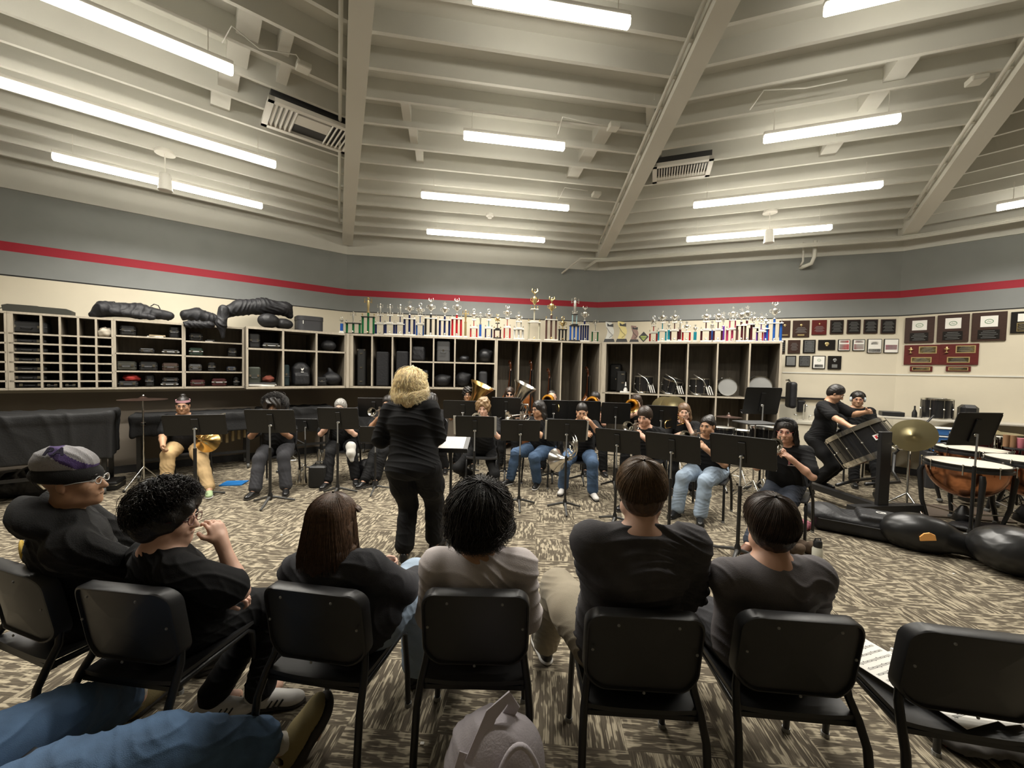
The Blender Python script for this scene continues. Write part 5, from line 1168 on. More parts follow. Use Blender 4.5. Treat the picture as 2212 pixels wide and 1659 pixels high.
# string basses in the floor bays
M_var = mat('varnish_orange', (.30, .10, .025), .25, coat=.5, var=.25, vscale=9); M_vard = mat('varnish_dark', (.12, .035, .012), .25, coat=.5)
def make_bass():
    t = thing('string_bass', 'x', 'string bass')
    S = SDF(.012); S.ell((0, 0, .42), (.31, .12, .34), k=.05); S.ell((0, 0, 1.00), (.24, .10, .24), k=.05); S.ell((0, 0, .74), (.19, .11, .2), k=.05)
    for s in (-1, 1): S.ell((s*.34, 0, .76), (.12, .3, .10), None, .03, True)
    S.cap((0, 0, 1.1), (0, 0, 1.30), .10, .035, .05); S.box((0, -.22, .7), (1.2, .22, 1.6), None, .01, .02, True); S.box((0, .22, .7), (1.2, .22, 1.6), None, .01, .02, True)
    P, F = S.mesh(); npmesh('body', P, F, M_var, t)
    mb = MB(); mb.bar((0, -.12, .85), (0, -.08, 1.72), .045, .03, (0, 1, 0)); mb.build('fingerboard', M_blk, t)
    mb = MB(); mb.tube([(0, -.03, 1.25), (0, -.045, 1.60), (0, -.05, 1.78)], [.04, .026, .03], 10); mb.build('neck', M_vard, t, smooth=True)
    mb = MB(); mb.tube([(0, -.05, 1.78), (0, -.02, 1.88), (0, .02, 1.93), (0, .05, 1.91), (0, .05, 1.87), (0, .03, 1.87)], [.032, .028, .03, .026, .02, .012], 10)
    for k in range(4): mb.cyl((-.07 if k % 2 else .07, -.03, 1.79+.03*k), (0, -.03, 1.79+.03*k), .008, 6)
    mb.build('scroll', M_vard, t, smooth=True)
    for k in range(4):
        mb = MB(); mb.cyl(((k-1.5)*.012, -.17, .55), ((k-1.5)*.008, -.12, 1.74), .0015, 4); mb.build('string', M_silver, t)
    mb = MB(); mb.box((0, -.15, .56), (.12, .015, .09)); mb.build('bridge', M_wood, t)
    mb = MB(); mb.cyl((0, 0, 0), (0, 0, .12), .012, 8); mb.build('end_pin', M_chrome, t)
    return t
bass = Proto(make_bass)
for i, (px, ti, dz) in enumerate(((1096, .07, 0), (1143, .07, 0.02), (1190, .03, -.16), (1278, .02, -.10))):
    p = place(WB, OB, px, .05, .36); o = bass(p, WB.rz+.9, ('brown string bass in the first floor bay with its scroll high', 'brown string bass in the second floor bay behind the silver tuba', 'orange string bass in the third floor bay, mostly hidden', 'bright orange string bass in the rightmost floor bay')[i], 'string basses in the floor bays', (.66, .8, 1+dz/1.9))
    o.rotation_euler = (0, ti, WB.rz+.5)
# drums on the middle shelf of the right cabinet
RC = WC.R(); zd = ZC0-.03+.016
M_shell = mat('drum_shell_black', (.015, .015, .016), .2, coat=.4); M_head = mat('drum_head', (.70, .68, .62), .5); M_headg = mat('drum_head_grey', (.30, .30, .29), .5)
def drum(t, c, ax, r, L, n=8, shell=None, head=None, R=None):
    shell = shell or M_shell; head = head or M_head; ax = unit_(ax); mb = MB(); c = np.array(c, float)
    mb.lathe([(r*.97, -L/2), (r*.97, L/2)], c, ax, 32); mb.build('shell', shell, t, smooth=40)
    for s in (-1, 1):
        mb = MB(); mb.lathe([(r*.965, 0), (r*1.02, 0), (r*1.02, .028*s), (r*.97, .028*s), (r*.96, .012*s)], c+ax*s*(L/2-.012), ax, 32); mb.build('rim', M_chrome, t, smooth=40)
        mb = MB(); mb.lathe([(r*.965, .006*s), (0.001, .006*s)], c+ax*s*(L/2), ax, 32); mb.build('drum_head', head, t)
    u = np.cross(ax, (0, 0, 1)); u = unit_(u) if np.linalg.norm(u) > .1 else V(1, 0, 0); v = np.cross(ax, u)
    for k in range(n):
        a = 2*PI*(k+.5)/n; d = u*math.cos(a)+v*math.sin(a); mb = MB(); mb.cyl(c+d*r*1.05-ax*(L/2), c+d*r*1.05+ax*(L/2), .005, 6); mb.ball(c+d*r*1.03, .014, 6); mb.build('tension_rod', M_chrome, t)
def rack(t, w_=.42):
    mb = MB()
    mb.tube([(-.20, -.10, .10), (-.10, -.22, .02), (.02, -.24, .01)], .012, 8); mb.tube([(-.12, -.18, .42), (.05, -.22, .30), (.14, -.24, .12), (.20, -.24, .02)], .012, 8); mb.build('carrier_arm', M_chrome, t, smooth=True)
    for k in range(3):
        mb = MB(); mb.tube([(.10+.04*k, -.25, .18), (.15+.04*k, -.25, .02)], .010, 6); mb.build('carrier_hook', M_white, t)
for px, r, L, ax, lab, rk, hd in ((1391, .19, .32, (0, 0, 1), 'black marching snare with silver carrier, first on the drum shelf', 1, M_head), (1452, .20, .28, (.25, -.2, 1), 'tilted black marching drum with silver carrier, second on the drum shelf', 1, M_shell), (1515, .19, .30, (0, 0, 1), 'black marching snare with silver frame, third on the drum shelf', 1, M_head), (1574, .175, .30, (.1, -1, 0), 'drum on its side showing a grey head, fourth on the drum shelf', 0, M_headg), (1648, .20, .30, (.0, -1, 0), 'drum on its side with grey head above the tall music stand', 0, M_headg)):
    hz = L/2+.03 if ax[2] > .5 else r*1.06
    t = thing('marching_drum', lab, 'drum', place(WC, OB, px, zd, .30), WC.rz); drum(t, (0, 0, hz), ax, r, L, head=hd)
    if rk: rack(t)
for px, w_, h_, lab, bk in ((1341, .22, .46, 'black case with silver latches standing in the first bay of the drum cabinet', .3), (1325, .26, .62, 'taller black case at the back of the first drum cabinet bay', .6)):
    p = place(WC, OB, px, zd, bk); t = thing('tall_instrument_case', lab, 'case', p, WC.rz); mb = MB(); mb.box((0, 0, h_/2), (w_, .16, h_), bev=.03); mb.build('shell', M_case, t)
    for z in (.45, .85):
        mb = MB(); mb.box((.03, -.085, h_*z), (.06, .008, .03)); mb.build('latch', M_chrome, t)
p = place(WC, OB, 1352, zd, .1); t = thing('white_cone', 'small white cone shaped bottle standing on a white box in the drum cabinet', 'bottle', p+V(0, 0, .031), WC.rz); mb = MB(); mb.lathe([(.045, 0), (.045, .04), (.025, .07), (.012, .19), (0, .20)], n=16); mb.build('bottle_body', M_white, t, smooth=40); mb = MB(); mb.cyl((0, 0, .08), (0, 0, .11), .025, 12); mb.build('dark_label', M_dgrey, t)
mb = MB(); mb.box((0, 0, .015), (.22, .14, .028)); o = mb.build('flat_box', M_white, None, loc=p); o.rotation_euler = (0, 0, WC.rz); tag(o, 'flat white box under the cone bottle in the drum cabinet', 'box')
M_cym = mat('cymbal_bronze', (.36, .31, .17), .35, .9, bump=.1, bscale=300)
def cymbal(name, loc, ax, r, lab, stand_=None, m=None):
    mb = MB(); mb.lathe([(.006, .035), (r*.12, .030), (r*.2, .012), (r*.6, .004), (r, -.006), (r, -.008), (r*.6, .002), (r*.2, .009), (r*.12, .027), (.006, .032)], (0, 0, 0), (0, 0, 1), 36)
    o = mb.build(name, m or M_cym, None, smooth=60); R = frame((.1, 1, .03) if abs(ax[2]) > .5 else (0, 0, 1), ax)
    o.matrix_world = Matrix([[R[i][0], R[i][1], R[i][2], float(loc[i])] for i in range(3)]+[[0, 0, 0, 1]]); return tag(o, lab, 'cymbal')
for px, Y, lab in ((1435, 7.35, 'bronze cymbal hanging upright in the lower bay, left of the pair'), (1455, 7.15, 'bronze cymbal hanging upright in the lower bay, right of the pair')):
    cymbal('crash_cymbal', atd(px, 884, Y), unit_(V(-.5, -.85, 0)), .24, lab)
# ================================================================ PEOPLE
T_BLK = mat('shirt_black', (.0072, .0072, .0077), .85, spec=.25, bump=.15, bscale=300)
T_PANT = mat('trouser_black', (.006, .006, .0064), .8, spec=.25, bump=.15, bscale=300); T_CHAR = mat('cloth_charcoal', (.028, .028, .032), .9, bump=.2, bscale=250, var=.15, vscale=12)
T_WASH = mat('cloth_washed_black', (.055, .052, .056), .9, bump=.2, bscale=250, var=.25, vscale=9); T_GREY = mat('cloth_grey', (.125, .115, .12), .9, bump=.2, bscale=250, var=.15, vscale=10)
T_LG = mat('cloth_light_grey', (.56, .51, .50), .9, bump=.2, bscale=250, var=.06, vscale=10); T_HOOD = mat('hoodie_black', (.007, .007, .0074), .92, bump=.3, bscale=200)
J_BLUE = mat('denim_blue', (.055, .10, .18), .85, bump=.3, bscale=350, var=.22, vscale=9); J_LIGHT = mat('denim_light', (.34, .43, .54), .85, bump=.3, bscale=350, var=.18, vscale=8); J_DARK = mat('denim_dark', (.018, .024, .038), .85, bump=.3, bscale=350, var=.2, vscale=9)
J_MID = mat('denim_mid', (.07, .13, .23), .85, bump=.3, bscale=350, var=.3, vscale=7); T_KHAKI = mat('chino_khaki', (.45, .31, .15), .85, bump=.2, bscale=300, var=.1); T_TAN = mat('chino_tan', (.30, .26, .19), .85, bump=.2, bscale=300, var=.1)
S_BLK = mat('shoe_black', (.010, .010, .010), .3); S_WHT = mat('shoe_white', (.65, .63, .60), .5); S_GRN = mat('shoe_green', (.35, .45, .25), .6); S_OLV = mat('suede_olive', (.26, .21, .10), .95, bump=.3, bscale=400); S_BRN = mat('sole_dark', (.03, .025, .02), .7)
POLO = dict(m=T_BLK, sleeve=.78, collar=1); TEE = dict(m=T_BLK, sleeve=.8); LONG = dict(m=T_BLK, sleeve=1.9)
BT = dict(m=T_PANT); BS = dict(m=S_BLK, sole=S_BRN)
def chair_for(pel, face, label, group='black musician chairs in the band', back=.04, rz=None):
    a = math.radians(face); c = (pel[0]+math.cos(a)*back, pel[1]+math.sin(a)*back, 0)
    return chair(c, a-PI/2, label, group)
def band(key, px, py, Y, face, label, hair, hstyle, inst_=None, pitch=-18, hface=None, yawi=0, chairlab=None, ilab=None, top=POLO, bottom=BT, shoes=BS, lean=.10, hpitch=-6, iproto=None, **kw):
    H = atd(px, py, Y); hf_ = hface if hface is not None else face; a = math.radians(hf_); hd = V(math.cos(a)*math.cos(math.radians(hpitch)), math.sin(a)*math.cos(math.radians(hpitch)), math.sin(math.radians(hpitch)))
    R = frame(hd, (0, 0, 1)); s = kw.get('hs', 1.); mouth = H+R@(V(0, .102, -.066)*s); b = math.radians(hf_+yawi); c = math.cos(math.radians(pitch)); d = V(math.cos(b)*c, math.sin(b)*c, math.sin(math.radians(pitch)))
    hands = kw.pop('hands', None); rr = V(d[1], -d[0], 0); rr /= np.linalg.norm(rr); u = np.cross(rr, d); curl = .7; hn = None
    if hands is None:
        if inst_ == 'trumpet': hands = [mouth+d*.17+rr*.075-u*.10, mouth+d*.19-rr*.085-u*.12]; hn = [-rr, rr]
        elif inst_ == 'trombone': hands = [mouth+d*.30-u*.13+rr*.04, mouth+d*.02-u*.14-rr*.05]; hn = [-rr, rr]
        elif inst_ == 'horn': hands = [mouth+d*.40-u*.33+rr*.16, mouth+d*.20-u*.20-rr*.10]; hn = [-rr, rr]
        elif inst_ == 'tuba': hands = [mouth+d*.12-u*.18+rr*.14, mouth+d*.20-u*.28-rr*.20]
        elif inst_ == 'clarinet': hands = [mouth+d*.30+rr*.03, mouth+d*.18-rr*.04]
    p = person(key, label, H, face, hair, top, bottom, shoes, hface=hf_, hpitch=hpitch, hstyle=hstyle, hands=hands, handn=hn, curl=kw.pop('curl', curl), lean=lean, vox=kw.pop('vox', .008), **kw)
    if kw.get('sit', True): chair_for(p['pel'], face, chairlab or ('black chair under the '+label.split('person', 1)[-1].strip().replace('in ', 'player in ', 1))[:200].split(' and ')[0])
    if iproto is not None:
        if inst_ == 'tuba':
            ti = kw.get('tilt', 1); o = inst(iproto, mouth+d*.20-u*.60-rr*.0, d, ilab, up=unit_(V(0, 0, 1)+rr*-.45*ti+d*.10))
        else: inst(iproto, mouth+d*.005, d, ilab)
    return p
# -- front row from the left
p1 = band('headband', 395, 876, 5.75, 292, 'person in pink headband and khaki trousers playing at the left end', 'black', 'topknot', 'horn', skin='tan', w=1.25, hface=300, pitch=-25, bottom=dict(m=T_KHAKI), shoes=dict(m=S_GRN, sole=S_WHT, lace=S_WHT, name='green_shoe'), gl=dict(col=(.08, .04, .03), rnd=False), iproto=None, feet=[at(360, 1062), at(452, 1070)])
inst(hornB, atd(440, 924, 5.45)+V(.036, .36, .16), unit_(V(-.1, -1, 0)), 'brass horn whose bell shows under the leftmost stand')
mb = MB(); H, R = p1['H'], p1['R']; P = [H+R@V(.080*math.sin(a), .096*math.cos(a)-.015, .052-.0*math.cos(a)) for a in np.linspace(0, 2*PI, 33)[:-1]]; P2 = [p+R@V(0, 0, .032) for p in P]
Q1 = [H+(p-H)*1.0+(p-H-R@V(0, 0, .05))*.06 for p in P]; Q2 = [q+R@V(0, 0, .034) for q in Q1]; n = 32; mb.add(Q1+Q2+P+P2, [(j, (j+1) % n, n+(j+1) % n, n+j) for j in range(n)]+[(n+j, n+(j+1) % n, 3*n+(j+1) % n, 3*n+j) for j in range(n)]); mb.build('headband', mat('pink_band', (.62, .34, .38), .8), p1['o'], smooth=40)
band('afro', 592, 880, 5.7, 283, 'person with a wide dark afro and black button shirt', 'black', 'afro', 'trumpet', skin='brown', w=1.2, bottom=dict(m=T_CHAR, flare=.02), feet=[at(551, 1072), at(618, 1066)], iproto=trumpetS, ilab='trumpet held behind the second stand from the left', hpitch=-3)
q = PEOPLE['afro']; strands(q['o'], q['H'], q['R'], None, 1800, t=.075, r=.0028, fringe=52, side=92, back=110, curl=.020, cf=14, seed=5, mname=q['hm'], name='hair_strands')
band('grey', 735, 880, 6.15, 280, 'older person with grey hair and glasses in black', 'grey', 'short', 'trumpet', skin='fair', w=1.15, gl=dict(col=(.06, .03, .02), rnd=False), feet=[at(708, 1052), at(768, 1045)], iproto=trumpetS, ilab='trumpet held low behind the third stand from the left', hpitch=-4)
q = PEOPLE['grey']; k_ = q['legs'][1]; kk = k_[1]
soft('white_towel', 'white cloth draped over the knee of the grey haired player', 'towel', lambda S: (S.chain([kk+V(-.05, .05, .062), kk+V(.0, -.02, .072), kk+V(.03, -.08, -.02), kk+V(.05, -.10, -.12)], [.055, .07, .06, .03], .03)), mat('towel_white', (.62, .60, .55), .9, bump=.3, bscale=200), vox=.009, amp=.006)
band('behindleft', 838, 872, 6.3, 268, 'person with black hair half hidden at the left of the conductor', 'black', 'short', 'trumpet', skin='tan', feet=[at(788, 1050), at(812, 1047)], iproto=trumpetS, ilab='trumpet beside the left shoulder of the conductor')
band('behindright', 930, 868, 6.9, 262, 'person with dark hair and glasses half hidden right of the conductor', 'black', 'curly', 'trumpet', skin='light', gl=dict(col=(.02, .02, .02)), iproto=trumpetS, ilab='trumpet hidden behind the far stand right of the conductor', feet=[at(940, 1012), at(962, 1020)])
band('blondcurl', 1043, 882, 5.9, 268, 'person with curly blond hair in black, next to the open folder', 'dblond', 'curly', 'trumpet', skin='fair', bottom=dict(m=T_PANT, flare=.03), feet=[at(1015, 1040), at(1062, 1040)], iproto=trumpetS, ilab='trumpet of the curly blond player', hpitch=-8)
band('jeanslong', 1163, 884, 6.1, 238, 'person with long black hair and glasses in black top and blue jeans', 'black', 'long', 'trumpet', skin='tan', w=1.2, gl=dict(col=(.03, .03, .03)), hface=215, yawi=8, pitch=-28, top=dict(m=T_BLK, sleeve=.9), bottom=dict(m=J_BLUE), shoes=dict(m=S_BLK, sole=S_WHT, boot=1), feet=[at(1102, 1046), at(1160, 1052)], iproto=trumpetS, ilab='trumpet played towards the left by the player with long black hair')
band('sneakers', 1257, 890, 5.75, 262, 'person with short black hair, blue jeans and white sneakers', 'black', 'buzz', 'horn', skin='tan', w=1.15, bottom=dict(m=J_BLUE, flare=.02), shoes=dict(m=S_WHT, sole=S_BLK, lace=S_WHT, L=1.1, name='sneaker'), feet=[at(1216, 1064), at(1280, 1074)], iproto=None, hands=[atd(1262, 940, 5.4), atd(1275, 912, 5.45)], hpitch=-14)
inst(hornS, atd(1212, 925, 5.35), unit_(V(.3, -1, -.25)), 'silver french horn with big bell under the stand of the player in white sneakers', up=(0, 0, 1))
# -- back row
band('tubist', 1011, 853, 7.35, 268, 'person in glasses with black hair holding the gold tuba', 'black', 'curly', 'tuba', skin='tan', gl=dict(col=(.02, .02, .02)), iproto=tubaB, ilab='gold tuba with its bell tilted up to the right', hpitch=0)
band('sunglasses', 1101, 852, 7.3, 268, 'person in dark sunglasses with long brown hair beside the silver tuba', 'dbrown', 'bob', 'tuba', skin='light', gl=dict(col=(.01, .01, .01), dark=True), iproto=tubaS, ilab='silver tuba with a wide upturned bell between the stands', hpitch=0)
band('balding', 1192, 858, 7.1, 265, 'person with receding dark hair playing trombone in the back row', 'black', 'bald', 'trombone', skin='fair', iproto=tromboneB, ilab='trombone whose round bell faces out, left of two', pitch=-20, yawi=8, hpitch=-8)
band('backtrom', 1286, 862, 7.05, 262, 'person with short black hair and moustache playing trombone at the back', 'black', 'short', 'trombone', skin='light', iproto=tromboneB, ilab='trombone with bell facing out at the back, right of two', pitch=-20, yawi=6, hpitch=-8)
band('beard', 1374, 868, 6.9, 250, 'bearded person with long brown hair and glasses in the back row', 'dbrown', 'long', 'trombone', skin='fair', gl=dict(col=(.1, .08, .06)), iproto=tromboneB, ilab='trombone raised beside the bearded player', pitch=5, yawi=12, hpitch=-4)
q = PEOPLE['beard']; S = SDF(.007); S.ell(q['H']+q['R']@V(0, .06, -.10), (.055, .045, .055), q['R'], .02); S.ell(q['H']+q['R']@V(0, .092, -.045), (.03, .012, .01), q['R'], .01); S.ell(q['H']+q['R']@V(0, .10, -.064), (.02, .02, .008), q['R'], .005, True); P, F = S.mesh(); npmesh('beard', P, F, q['hm'], q['o'])
band('tallbone', 1477, 890, 6.05, 250, 'person with light brown fringe playing the shiny gold trombone', 'lbrown', 'bob', 'trombone', skin='fair', gl=dict(col=(.5, .4, .3)), iproto=tromboneB, ilab='gold trombone with its bell facing the camera and tuning slide raised', pitch=-32, yawi=-22, hpitch=-4)
# -- right side of the arc
band('fringe', 1392, 900, 5.25, 238, 'person with a long dark fringe and monogram polo playing trumpet', 'dbrown', 'fringe', 'trumpet', skin='light', hface=232, top=dict(POLO, logo='M'), iproto=trumpetS, ilab='trumpet of the player with the dark fringe', pitch=-28, yawi=4, hpitch=-12)
band('bunhair', 1528, 920, 4.9, 232, 'person with a curly bun in monogram polo and light ripped jeans', 'black', 'bun', 'trumpet', skin='tan', w=1.22, hface=222, top=dict(POLO, logo='M'), bottom=dict(m=J_LIGHT, flare=.02), shoes=dict(m=S_BLK, sole=S_BLK, boot=1), feet=[at(1462, 1115), at(1512, 1128)], iproto=trumpetS, ilab='trumpet of the player with the curly bun', pitch=-30, yawi=2, hpitch=-4)
p17 = band('longhair', 1697, 932, 4.3, 226, 'person with long wavy dark hair and round glasses in monogram polo', 'black', 'longwavy', 'trumpet', skin='light', hface=228, top=dict(POLO, logo='M'), bottom=dict(m=J_DARK), shoes=dict(m=mat('flipflop_brown', (.16, .07, .04), .6), name='flip_flop'), gl=dict(col=(.25, .05, .05)), feet=[at(1620, 1190), at(1655, 1210)], iproto=trumpetS, ilab='silver trumpet of the long haired player at the right', pitch=-30, yawi=2, hpitch=-3, vox=.006, chairlab='black chair under the long haired player at the right end of the arc')
strands(p17['o'], p17['H'], p17['R'], None, 1400, t=.02, r=.0018, long=.20, fringe=50, curl=.012, cf=12, seed=4, mname=p17['hm'], drop_out=.2, name='hair_strands')
# -- percussionists
band('bending', 1806, 850, 6.05, 300, 'person in black polo leaning over the tilted bass drum cart', 'black', 'short', None, skin='tan', sit=False, w=1.25, hface=318, hpitch=-30, pel=V(*atd(1768, 950, 6.25)), hands=[atd(1838, 922, 5.5), atd(1872, 890, 5.75)], curl=.5)
band('headphones', 1853, 862, 6.7, 250, 'person with glasses and pale headphones behind the drum cart', 'black', 'short', None, skin='tan', seat_z=.62, hface=235, w=1.1, gl=dict(col=(.25, .05, .05)), lean=0, top=LONG, chairlab='black chair behind the drum cart under the player with headphones')
q = PEOPLE['headphones']; mb = MB()
for s in (-1, 1): mb.ball(q['H']+q['R']@V(s*.088, -.005, -.005), (.022, .042, .045), 12, q['R'])
h1 = mb.build('headphones', mat('headphone_pale', (.50, .56, .58), .5), q['o'], smooth=True); mb = MB(); mb.tube([q['H']+q['R']@V(.098*math.cos(a), -.005, .03+.105*math.sin(a)) for a in np.linspace(0, PI, 13)], .009, 8); mb.build('headphone_band', M_blk, h1, smooth=True)
# -- conductor, seen from behind
cf_ = at(872, 1218)
pc = person('conductor', 'person with blond hair conducting, standing with the back turned in black', atd(888, 836, 3.62), 82, 'blond', dict(m=T_BLK, sleeve=.95, g=.018, collar=1, dirs=((.1, .3, 1),), amp=.008), dict(m=T_PANT, len=.84, g=.02, flare=.025), dict(m=S_BLK, name='flat_shoe'), skin='fair', sit=False, pel=V(*atd(893, 1010, 3.55)), lean=0, w=1.38, sh=.18,
            feet=[V(*at(938, 1190)[:2], 0), V(*at(872, 1213)[:2], 0)], knees=None, hands=[atd(948, 950, 3.88), atd(840, 950, 3.88)], hstyle='bob', hs=1.02, vox=.006, hface=95, elbow=[V(.35, -.5, -1), V(-.35, -.5, -1)], group=None)
strands(pc['o'], pc['H'], pc['R'], None, 4200, t=.040, r=.0020, long=.11, fringe=70, side=100, back=120, curl=.034, cf=10, seed=2, mname=mat('hair_pale_blond', (1, .86, .55), .45, var=.3, vscale=40), drop_out=.15, name='hair_strands')
# ================================================================ AUDIENCE ROW
def aud_chair(px, Y, face, lab):
    b = atd(px, 1350, Y); a = math.radians(face); return chair((b[0]+math.cos(a)*.2, b[1]+math.sin(a)*.2, 0), a-PI/2, lab, 'audience chairs in the front row', (1.02, 1, 1.0)), V(b[0]+math.cos(a)*.20, b[1]+math.sin(a)*.20, .55)
_, s1 = aud_chair(45, 1.74, 72, 'black chair at the far left holding the person in the beanie')
_, s2 = aud_chair(276, 1.60, 83, 'black chair turned to the right under the person with glasses and black tee')
_, s3 = aud_chair(680, 1.62, 81, 'black chair under the person with long straight brown hair')
_, s4 = aud_chair(1027, 1.62, 90, 'black chair under the person in the light grey shirt')
_, s5 = aud_chair(1392, 1.50, 87, 'black chair under the broad shouldered person in dark tee')
_, s6 = aud_chair(1728, 1.50, 85, 'black chair under the person in the grey sweater')
c7, s7 = aud_chair(2112, 1.42, 79, 'empty black chair at the right with sheet music on its seat')
A = dict(vox=.0065, group=None)
pa1 = person('beanie', 'person in grey and purple beanie and black hoodie at the left', atd(160, 1040, 1.80), 52, 'black', dict(m=T_HOOD, sleeve=1.95, hood=1, g=.028, amp=.008, name='hoodie'), dict(m=T_PANT), BS, skin='tan', hface=22, hpitch=4, pel=s1+V(.02, .02, 0), hstyle='none', gl=dict(col=(.7, .7, .68), rnd=False), w=1.05, **A)
H, R = pa1['H'], pa1['R']; Rt = R@rotx(-.18)
S = SDF(.006); S.ell(H+Rt@V(0, -.025, .045), (.094, .118, .055), Rt, .02); S.ell(H+Rt@V(0, -.030, .03), (.096, .120, .045), Rt, .02); S.ell(H+Rt@V(0, -.025, -.045), (.2, .2, .055), Rt, .005, True)
P, F = S.mesh(); bn = npmesh('beanie_brim', P, F, mat('beanie_black', (.012, .012, .012), .95, bump=.4, bscale=300), pa1['o'])
S = SDF(.006); S.ell(H+Rt@V(0, -.04, .085), (.090, .115, .078), Rt, .02); S.ell(H+Rt@V(-.03, -.10, .10), (.05, .05, .045), Rt, .03); P, F = S.mesh(); P = folds(P, F, .006, 1.2, 5, ((.3, 1, .2),))
L_ = (P-(H+Rt@V(0, -.04, .085)))@Rt; c_ = L_[F].mean(1); qq = c_[:, 1]*.55+c_[:, 2]*.9; mi = ((qq > .030) & (qq < .062)).astype(int)
bt = npmesh('beanie_crown', P, F, [mat('beanie_grey', (.33, .32, .33), .95, bump=.4, bscale=300, var=.1, vscale=80), mat('beanie_purple', (.075, .045, .15), .95, bump=.4, bscale=300)], bn, mi=mi)
lo = textobj('beanie_lettering', 'RA', .055, mat('lettering_dark', (.02, .015, .04), .9), bn)
c = H+Rt@V(.070, -.045, .128); Z = unit_(Rt@V(.75, -.1, .75)); X = unit_(np.cross(Rt@V(0, .6, .6), Z)); X = unit_(Rt@V(-.1, .95, -.1)); X = unit_(X-Z*(X@Z)); Y_ = np.cross(Z, X); lo.matrix_world = Matrix([[X[i], Y_[i], Z[i], c[i]+Z[i]*.012] for i in range(3)]+[[0, 0, 0, 1]])
strands(pa1['o'], H, R, None, 10, mname=pa1['hm'], name='hair')
c = pa1['tp'](-.13, -.15, .62); mb = MB(); mb.ball(c, (.075, .012, .045), 12, pa1['TR']); mb.build('back_print', mat('print_yellow', (.75, .50, .08), .8), pa1['o'], smooth=True)
pa2 = person('dreamer', 'person with dark short curls, glasses and black tee, hand raised to the face', atd(368, 1118, 1.78), 58, 'black', dict(m=T_BLK, sleeve=.80, g=.022, amp=.008), dict(m=T_PANT), dict(m=S_WHT, sole=S_BRN, stripe=S_BLK, L=1.15, name='striped_sneaker', dirs=[V(1, .1, 0), V(1, .2, 0)]), skin='fair', hface=12, hpitch=-4, pel=s2+V(.03, .04, 0), hstyle='curly', gl=dict(col=(.12, .03, .03)), hands=[V(*atd(478, 1170, 1.87)), V(*atd(482, 1296, 1.86))], curl=[.55, .75], handn=[V(-.5, .2, .2), V(-.2, 0, -1)], elbow=[V(.9, .1, -1.6), V(.3, -.4, -1)],
             feet=[at(455, 1545), at(560, 1530)], vox=.0052)
strands(pa2['o'], pa2['H'], pa2['R'], None, 4200, t=.046, r=.0016, fringe=62, side=88, back=112, curl=.018, cf=12, seed=3, mname=pa2['hm'], name='hair_strands', jitter=.14)
pa3 = person('longbrown', 'person with long straight brown hair in black top and light jeans', atd(722, 1132, 1.80), 74, 'brown', dict(m=T_CHAR, sleeve=1.9, g=.026, amp=.008), dict(m=J_LIGHT, flare=.02, g=.024), BS, skin='fair', hface=78, pel=s3+V(.06, .06, 0), hstyle='bob', knees=[V(-.53, 2.2, .60), V(-.95, 2.25, .55)], feet=[V(-.50, 2.18, 0), V(-1.0, 2.35, 0)], w=1.15, **A)
strands(pa3['o'], pa3['H'], pa3['R'], None, 4200, t=.022, r=.0013, long=.19, fringe=70, side=95, curl=.0, seed=6, whorl=(0, .1), mname=pa3['hm'], drop_out=.25, jitter=.03, name='hair_strands')
pa4 = person('lightgrey', 'person with thick dark curly hair in light grey long sleeve shirt', atd(1035, 1122, 1.80), 90, 'black', dict(m=T_LG, sleeve=1.9, g=.024, amp=.009, dirs=((.5, .1, 1),)), dict(m=J_LIGHT), BS, skin='tan', hface=95, pel=s4+V(0, .05, 0), hstyle='curly', w=1.12, hands=[V(*atd(1118, 1340, 2.05)), V(*atd(960, 1340, 2.05))], elbow=[V(.25, 0, -1), V(-.25, 0, -1)], **A)
strands(pa4['o'], pa4['H'], pa4['R'], None, 5200, t=.058, r=.0017, long=.06, fringe=70, side=100, back=118, curl=.022, cf=12, seed=9, mname=pa4['hm'], drop_out=.05, jitter=.12, name='hair_strands')
mb = MB(); cc = atd(1100, 1140, 1.84); mb.ball(cc, (.035, .03, .05), 12); dk = mb.build('dotted_scarf', M_blk, pa4['o'], smooth=True); mb = MB(); r_ = np.random.RandomState(2)
for k in range(26): d = unit_(r_.randn(3)-V(0, .8, 0)); mb.ball(cc+d*V(.034, .029, .049), .0045, 6)
mb.build('white_dots', M_white, dk)
pa5 = person('broad', 'broad shouldered person with brown hair in washed black tee', atd(1384, 1062, 1.66), 90, 'brown', dict(m=T_WASH, sleeve=.95, g=.024, amp=.013, dirs=((.15, .0, 1), (.0, .1, 1))), dict(m=T_TAN, g=.022), dict(m=S_BLK, sole=S_WHT), skin='fair', hface=80, pel=s5+V(0, .06, 0), hstyle='short', w=1.35, sh=.195, knees=[V(.85, 2.1, .56), V(.28, 2.15, .58)], feet=[V(.95, 2.2, 0), V(.24, 2.38, 0)], hands=[V(*atd(1440, 1330, 1.98)), V(*atd(1350, 1320, 1.98))], elbow=[V(1, 0, -.5), V(-1, 0, -.5)], hs=1.04, **A)
strands(pa5['o'], pa5['H'], pa5['R'], None, 4200, t=.024, r=.0012, fringe=60, side=88, back=112, curl=.002, cf=3, seed=12, mname=mat('hair_lighter', (.10, .058, .028), .38, var=.35, vscale=60), jitter=.07, name='hair_strands')
pa6 = person('greysweater', 'person with dark brown bowl cut hair in grey sweater', atd(1662, 1138, 1.72), 91, 'dbrown', dict(m=T_GREY, sleeve=1.95, g=.026, amp=.009, dirs=((.4, .1, 1),)), dict(m=T_CHAR), BS, skin='light', hface=74, pel=s6+V(0, .05, 0), hstyle='short', w=1.12, hands=[V(*atd(1700, 1350, 2.0)), V(*atd(1610, 1350, 2.02))], elbow=[V(.7, 0, -1), V(-.7, 0, -1)], **A)
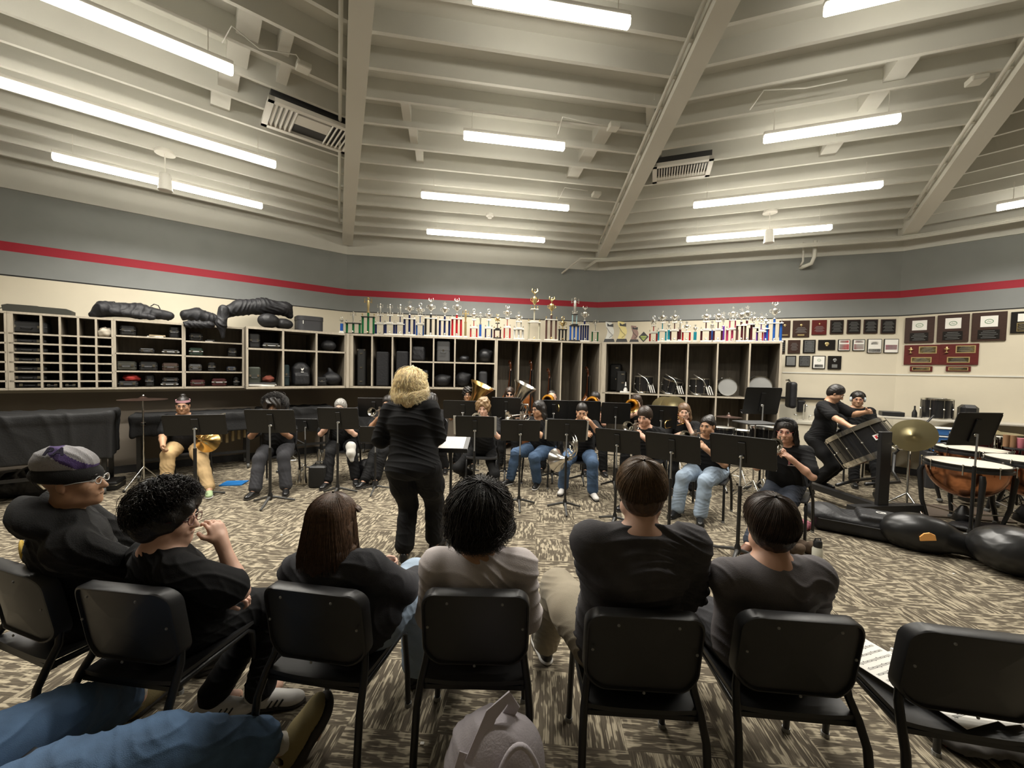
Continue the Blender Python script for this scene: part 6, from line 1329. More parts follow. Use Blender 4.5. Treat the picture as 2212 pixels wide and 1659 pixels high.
strands(pa6['o'], pa6['H'], pa6['R'], None, 4000, t=.028, r=.0013, fringe=62, side=90, back=115, curl=.003, cf=4, seed=14, mname=mat('hair_darkbrown2', (.030, .017, .010), .38, var=.35, vscale=60), jitter=.09, name='hair_strands')
# -- person stretched out at the lower left, mostly outside the frame
pr = person('recliner', 'person in blue jeans and olive clogs stretching the legs from the lower left corner', V(-1.80, .80, 1.22), 75, 'brown', dict(m=T_BLK, sleeve=.9), dict(m=J_MID, g=.034, flare=.02, amp=.007, len=.68), dict(m=S_OLV, sole=S_BRN, name='clog', L=1.1, dirs=[V(.45, .35, .80), V(.5, .8, .35)]), skin='fair', pel=V(-1.66, 1.02, .48), knees=[V(-1.24, 1.36, .40), V(-1.70, 1.45, .42)], feet=[V(-.93, 1.67, .03), V(-1.86, 1.93, 0)], hands=[V(-1.44, 1.02, .56), V(-2.0, 1.15, .55)], hstyle='short', w=1.15, vox=.007)
for hp, kn, ank, fd in pr['legs']:
    mb = MB(); mb.tube([ank+(kn-ank)*.22, ank+V(0, 0, .01), ank+V(0, 0, -.03)], [.044, .042, .045], 12); mb.build('white_sock', mat('sock_white', (.55, .52, .46), .9, bump=.3, bscale=300), pr['o'], smooth=True)
chair((-1.72, 1.10, 0), math.radians(75-90), 'black chair under the reclining person at the lower left', 'audience chairs in the front row')
# ================================================================ STANDS
stand(422, 918, 5.15, 110, 'black stand in front of the person with the pink headband', 1.35)
stand(585, 910, 4.98, 98, 'black stand in front of the person with the afro', 1.15)
stand(731, 904, 5.4, 95, 'black stand with pale edge in front of the grey haired person', 1.05)
stand(661, 918, 6.6, 90, 'small black stand further back between afro and grey hair', .85)
stand(808, 880, 6.5, 95, 'black stand raised before the silver bell left of the conductor', 1.0)
stand(812, 938, 5.6, 95, 'low black stand left of the conductor hips', .9)
stand(1026, 922, 5.2, 90, 'black stand holding a wide white folder before the curly blond person', 1.0)
stand(1000, 885, 6.7, 90, 'far black stand behind the folder stand, wide pair', 1.3)
stand(1093, 880, 6.5, 90, 'far black stand below the player in sunglasses', .95)
stand(1124, 930, 5.1, 92, 'black stand in front of the player with long black hair', 1.0)
stand(1224, 930, 5.0, 88, 'black stand before the player in white sneakers', .98)
stand(1196, 886, 6.4, 85, 'far black stand under the left trombone', 1.0)
stand(1262, 888, 6.3, 85, 'far black stand between the two trombones', 1.0)
stand(1330, 893, 6.0, 80, 'black stand left of the person with the fringe', .85)
stand(1334, 953, 4.55, 62, 'black stand with dark clips in front of the fringe player', 1.0)
stand(1428, 901, 5.6, 75, 'black stand with pale right edge below the bronze cymbals', .85)
stand(1452, 967, 4.05, 55, 'black stand in front of the player with the curly bun', 1.05)
stand(1603, 975, 3.75, 48, 'wide black stand before the long haired trumpet player', 1.1)
stand(1646, 866, 5.9, 90, 'tall black stand by the drum set in front of the drum cabinet', 1.05)
stand(2105, 927, 4.2, 95, 'black stand rising behind the copper timpani', 1.05)
# conductor's stand, desk nearly flat with an open score
t = thing('conductor_stand', 'black conductor stand holding the open white score', 'music stand', V(*atd(975, 955, 3.95)[:2], 0), .0)
zc_ = float(atd(975, 955, 3.95)[2])-.02; Rt = rotx(.25)
mb = MB(); mb.box((0, 0, zc_), (.36, .34, .012), Rt, bev=.003); mb.box((0, -.165, zc_-.03), (.36, .01, .045), Rt); mb.build('desk', M_desk, t)
mb = MB(); mb.cyl((0, 0, .05), (0, 0, zc_-.01), .014, 10); mb.build('pole', M_blkmetal, t)
for k in range(3): a = 2*PI*k/3+.5; mb = MB(); mb.tube([(0, 0, .09), (.1*math.cos(a), .1*math.sin(a), .06), (.25*math.cos(a), .25*math.sin(a), .012)], .013, 8); mb.build('leg', MATS['stand_leg_grey'], t)
c = V(*t.location)+V(0, 0, zc_+.012); R = Rt@np.stack([V(1, 0, 0), V(0, 0, -1), V(0, 1, 0)], 1)
sheet(c+V(-.02, 0, .0), R, .31, .30, 'open white score on the conductor stand'); 
def on_stand(px, py, Y, yaw, w_, h_, lab, dz=0):
    c = atd(px, py, Y); a = math.radians(yaw+90); R = rotz(a)@rotx(-.30); return sheet(c+R@V(0, -.010, dz), R, w_, h_, lab)
on_stand(1026, 922, 5.2, 90, .57, .27, 'wide white folder showing beyond both edges of its stand', .015); on_stand(1224, 930, 5.0, 88, .55, .27, 'white page showing beyond the edges of the stand before the sneakers player')
# ================================================================ THINGS ON THE FLOOR NEAR THE PLAYERS
t = thing('mute_case', 'black boxy case with chrome corners beside the grey haired player', 'case', at(690, 1050), .1); mb = MB(); mb.box((0, 0, .16), (.24, .22, .32), bev=.02); mb.build('shell', M_case, t); mb = MB(); mb.tube([(-.06, 0, .32), (-.05, 0, .36), (.05, 0, .36), (.06, 0, .32)], .008, 6); mb.build('handle', M_blk, t)
for px, h_, lab in ((646, .22, 'silver metal mute standing on the floor, left one'), (658, .28, 'silver metal mute standing on the floor, right one')):
    mb = MB(); mb.lathe([(.0, 0), (.05, 0), (.055, .02), (.03, h_*.4), (.018, h_*.8), (.02, h_), (0, h_)], n=16); tag(mb.build('brass_mute', M_silver, None, smooth=40, loc=at(px, 1046)), lab, 'mute')
for dx, lab in ((-.03, 'silver bottle standing on the black mute case, left one'), (.05, 'silver bottle standing on the black mute case, right one')):
    mb = MB(); mb.lathe([(0, 0), (.03, 0), (.03, .16), (.015, .19), (.015, .22), (0, .22)], n=14); q = at(690, 1050)+V(dx, .05, .321); tag(mb.build('metal_bottle', M_silver, None, smooth=40, loc=q), lab, 'bottle')
q = at(506, 1045); mb = MB(); mb.box((0, 0, .008), (.30, .23, .016)); o = mb.build('folder', mat('folder_blue', (.02, .17, .48), .4), None, loc=q+V(0, 0, .001)); o.rotation_euler = (0, 0, .2); tag(o, 'bright blue folder lying on the carpet', 'folder')
q = at(800, 1040)-V(.1, -.1, 0); soft('backpack', 'black backpack slumped on the floor left of the conductor', 'backpack', lambda S: (S.ell(q+V(0, 0, .16), (.17, .14, .17)), S.ell(q+V(.02, -.06, .10), (.13, .1, .1))), M_nylon, vox=.012)
t = thing('water_bottle', 'white water bottle with black lid standing by the last chair leg', 'bottle', at(1764, 1222), 0); mb = MB(); mb.lathe([(0, 0), (.038, 0), (.042, .006), (.042, .16), (.036, .175), (.036, .18), (0, .18)], n=20); mb.build('bottle_body', mat('bottle_white', (.62, .61, .52), .4), t, smooth=40); mb = MB(); mb.lathe([(.036, .18), (.036, .225), (.03, .24), (0, .24)], n=20); mb.tube([(-.03, 0, .225), (-.025, 0, .26), (.025, 0, .26), (.03, 0, .225)], .006, 6); mb.build('lid', M_blk, t, smooth=40)
q = at(1738, 1150); soft('pink_bag', 'pink knitted bag on the floor behind the last chair', 'bag', lambda S: S.ell(q+V(.05, .1, .05), (.10, .07, .055)), mat('knit_pink', (.40, .13, .17), .9, bump=.5, bscale=150), vox=.01, amp=.012)
for px, py, lab in ((1712, 1195, 'brown suede boot lying on its side behind the bowl cut head, left'), (1738, 1190, 'brown suede boot behind the white bottle, right')):
    q = at(px, py); soft('suede_boot', lab, 'boot', lambda S: (S.ell(q+V(0, 0, .05), (.06, .12, .05)), S.cap(q+V(0, -.05, .05), q+V(.0, -.10, .10), .05, .045)), mat('suede_brown', (.11, .075, .05), .95), vox=.009, amp=.002)
# -- sheet music on the empty chair, tote at the bottom, litter under the chair
ca = math.radians(79-90)
for dx, dy, rz_, lab in ((-.10, .10, .5, 'sheet music lying at the left of the empty chair seat'), (.02, -.02, .42, 'second sheet of music slid under the first on the empty chair'), (.20, .02, .3, 'white page at the right side of the empty chair seat')):
    loc = V(*c7.location)+rotz(ca)@V(dx, dy, .492 if dx < 0 else (.489 if dx < .1 else .4905)); R = rotz(ca+rz_)@np.stack([V(1, 0, 0), V(0, 0, -1), V(0, 1, 0)], 1); sheet(loc, R, .24, .32, lab)
q = V(*atd(1072, 1625, 1.38)); fl = V(q[0], q[1], 0)
M_tote = mat('tote_lilac', (.50, .46, .49), .85, bump=.2, bscale=150, var=.05)
bg = soft('tote_backpack', 'pale lilac canvas backpack with straps standing at the bottom edge', 'backpack', lambda S: (S.box(fl+V(0, 0, .22), (.36, .24, .44), None, .09, .05), S.ell(fl+V(0, 0, .44), (.15, .10, .09), None, .08)), M_tote, vox=.008, amp=.012, seed=12, dirs=((.5, .3, 1), (1, .3, .3)))
def ribbon(pts, w_, th_, nm, par, m, nrm=(0, -1, 0)):
    mb = MB(); pts = [np.array(p, float) for p in pts]; L = []
    for i, p in enumerate(pts):
        d = unit_(pts[min(i+1, len(pts)-1)]-pts[max(i-1, 0)]); s = unit_(np.cross(d, nrm)); n_ = np.cross(s, d); L += [p+s*w_/2+n_*th_/2, p-s*w_/2+n_*th_/2, p-s*w_/2-n_*th_/2, p+s*w_/2-n_*th_/2]
    k = len(pts); mb.add(L, [(i*4+j, i*4+(j+1) % 4, i*4+4+(j+1) % 4, i*4+4+j) for i in range(k-1) for j in range(4)]+[(0, 1, 2, 3), (k*4-4, k*4-1, k*4-2, k*4-3)]); return mb.build(nm, m, par, smooth=30)
def arc(a, b, hgt, n=14, out=(0, 0, 0)): a = np.array(a, float); b = np.array(b, float); return [a+(b-a)*t+V(0, 0, hgt)*math.sin(PI*t)**.7+np.array(out)*math.sin(PI*t) for t in np.linspace(0, 1, n)]
ribbon([fl+V(-.12, -.10, .30), fl+V(-.08, -.09, .45), fl+V(-.02, -.03, .56), fl+V(.04, .0, .60), fl+V(.06, .02, .55), fl+V(.02, .02, .48)], .045, .006, 'shoulder_strap', bg, M_tote)
for x0, x1, h_, o_2, z_ in ((-.10, .07, .20, -.06, .30), (.0, .16, .16, .0, .38)):
    mb = MB(); mb.tube(arc(fl+V(x0, -.125, z_), fl+V(x1, -.12, z_), h_, out=(0, o_2, 0)), .010, 8); mb.build('handle', M_tote, bg, smooth=True)
ribbon([fl+V(-.14, -.11, .20), fl+V(-.15, -.13, .35), fl+V(-.11, -.08, .47)], .03, .006, 'side_strap', bg, M_tote)
q = at(1995, 1600); soft('grey_bundle', 'grey crumpled jacket on the floor under the empty chair', 'jacket', lambda S: (S.ell(q+V(.22, .02, .05), (.22, .15, .06)), S.ell(q+V(.38, -.05, .06), (.15, .12, .06))), mat('jacket_grey', (.06, .055, .05), .9), vox=.012, amp=.014)
q = at(2052, 1612); mb = MB(); mb.box((0, 0, .055), (.03, .02, .11), roty(.3)); tag(mb.build('orange_marker', mat('marker_orange', (.85, .10, .02), .5), None, loc=q), 'bright orange marker under the empty chair', 'marker')
t = thing('metal_clip', 'white plastic clip piece on the floor left of the empty chair front', 'clip', at(1925, 1418), .2); mb = MB(); mb.box((0, 0, .015), (.08, .03, .03), bev=.008); mb.box((.01, 0, .035), (.015, .02, .03)); mb.build('clip_body', M_white, t)
for px, py, lab in ((912, 1607, 'tiny white scrap on the carpet right of the curly player chair'), (2060, 1240, 'small white paper scrap on the carpet in front of the drum bags'), (608, 1156, 'white speck on the carpet in front of the afro player')):
    mb = MB(); mb.box((0, 0, .003), (.018, .014, .004)); tag(mb.build('paper_scrap', M_paper, None, loc=at(px, py)), lab, 'scrap')
# ================================================================ PERCUSSION ON THE LEFT: COVERED KEYBOARDS
M_cover = mat('cover_black', (.008, .008, .0085), .75, bump=.3, bscale=60); M_tube = mat('resonator_tan', (.42, .33, .18), .4, .5); M_rub = mat('rubber_grey', (.12, .12, .11), .7)
def keyboard(lab, W, u0, u1, o0, o1, h, drop, seed, tubes=0, legs=True, sag=.02):
    t = thing('covered_marimba', lab, 'marimba', W.pt((u0+u1)/2, (o0+o1)/2, 0), W.rz); L = u1-u0; D = o1-o0
    S = SDF(.018); S.box((0, 0, h-.06), (L, D, .12), None, .04, .03)
    S.box((0, -D/2+.02, h-drop/2), (L*.99, .035, drop), None, .015, .05); S.box((L/2-.02, 0, h-drop/2), (.035, D*.98, drop), None, .015, .05); S.box((-L/2+.02, 0, h-drop/2), (.035, D*.98, drop), None, .015, .05)
    P, F = S.mesh(); P = folds(P, F, sag, .28, seed, ((1, .1, .1), (.6, .8, .2))); npmesh('cover', P, F, M_cover, t)
    for sx in (-1, 1):
        for sy in (-1, 1):
            x, y = sx*(L/2-.09), sy*(D/2-.09); mb = MB(); mb.bar((x, y, .09), (x, y, h-.08), .05, .05, (1, 0, 0)); mb.build('leg', M_blkmetal, t)
            mb = MB(); mb.cyl((x-.015, y, .045), (x+.015, y, .045), .045, 14); mb.build('wheel', M_rub, t, smooth=40)
    mb = MB(); mb.bar((-L/2+.09, -D/2+.09, .30), (L/2-.09, -D/2+.09, .30), .03, .04); mb.build('rail', M_blkmetal, t)
    mb = MB(); mb.tube([(-L/2+.1, -D/2+.09, h-drop*.9), (-L/2+.3, -D/2+.09, h-drop*.9), (-L/2+.75, -D/2+.09, .3)], .016, 8); mb.build('brace', M_blkmetal, t)
    for k in range(tubes):
        mb = MB(); x = L/2-.12-.085*k; b = h-drop-.22+.018*abs(k-tubes*.35)*1.2; mb.cyl((x, -.1, b), (x, -.1, h-.10), .026, 12); mb.build('resonator_tube', M_tube, t, smooth=40)
    return t
keyboard('long black covered marimba on wheels at the far left', WA, .15, WA.u(250, 900, 1.0), .55, 1.35, 1.10, .62, 3)
keyboard('covered marimba with tan resonator tubes behind the first players', WA, WA.u(285, 900, .45), WA.u(545, 900, .45), .10, .80, .98, .32, 5, tubes=9)
keyboard('black covered keyboard instrument under the deep corner cabinet', WA, WA.u(556, 900, .45), WA.u(700, 900, .45)+.1, .12, .72, 1.0, .45, 8)
keyboard('black covered keyboard instrument under the tall instrument bays', WB, .35, 1.55, .30, .90, .98, .50, 9)
def simple_stand(t, top, foot=.26, r=.011, legs_z=.30, m=None):
    m = m or M_chrome; mb = MB(); mb.cyl((0, 0, .12), (0, 0, top), r, 10); mb.build('pole', m, t, smooth=50)
    for k in range(3):
        a = 2*PI*k/3+.4; mb = MB(); mb.tube([(0, 0, legs_z), (foot*math.cos(a), foot*math.sin(a), .02)], r*.8, 8); mb.tube([(0, 0, .14), (foot*.55*math.cos(a), foot*.55*math.sin(a), .15)], r*.5, 6); mb.build('leg', m, t, smooth=50)
        mb = MB(); mb.ball((foot*math.cos(a), foot*math.sin(a), .018), .018, 8); mb.build('rubber_foot', M_blk, t)
def cyl_on_stand(px, py, Y, r, lab, tilt=(0, 0, 1), m=None):
    c = atd(px, py, Y); t = thing('suspended_cymbal', lab, 'cymbal', (c[0], c[1], 0)); simple_stand(t, c[2]+.05)
    o = cymbal('cymbal_plate', (0, 0, 0), tilt, r, 'x', m=m); del o['label']; del o['category']; o.parent = t; o.location = (0, 0, c[2])
    mb = MB(); mb.ball((0, 0, c[2]+.05), .015, 8); mb.build('wing_nut', M_chrome, t); mb = MB(); mb.box((0, 0, c[2]*.72), (.05, .05, .05), bev=.01); mb.build('clamp', M_chrome, t)
M_cymd = mat('cymbal_dark', (.07, .04, .03), .4, .8)
cyl_on_stand(309, 862, 5.55, .27, 'dark suspended cymbal on a chrome stand beside the covered marimba', m=M_cymd)
cyl_on_stand(622, 868, 6.7, .02, 'thin silver stand top rising behind the afro haired player')
t = thing('flat_case', 'black case with bright metal edge on the floor beside the beanie', 'case', at(232, 1055), .5); mb = MB(); mb.box((0, 0, .06), (.30, .34, .12), bev=.015); mb.build('shell', M_case, t); mb = MB(); mb.box((0, 0, .075), (.305, .345, .012)); mb.build('metal_rim', M_chrome, t)
q = at(20, 1075); soft('gig_bag', 'black soft bag pile on the floor at the far left edge', 'gig bag', lambda S: (S.ell(q+V(-.05, .1, .16), (.35, .28, .18)), S.ell(q+V(.25, .1, .20), (.24, .2, .22))), M_nylon, vox=.016, amp=.02)
mb = MB(); mb.tube([q+V(.42, -.08, .32), q+V(.50, -.10, .22), q+V(.60, -.12, .16)], .012, 8); tag(mb.build('pale_strap', mat('strap_tan', (.35, .30, .2), .8), None, smooth=True), 'pale curved strap over the black bag pile at the far left', 'strap')
# ================================================================ DRUM SET AND SINK
def up_drum(px, py, Y, r, L, lab, tilt=(0, 0, 1), name='tom_drum', shell=None, stand__=True, head=None):
    c = atd(px, py, Y); t = thing(name, lab, 'drum', (c[0], c[1], 0)); drum(t, (0, 0, c[2]), tilt, r, L, shell=shell, head=head)
    if stand__: simple_stand(t, c[2]-L/2)
    return t
M_wine = mat('drum_shell_wine', (.09, .010, .014), .2, coat=.5)
up_drum(1560, 935, 6.1, .18, .16, 'black snare drum on a stand in the drum set behind the curly bun')
up_drum(1652, 950, 5.6, .20, .36, 'black floor tom left of the long haired player', head=M_headg)
up_drum(1602, 945, 6.3, .16, .22, 'black tom in the middle of the drum set')
cyl_on_stand(1574, 900, 6.2, .19, 'hi hat cymbals on a chrome stand behind the curly bun', m=M_cymd)
cyl_on_stand(1470, 905, 6.7, .19, 'dark cymbal partly hidden behind the trombone player', tilt=(.2, -.3, 1), m=M_cymd)
c = atd(1632, 913, 5.5); t = thing('practice_pad', 'grey flat pad tray on a chrome stand in front of the tall music stand', 'tray', (c[0], c[1], 0), .1); mb = MB(); mb.box((0, 0, c[2]), (.46, .36, .02), bev=.006); mb.build('tray', mat('tray_grey', (.045, .045, .045), .5), t); simple_stand(t, c[2]-.01)
us = WC.u(1695, 900, .5); t = thing('sink_counter', 'pale sink counter against the right wall beside the drum cabinet', 'counter', WC.pt(us+.65, .30, 0), WC.rz)
M_ctr = mat('counter_pale', (.55, .52, .44), .4)
mb = MB(); mb.box((0, 0, .44), (1.2, .56, .88)); mb.build('base_cabinet', M_cream, t); mb = MB(); mb.box((0, 0, .90), (1.26, .60, .04)); mb.build('counter_top', M_ctr, t); mb = MB(); mb.box((0, .28, 1.06), (1.24, .03, .28)); mb.build('backsplash', M_ctr, t)
mb = MB(); mb.tube([(-.25, .12, .92), (-.25, .12, 1.22), (-.25, .05, 1.26), (-.25, -.05, 1.20)], .012, 8); fa = mb.build('faucet', M_chrome, t, smooth=True)
for s in (-1, 1): mb = MB(); mb.tube([(-.25+s*.1, .12, .92), (-.25+s*.1, .12, 1.0), (-.25+s*.16, .12, 1.02)], .012, 8); mb.build('tap_handle', M_chrome, fa, smooth=True)
u, z = WC.uz(1731, 878, .08); mb = MB(); mb.box((0, 0, 0), (.14, .10, .24), bev=.02); o = mb.build('soap_dispenser', M_blk, None, loc=WC.pt(u, .055, z)); o.rotation_euler = (0, 0, WC.rz); tag(o, 'black soap dispenser on the wall above the sink', 'dispenser')
u, z = WC.uz(1720, 860, .03); mb = MB(); mb.box((0, 0, 0), (.85, .05, .04)); o = mb.build('wall_rail', M_blk, None, loc=WC.pt(u+.1, .03, z)); o.rotation_euler = (0, 0, WC.rz); tag(o, 'black horizontal rail on the wall above the sink', 'rail')
q = WC.pt(WC.u(1690, 850, .5)+.13, .55, 1.42); soft('drum_bag', 'black rounded drum bag hung on the right side of the drum cabinet', 'bag', lambda S: S.box(q, (.12, .34, .50), RC, .05), M_nylon, vox=.014, amp=.003)
mb = MB(); mb.bar(q+RC@V(-.06, 0, .28), q+RC@V(-.10, 0, .28), .02, .02); mb.bar(q+V(0, 0, .2), q+RC@V(-.06, 0, .30), .02, .03); tag(mb.build('bag_hook', M_chrome), 'metal hook holding the drum bag at the cabinet side', 'hook')
# ================================================================ BASS DRUM ON ITS CART
c = atd(1866, 958, 5.5); base = V(c[0], c[1], 0)
t = thing('bass_drum', 'big black bass drum with chrome rods tilted on the rolling cart', 'drum', c); drum(t, (0, 0, 0), (-.304, .474, .79), .36, .42, n=12, shell=M_shell, head=M_shell)
ax = unit_(V(-.304, .474, .79)); u_ = unit_(np.cross(ax, V(0, 0, 1)))
for s in (-1, 1):
    mb = MB(); mb.lathe([(.372, 0), (.379, 0), (.379, .045), (.372, .045)], ax*(s*.185-.02), ax, 40); mb.build('white_hoop', M_silver, t, smooth=40)
mb = MB(); w_ = unit_(V(0, -1, -.3)-ax*(V(0, -1, -.3)@ax)); rr_ = np.cross(w_, ax); mb.box(w_*.354, (.07, .008, .07), np.stack([rr_, w_, ax], 1)); bd = mb.build('badge', M_white, t); mb = MB(); mb.box(w_*.359, (.04, .004, .04), np.stack([rr_, w_, ax], 1)); mb.build('badge_red', mat('badge_red', (.5, .03, .04), .5), bd)
t = thing('drum_cart', 'black steel cart on caster wheels carrying the tilted bass drum', 'cart', base, .12)
mb = MB(); mb.box((-.42, -.62, .62), (.15, .05, 1.0), bev=.005); mb.build('upright', M_blk, t)
mb = MB(); mb.bar((-.85, -.62, .16), (.12, -.62, .16), .10, .09); mb.build('base_beam', M_blk, t); mb = MB(); mb.bar((-.42, -.60, .16), (-.42, .42, .16), .10, .08); mb.build('cross_beam', M_blk, t)
mb = MB(); mb.tube([(-.4, -.40, .40), (.35, -.2, .36), (.62, .1, .42), (.75, .2, .80)], .022, 8); mb.build('cradle_arm', M_blkmetal, t, smooth=True)
mb = MB(); mb.tube([(-.5, -.1, .30), (.0, .1, .30), (.4, .1, .34)], .022, 8); mb.build('cradle_arm', M_blkmetal, t, smooth=True)
for x, y in ((-.78, -.62), (.06, -.62), (-.42, .38), (.5, .2)):
    mb = MB(); mb.cyl((x-.02, y, .055), (x+.02, y, .055), .055, 16); wl = mb.build('wheel', M_rub, t, smooth=40); mb = MB(); mb.box((x, y, .11), (.07, .06, .04)); mb.build('caster_plate', M_chrome, wl)
mb = MB(); mb.tube([c+V(.0, -.45, -.05), c+V(.55, -.38, .45)], .012, 8); tag(mb.build('mallet_shaft', M_blkmetal, None, smooth=True), 'long black shaft resting across the tilted bass drum', 'rod')
# orchestral cymbals in a cradle stand
c = atd(1975, 944, 5.0); t = thing('cymbal_cradle', 'chrome cradle stand holding two bronze cymbals beside the bass drum', 'stand', (c[0], c[1]+.05, 0)); simple_stand(t, c[2]-.16, foot=.32, r=.014)
mb = MB(); mb.tube([(-.18, 0, c[2]-.12), (-.14, 0, c[2]-.17), (.14, 0, c[2]-.17), (.18, 0, c[2]-.12)], .012, 8); mb.build('cradle', M_chrome, t, smooth=True)
cymbal('crash_cymbal', c+V(-.06, -.02, .02), unit_(V(-.62, -.75, .12)), .20, 'bronze cymbal standing in the cradle beside the bass drum, front one')
cymbal('crash_cymbal', c+V(.09, .06, .02), unit_(V(-.62, -.75, .12)), .20, 'bronze cymbal standing in the cradle, behind the front one')
# ================================================================ TIMPANI
M_cop = mat('copper', (.60, .26, .13), .22, 1, var=.12, vscale=5)
def make_timp():
    t = thing('timpani', 'x', 'timpani'); z = .86; r = .35
    mb = MB(); mb.lathe([(r*math.cos(a)*(1 if a < .9 else 1), -.06-.40*math.sin(a)) for a in np.linspace(0, PI/2-.06, 14)]+[(0, -.46)], (0, 0, z), n=48); mb.build('bowl', M_cop, t, smooth=True)
    mb = MB(); mb.lathe([(r, -.07), (r+.022, -.065), (r+.022, -.035), (r+.006, -.03), (r+.006, -.005), (r+.016, 0), (r+.016, .012), (r-.002, .014), (r-.004, 0)], (0, 0, z), n=48); mb.build('hoop', mat('hoop_dark', (.06, .06, .06), .3, .7), t, smooth=40)
    mb = MB(); mb.lathe([(r, .008), (r*.5, .009), (.001, .009)], (0, 0, z), n=48); mb.build('drum_head', mat('timpani_head', (.66, .60, .50), .5), t)
    for k in range(8):
        a = 2*PI*(k+.5)/8; d = V(math.cos(a), math.sin(a), 0); mb = MB(); mb.cyl(d*(r+.028)+V(0, 0, z-.11), d*(r+.028)+V(0, 0, z+.012), .006, 8); mb.ball(d*(r+.028)+V(0, 0, z+.015), .014, 8); mb.build('tuning_rod', M_chrome, t, smooth=40)
    for k in range(4):
        a = PI/4+PI/2*k; d = V(math.cos(a), math.sin(a), 0); mb = MB(); mb.tube([d*(r+.03)+V(0, 0, z-.09), d*(r+.05)+V(0, 0, z-.16), d*(r+.02)+V(0, 0, .30), d*(r-.04)+V(0, 0, .05)], [.026, .030, .024, .020], 8); mb.build('strut', M_blkmetal, t, smooth=50)
        mb = MB(); mb.ball(d*(r-.04)+V(0, 0, .035), .035, 10); mb.build('caster', M_rub, t)
        mb = MB(); mb.tube([d*(r-.02)+V(0, 0, .22), V(0, 0, .16)], .010, 6); mb.build('spider_rod', M_chrome, t)
    mb = MB(); mb.lathe([(.04, .05), (.10, .08), (.08, .18), (.03, .28)], n=16); mb.build('pedal_hub', M_blkmetal, t, smooth=True)
    return t
timp = Proto(make_timp); G_ = 'copper timpani at the right'
for px, py, Y, s, rz_, lab in ((2088, 998, 4.72, 1.0, .25, 'copper timpani nearest the camera with white head'), (2098, 968, 5.55, 1.02, .5, 'copper timpani behind the nearest one, under the black stand'), (2222, 992, 4.75, 1.0, .7, 'copper timpani cut by the right edge of the view')):
    c = atd(px, py, Y); timp((c[0], c[1], 0), rz_, lab, G_, (s, s, c[2]/.87))
q = at(2105, 1135); mb = MB(); mb.box((0, 0, .010), (1.0, .55, .018), bev=.004); o = mb.build('floor_board', mat('board_brown', (.10, .075, .055), .7), None, loc=q+V(.2, .45, 0)); o.rotation_euler = (0, 0, -.2); tag(o, 'thin brown board on the carpet under the timpani', 'board')
# table with drum, speaker and boxes behind the timpani
c = atd(2040, 905, 6.5); t = thing('percussion_table', 'long dark table with percussion things behind the timpani', 'table', (c[0]+.35, c[1]+.1, 0), -.55); TZ = float(c[2])-.02
mb = MB(); mb.box((0, 0, TZ-.015), (2.2, .60, .03), bev=.005); mb.build('table_top', mat('table_pale', (.45, .42, .36), .5), t)
for x in (-1.03, 1.03):
    for y in (-.25, .25): mb = MB(); mb.bar((x, y, 0), (x, y, TZ-.03), .04, .04, (1, 0, 0)); mb.build('leg', M_blkmetal, t)
mb = MB(); mb.box((0, 0, TZ-.42), (2.1, .5, .025)); mb.build('lower_shelf', M_woodin, t)
def ontab(px, dy=0): 
    d = ray(px, 900); o_2 = V(*t.location); a = -.55; n_ = V(-math.sin(a), math.cos(a)); s = ((o_2[:2]+n_*dy)@n_)/(d[:2]@n_); return V(d[0]*s, d[1]*s, TZ+.001)
q = ontab(2022); dr = thing('snare_drum', 'deep black drum with chrome lugs standing on the table', 'drum', q); drum(dr, (0, 0, .17), (0, 0, 1), .20, .32)
q = ontab(2090); mb = MB(); mb.box((0, 0, .13), (.22, .20, .26), bev=.05); o = mb.build('speaker', M_blk, None, loc=q); o.rotation_euler = (0, 0, -.5); tag(o, 'small black speaker on the table right of the deep drum', 'speaker')
q = ontab(1975); mb = MB(); mb.lathe([(0, 0), (.035, 0), (.035, .08), (.012, .14), (.012, .20), (0, .20)], n=14); tag(mb.build('black_bottle', M_blk, None, smooth=40, loc=q), 'black bottle left of the deep drum on the table', 'bottle')
q = ontab(1925); mb = MB(); mb.box((0, 0, .04), (.30, .22, .08), bev=.01); o = mb.build('black_box', M_blk, None, loc=q); o.rotation_euler = (0, 0, -.5); tag(o, 'low black box at the left end of the percussion table', 'box')
M_bx = mat('bin_blue', (.05, .16, .42), .4)
for k, (px, zz) in enumerate(((2022, .0), (2040, .13), (2045, -.14))):
    a = ontab(px, -.42); tt = thing('blue_bin', 'translucent blue plastic bin in front of the table, %s one' % ('middle', 'top', 'bottom')[k], 'bin', V(a[0], a[1], TZ-.36+zz), -.5); mb = MB(); mb.box((0, 0, .05), (.34, .22, .10), bev=.01); mb.build('tub', M_bx, tt); mb = MB(); mb.box((0, 0, .11), (.36, .24, .02), bev=.006); mb.build('lid', M_white, tt)
a = ontab(2035, -.42); tt = thing('bin_rack', 'small dark rack carrying the blue plastic bins', 'rack', V(a[0], a[1], 0), -.5)
mb = MB(); mb.box((0, 0, (TZ-.51)/2), (.40, .28, TZ-.51), bev=.01); mb.build('rack_body', M_dgrey, tt)
for px, py, Y, r, L, lab, sh_ in ((2120, 955, 5.9, .15, .16, 'wine coloured tom left among the small toms at the right', M_wine), (2160, 958, 5.9, .15, .18, 'wine coloured tom in the middle of the small toms at the right', M_wine), (2198, 966, 5.7, .16, .22, 'wine coloured tom by the right edge', M_wine), (2085, 948, 6.0, .17, .14, 'black snare drum beneath the stand behind the timpani', None)):
    up_drum(px, py, Y, r, L, lab, shell=sh_)
cyl_on_stand(2150, 934, 5.7, .26, 'flat brass cymbal above the wine toms at the right', m=M_cym)
c = atd(2205, 955, 5.2); 
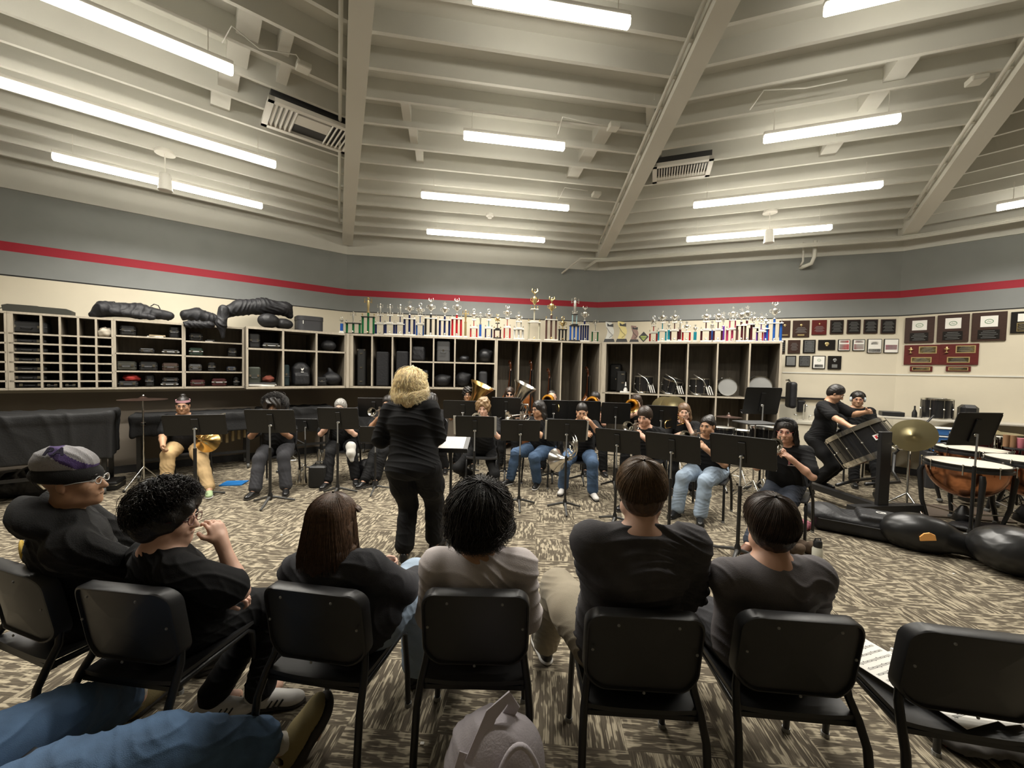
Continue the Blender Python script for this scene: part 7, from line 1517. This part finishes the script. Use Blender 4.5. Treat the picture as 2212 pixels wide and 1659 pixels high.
t2 = thing('cup_stand', 'narrow black side table at the right edge', 'side table', (c[0], c[1], 0)); mb = MB(); mb.cyl((0, 0, c[2]-.10), (0, 0, c[2]-.08), .14, 20); mb.build('round_top', M_blk, t2); simple_stand(t2, c[2]-.1, m=M_blkmetal)
mb = MB(); mb.lathe([(0, 0), (.03, 0), (.042, .13), (0, .13)], n=18); tag(mb.build('paper_cup', mat('cup_pink', (.5, .16, .20), .5), None, smooth=40, loc=c-V(0, 0, .079)), 'pink and white cup on the narrow side table', 'cup')
for k in range(2): mb = MB(); mb.lathe([(0, 0), (.03, 0), (.03, .16), (0, .16)], n=16); tag(mb.build('wood_cylinder', mat('wood_brown', (.22, .12, .06), .5), None, smooth=40, loc=c+V(-.08+.03*k, .09-.05*k, -.079)), 'brown wooden cylinder beside the pink cup, %s one' % ('left', 'right')[k], 'shaker')
# ================================================================ BAGS ON THE FLOOR AT THE RIGHT
q = at(1850, 1150); Rz = rotz(-.62)
bp2 = soft('backpack_case', 'black padded instrument backpack with small pale emblem lying on the carpet', 'backpack', lambda S: (S.box(q+V(0, 0, .11), (.84, .44, .20), Rz, .06, .02), S.box(q+Rz@V(.20, -.02, .22), (.42, .36, .10), Rz, .04, .015), S.ell(q+Rz@V(-.30, .0, .16), (.20, .22, .12), Rz, .03)), M_nylon, vox=.012, amp=.007, seed=21)
mb = MB(); cc = q+Rz@V(.20, -.02, .278); mb.tube([cc+Rz@V(.045*math.cos(a), .032*math.sin(a), 0) for a in np.linspace(.5, 5.6, 14)], .004, 6); mb.tube([cc+Rz@V(-.01, -.01, 0), cc+Rz@V(.02, .01, 0), cc+Rz@V(.03, -.01, 0)], .004, 6); mb.build('pale_emblem', M_white, bp2)
mb = MB(); mb.tube([q+Rz@V(x, -.222, .15) for x in np.linspace(-.36, .36, 12)], .006, 6); mb.build('zipper', M_dgrey, bp2)
q = at(2030, 1200); Rz = rotz(-.50)
hc = soft('hard_case', 'black moulded hard case with an orange sticker lying on the carpet', 'case', lambda S: (S.ell(q+Rz@V(-.15, .10, .17), (.30, .20, .20), Rz, .03), S.chain([q+Rz@V(.02, .08, .17), q+Rz@V(.28, .06, .10), q+Rz@V(.55, .06, .09)], [.15, .075, .085], .06), S.box(q+Rz@V(-.1, -.20, .2), (1.4, .18, .6), Rz, .01, .03, True), S.box(q+V(0, 0, -.10), (4, 4, .2), None, .01, .01, True)), mat('case_gloss', (.012, .012, .012), .32), vox=.013, amp=.0)
mb = MB(); d = Rz@V(0, -1, 0); cc = q+Rz@V(-.13, -.118, .20); e1 = unit_(np.cross(d, V(0, 0, 1))); e2 = np.cross(e1, d); mb.add([cc+e1*x+e2*y for x, y in ((-.06, -.02), (-.05, .03), (-.01, .045), (.03, .03), (.06, -.01), (.055, -.05), (.0, -.035))]+[cc-d*.02+e1*x+e2*y for x, y in ((-.06, -.02), (-.05, .03), (-.01, .045), (.03, .03), (.06, -.01), (.055, -.05), (.0, -.035))], [tuple(range(7))]+[(i, (i+1) % 7, 7+(i+1) % 7, 7+i) for i in range(7)]); mb.build('orange_sticker', mat('sticker_orange', (.75, .36, .10), .6), hc)
q = at(2205, 1248); rc_ = soft('round_case', 'big rounded black case with a round badge cut by the right edge', 'case', lambda S: (S.ell(q+V(.06, .12, .20), (.30, .28, .215)), S.ell(q+V(.3, .1, .18), (.3, .26, .19)), S.box(q+V(0, 0, -.10), (4, 4, .2), None, .01, .01, True)), MATS['case_gloss'], vox=.013, amp=.004)
mb = MB(); d = unit_(V(-.25, -1, -.05)); mb.lathe([(.045, 0), (.045, .012), (.001, .014)], q+V(.02, -.155, .12), d, 20); mb.build('round_badge', mat('badge_wine', (.30, .10, .12), .4), rc_)
q = at(2150, 1160); soft('gig_bag', 'flat black soft bag on the carpet behind the hard case', 'gig bag', lambda S: S.ell(q+V(.1, .1, .05), (.4, .2, .055), rotz(-.3)), M_nylon, vox=.014, amp=.01)
t = thing('equipment_box', 'small black box beside the foot of the leftmost player', 'box', at(330, 1003), .3); mb = MB(); mb.box((0, 0, .12), (.16, .22, .24), bev=.02); mb.build('box_body', M_case, t)
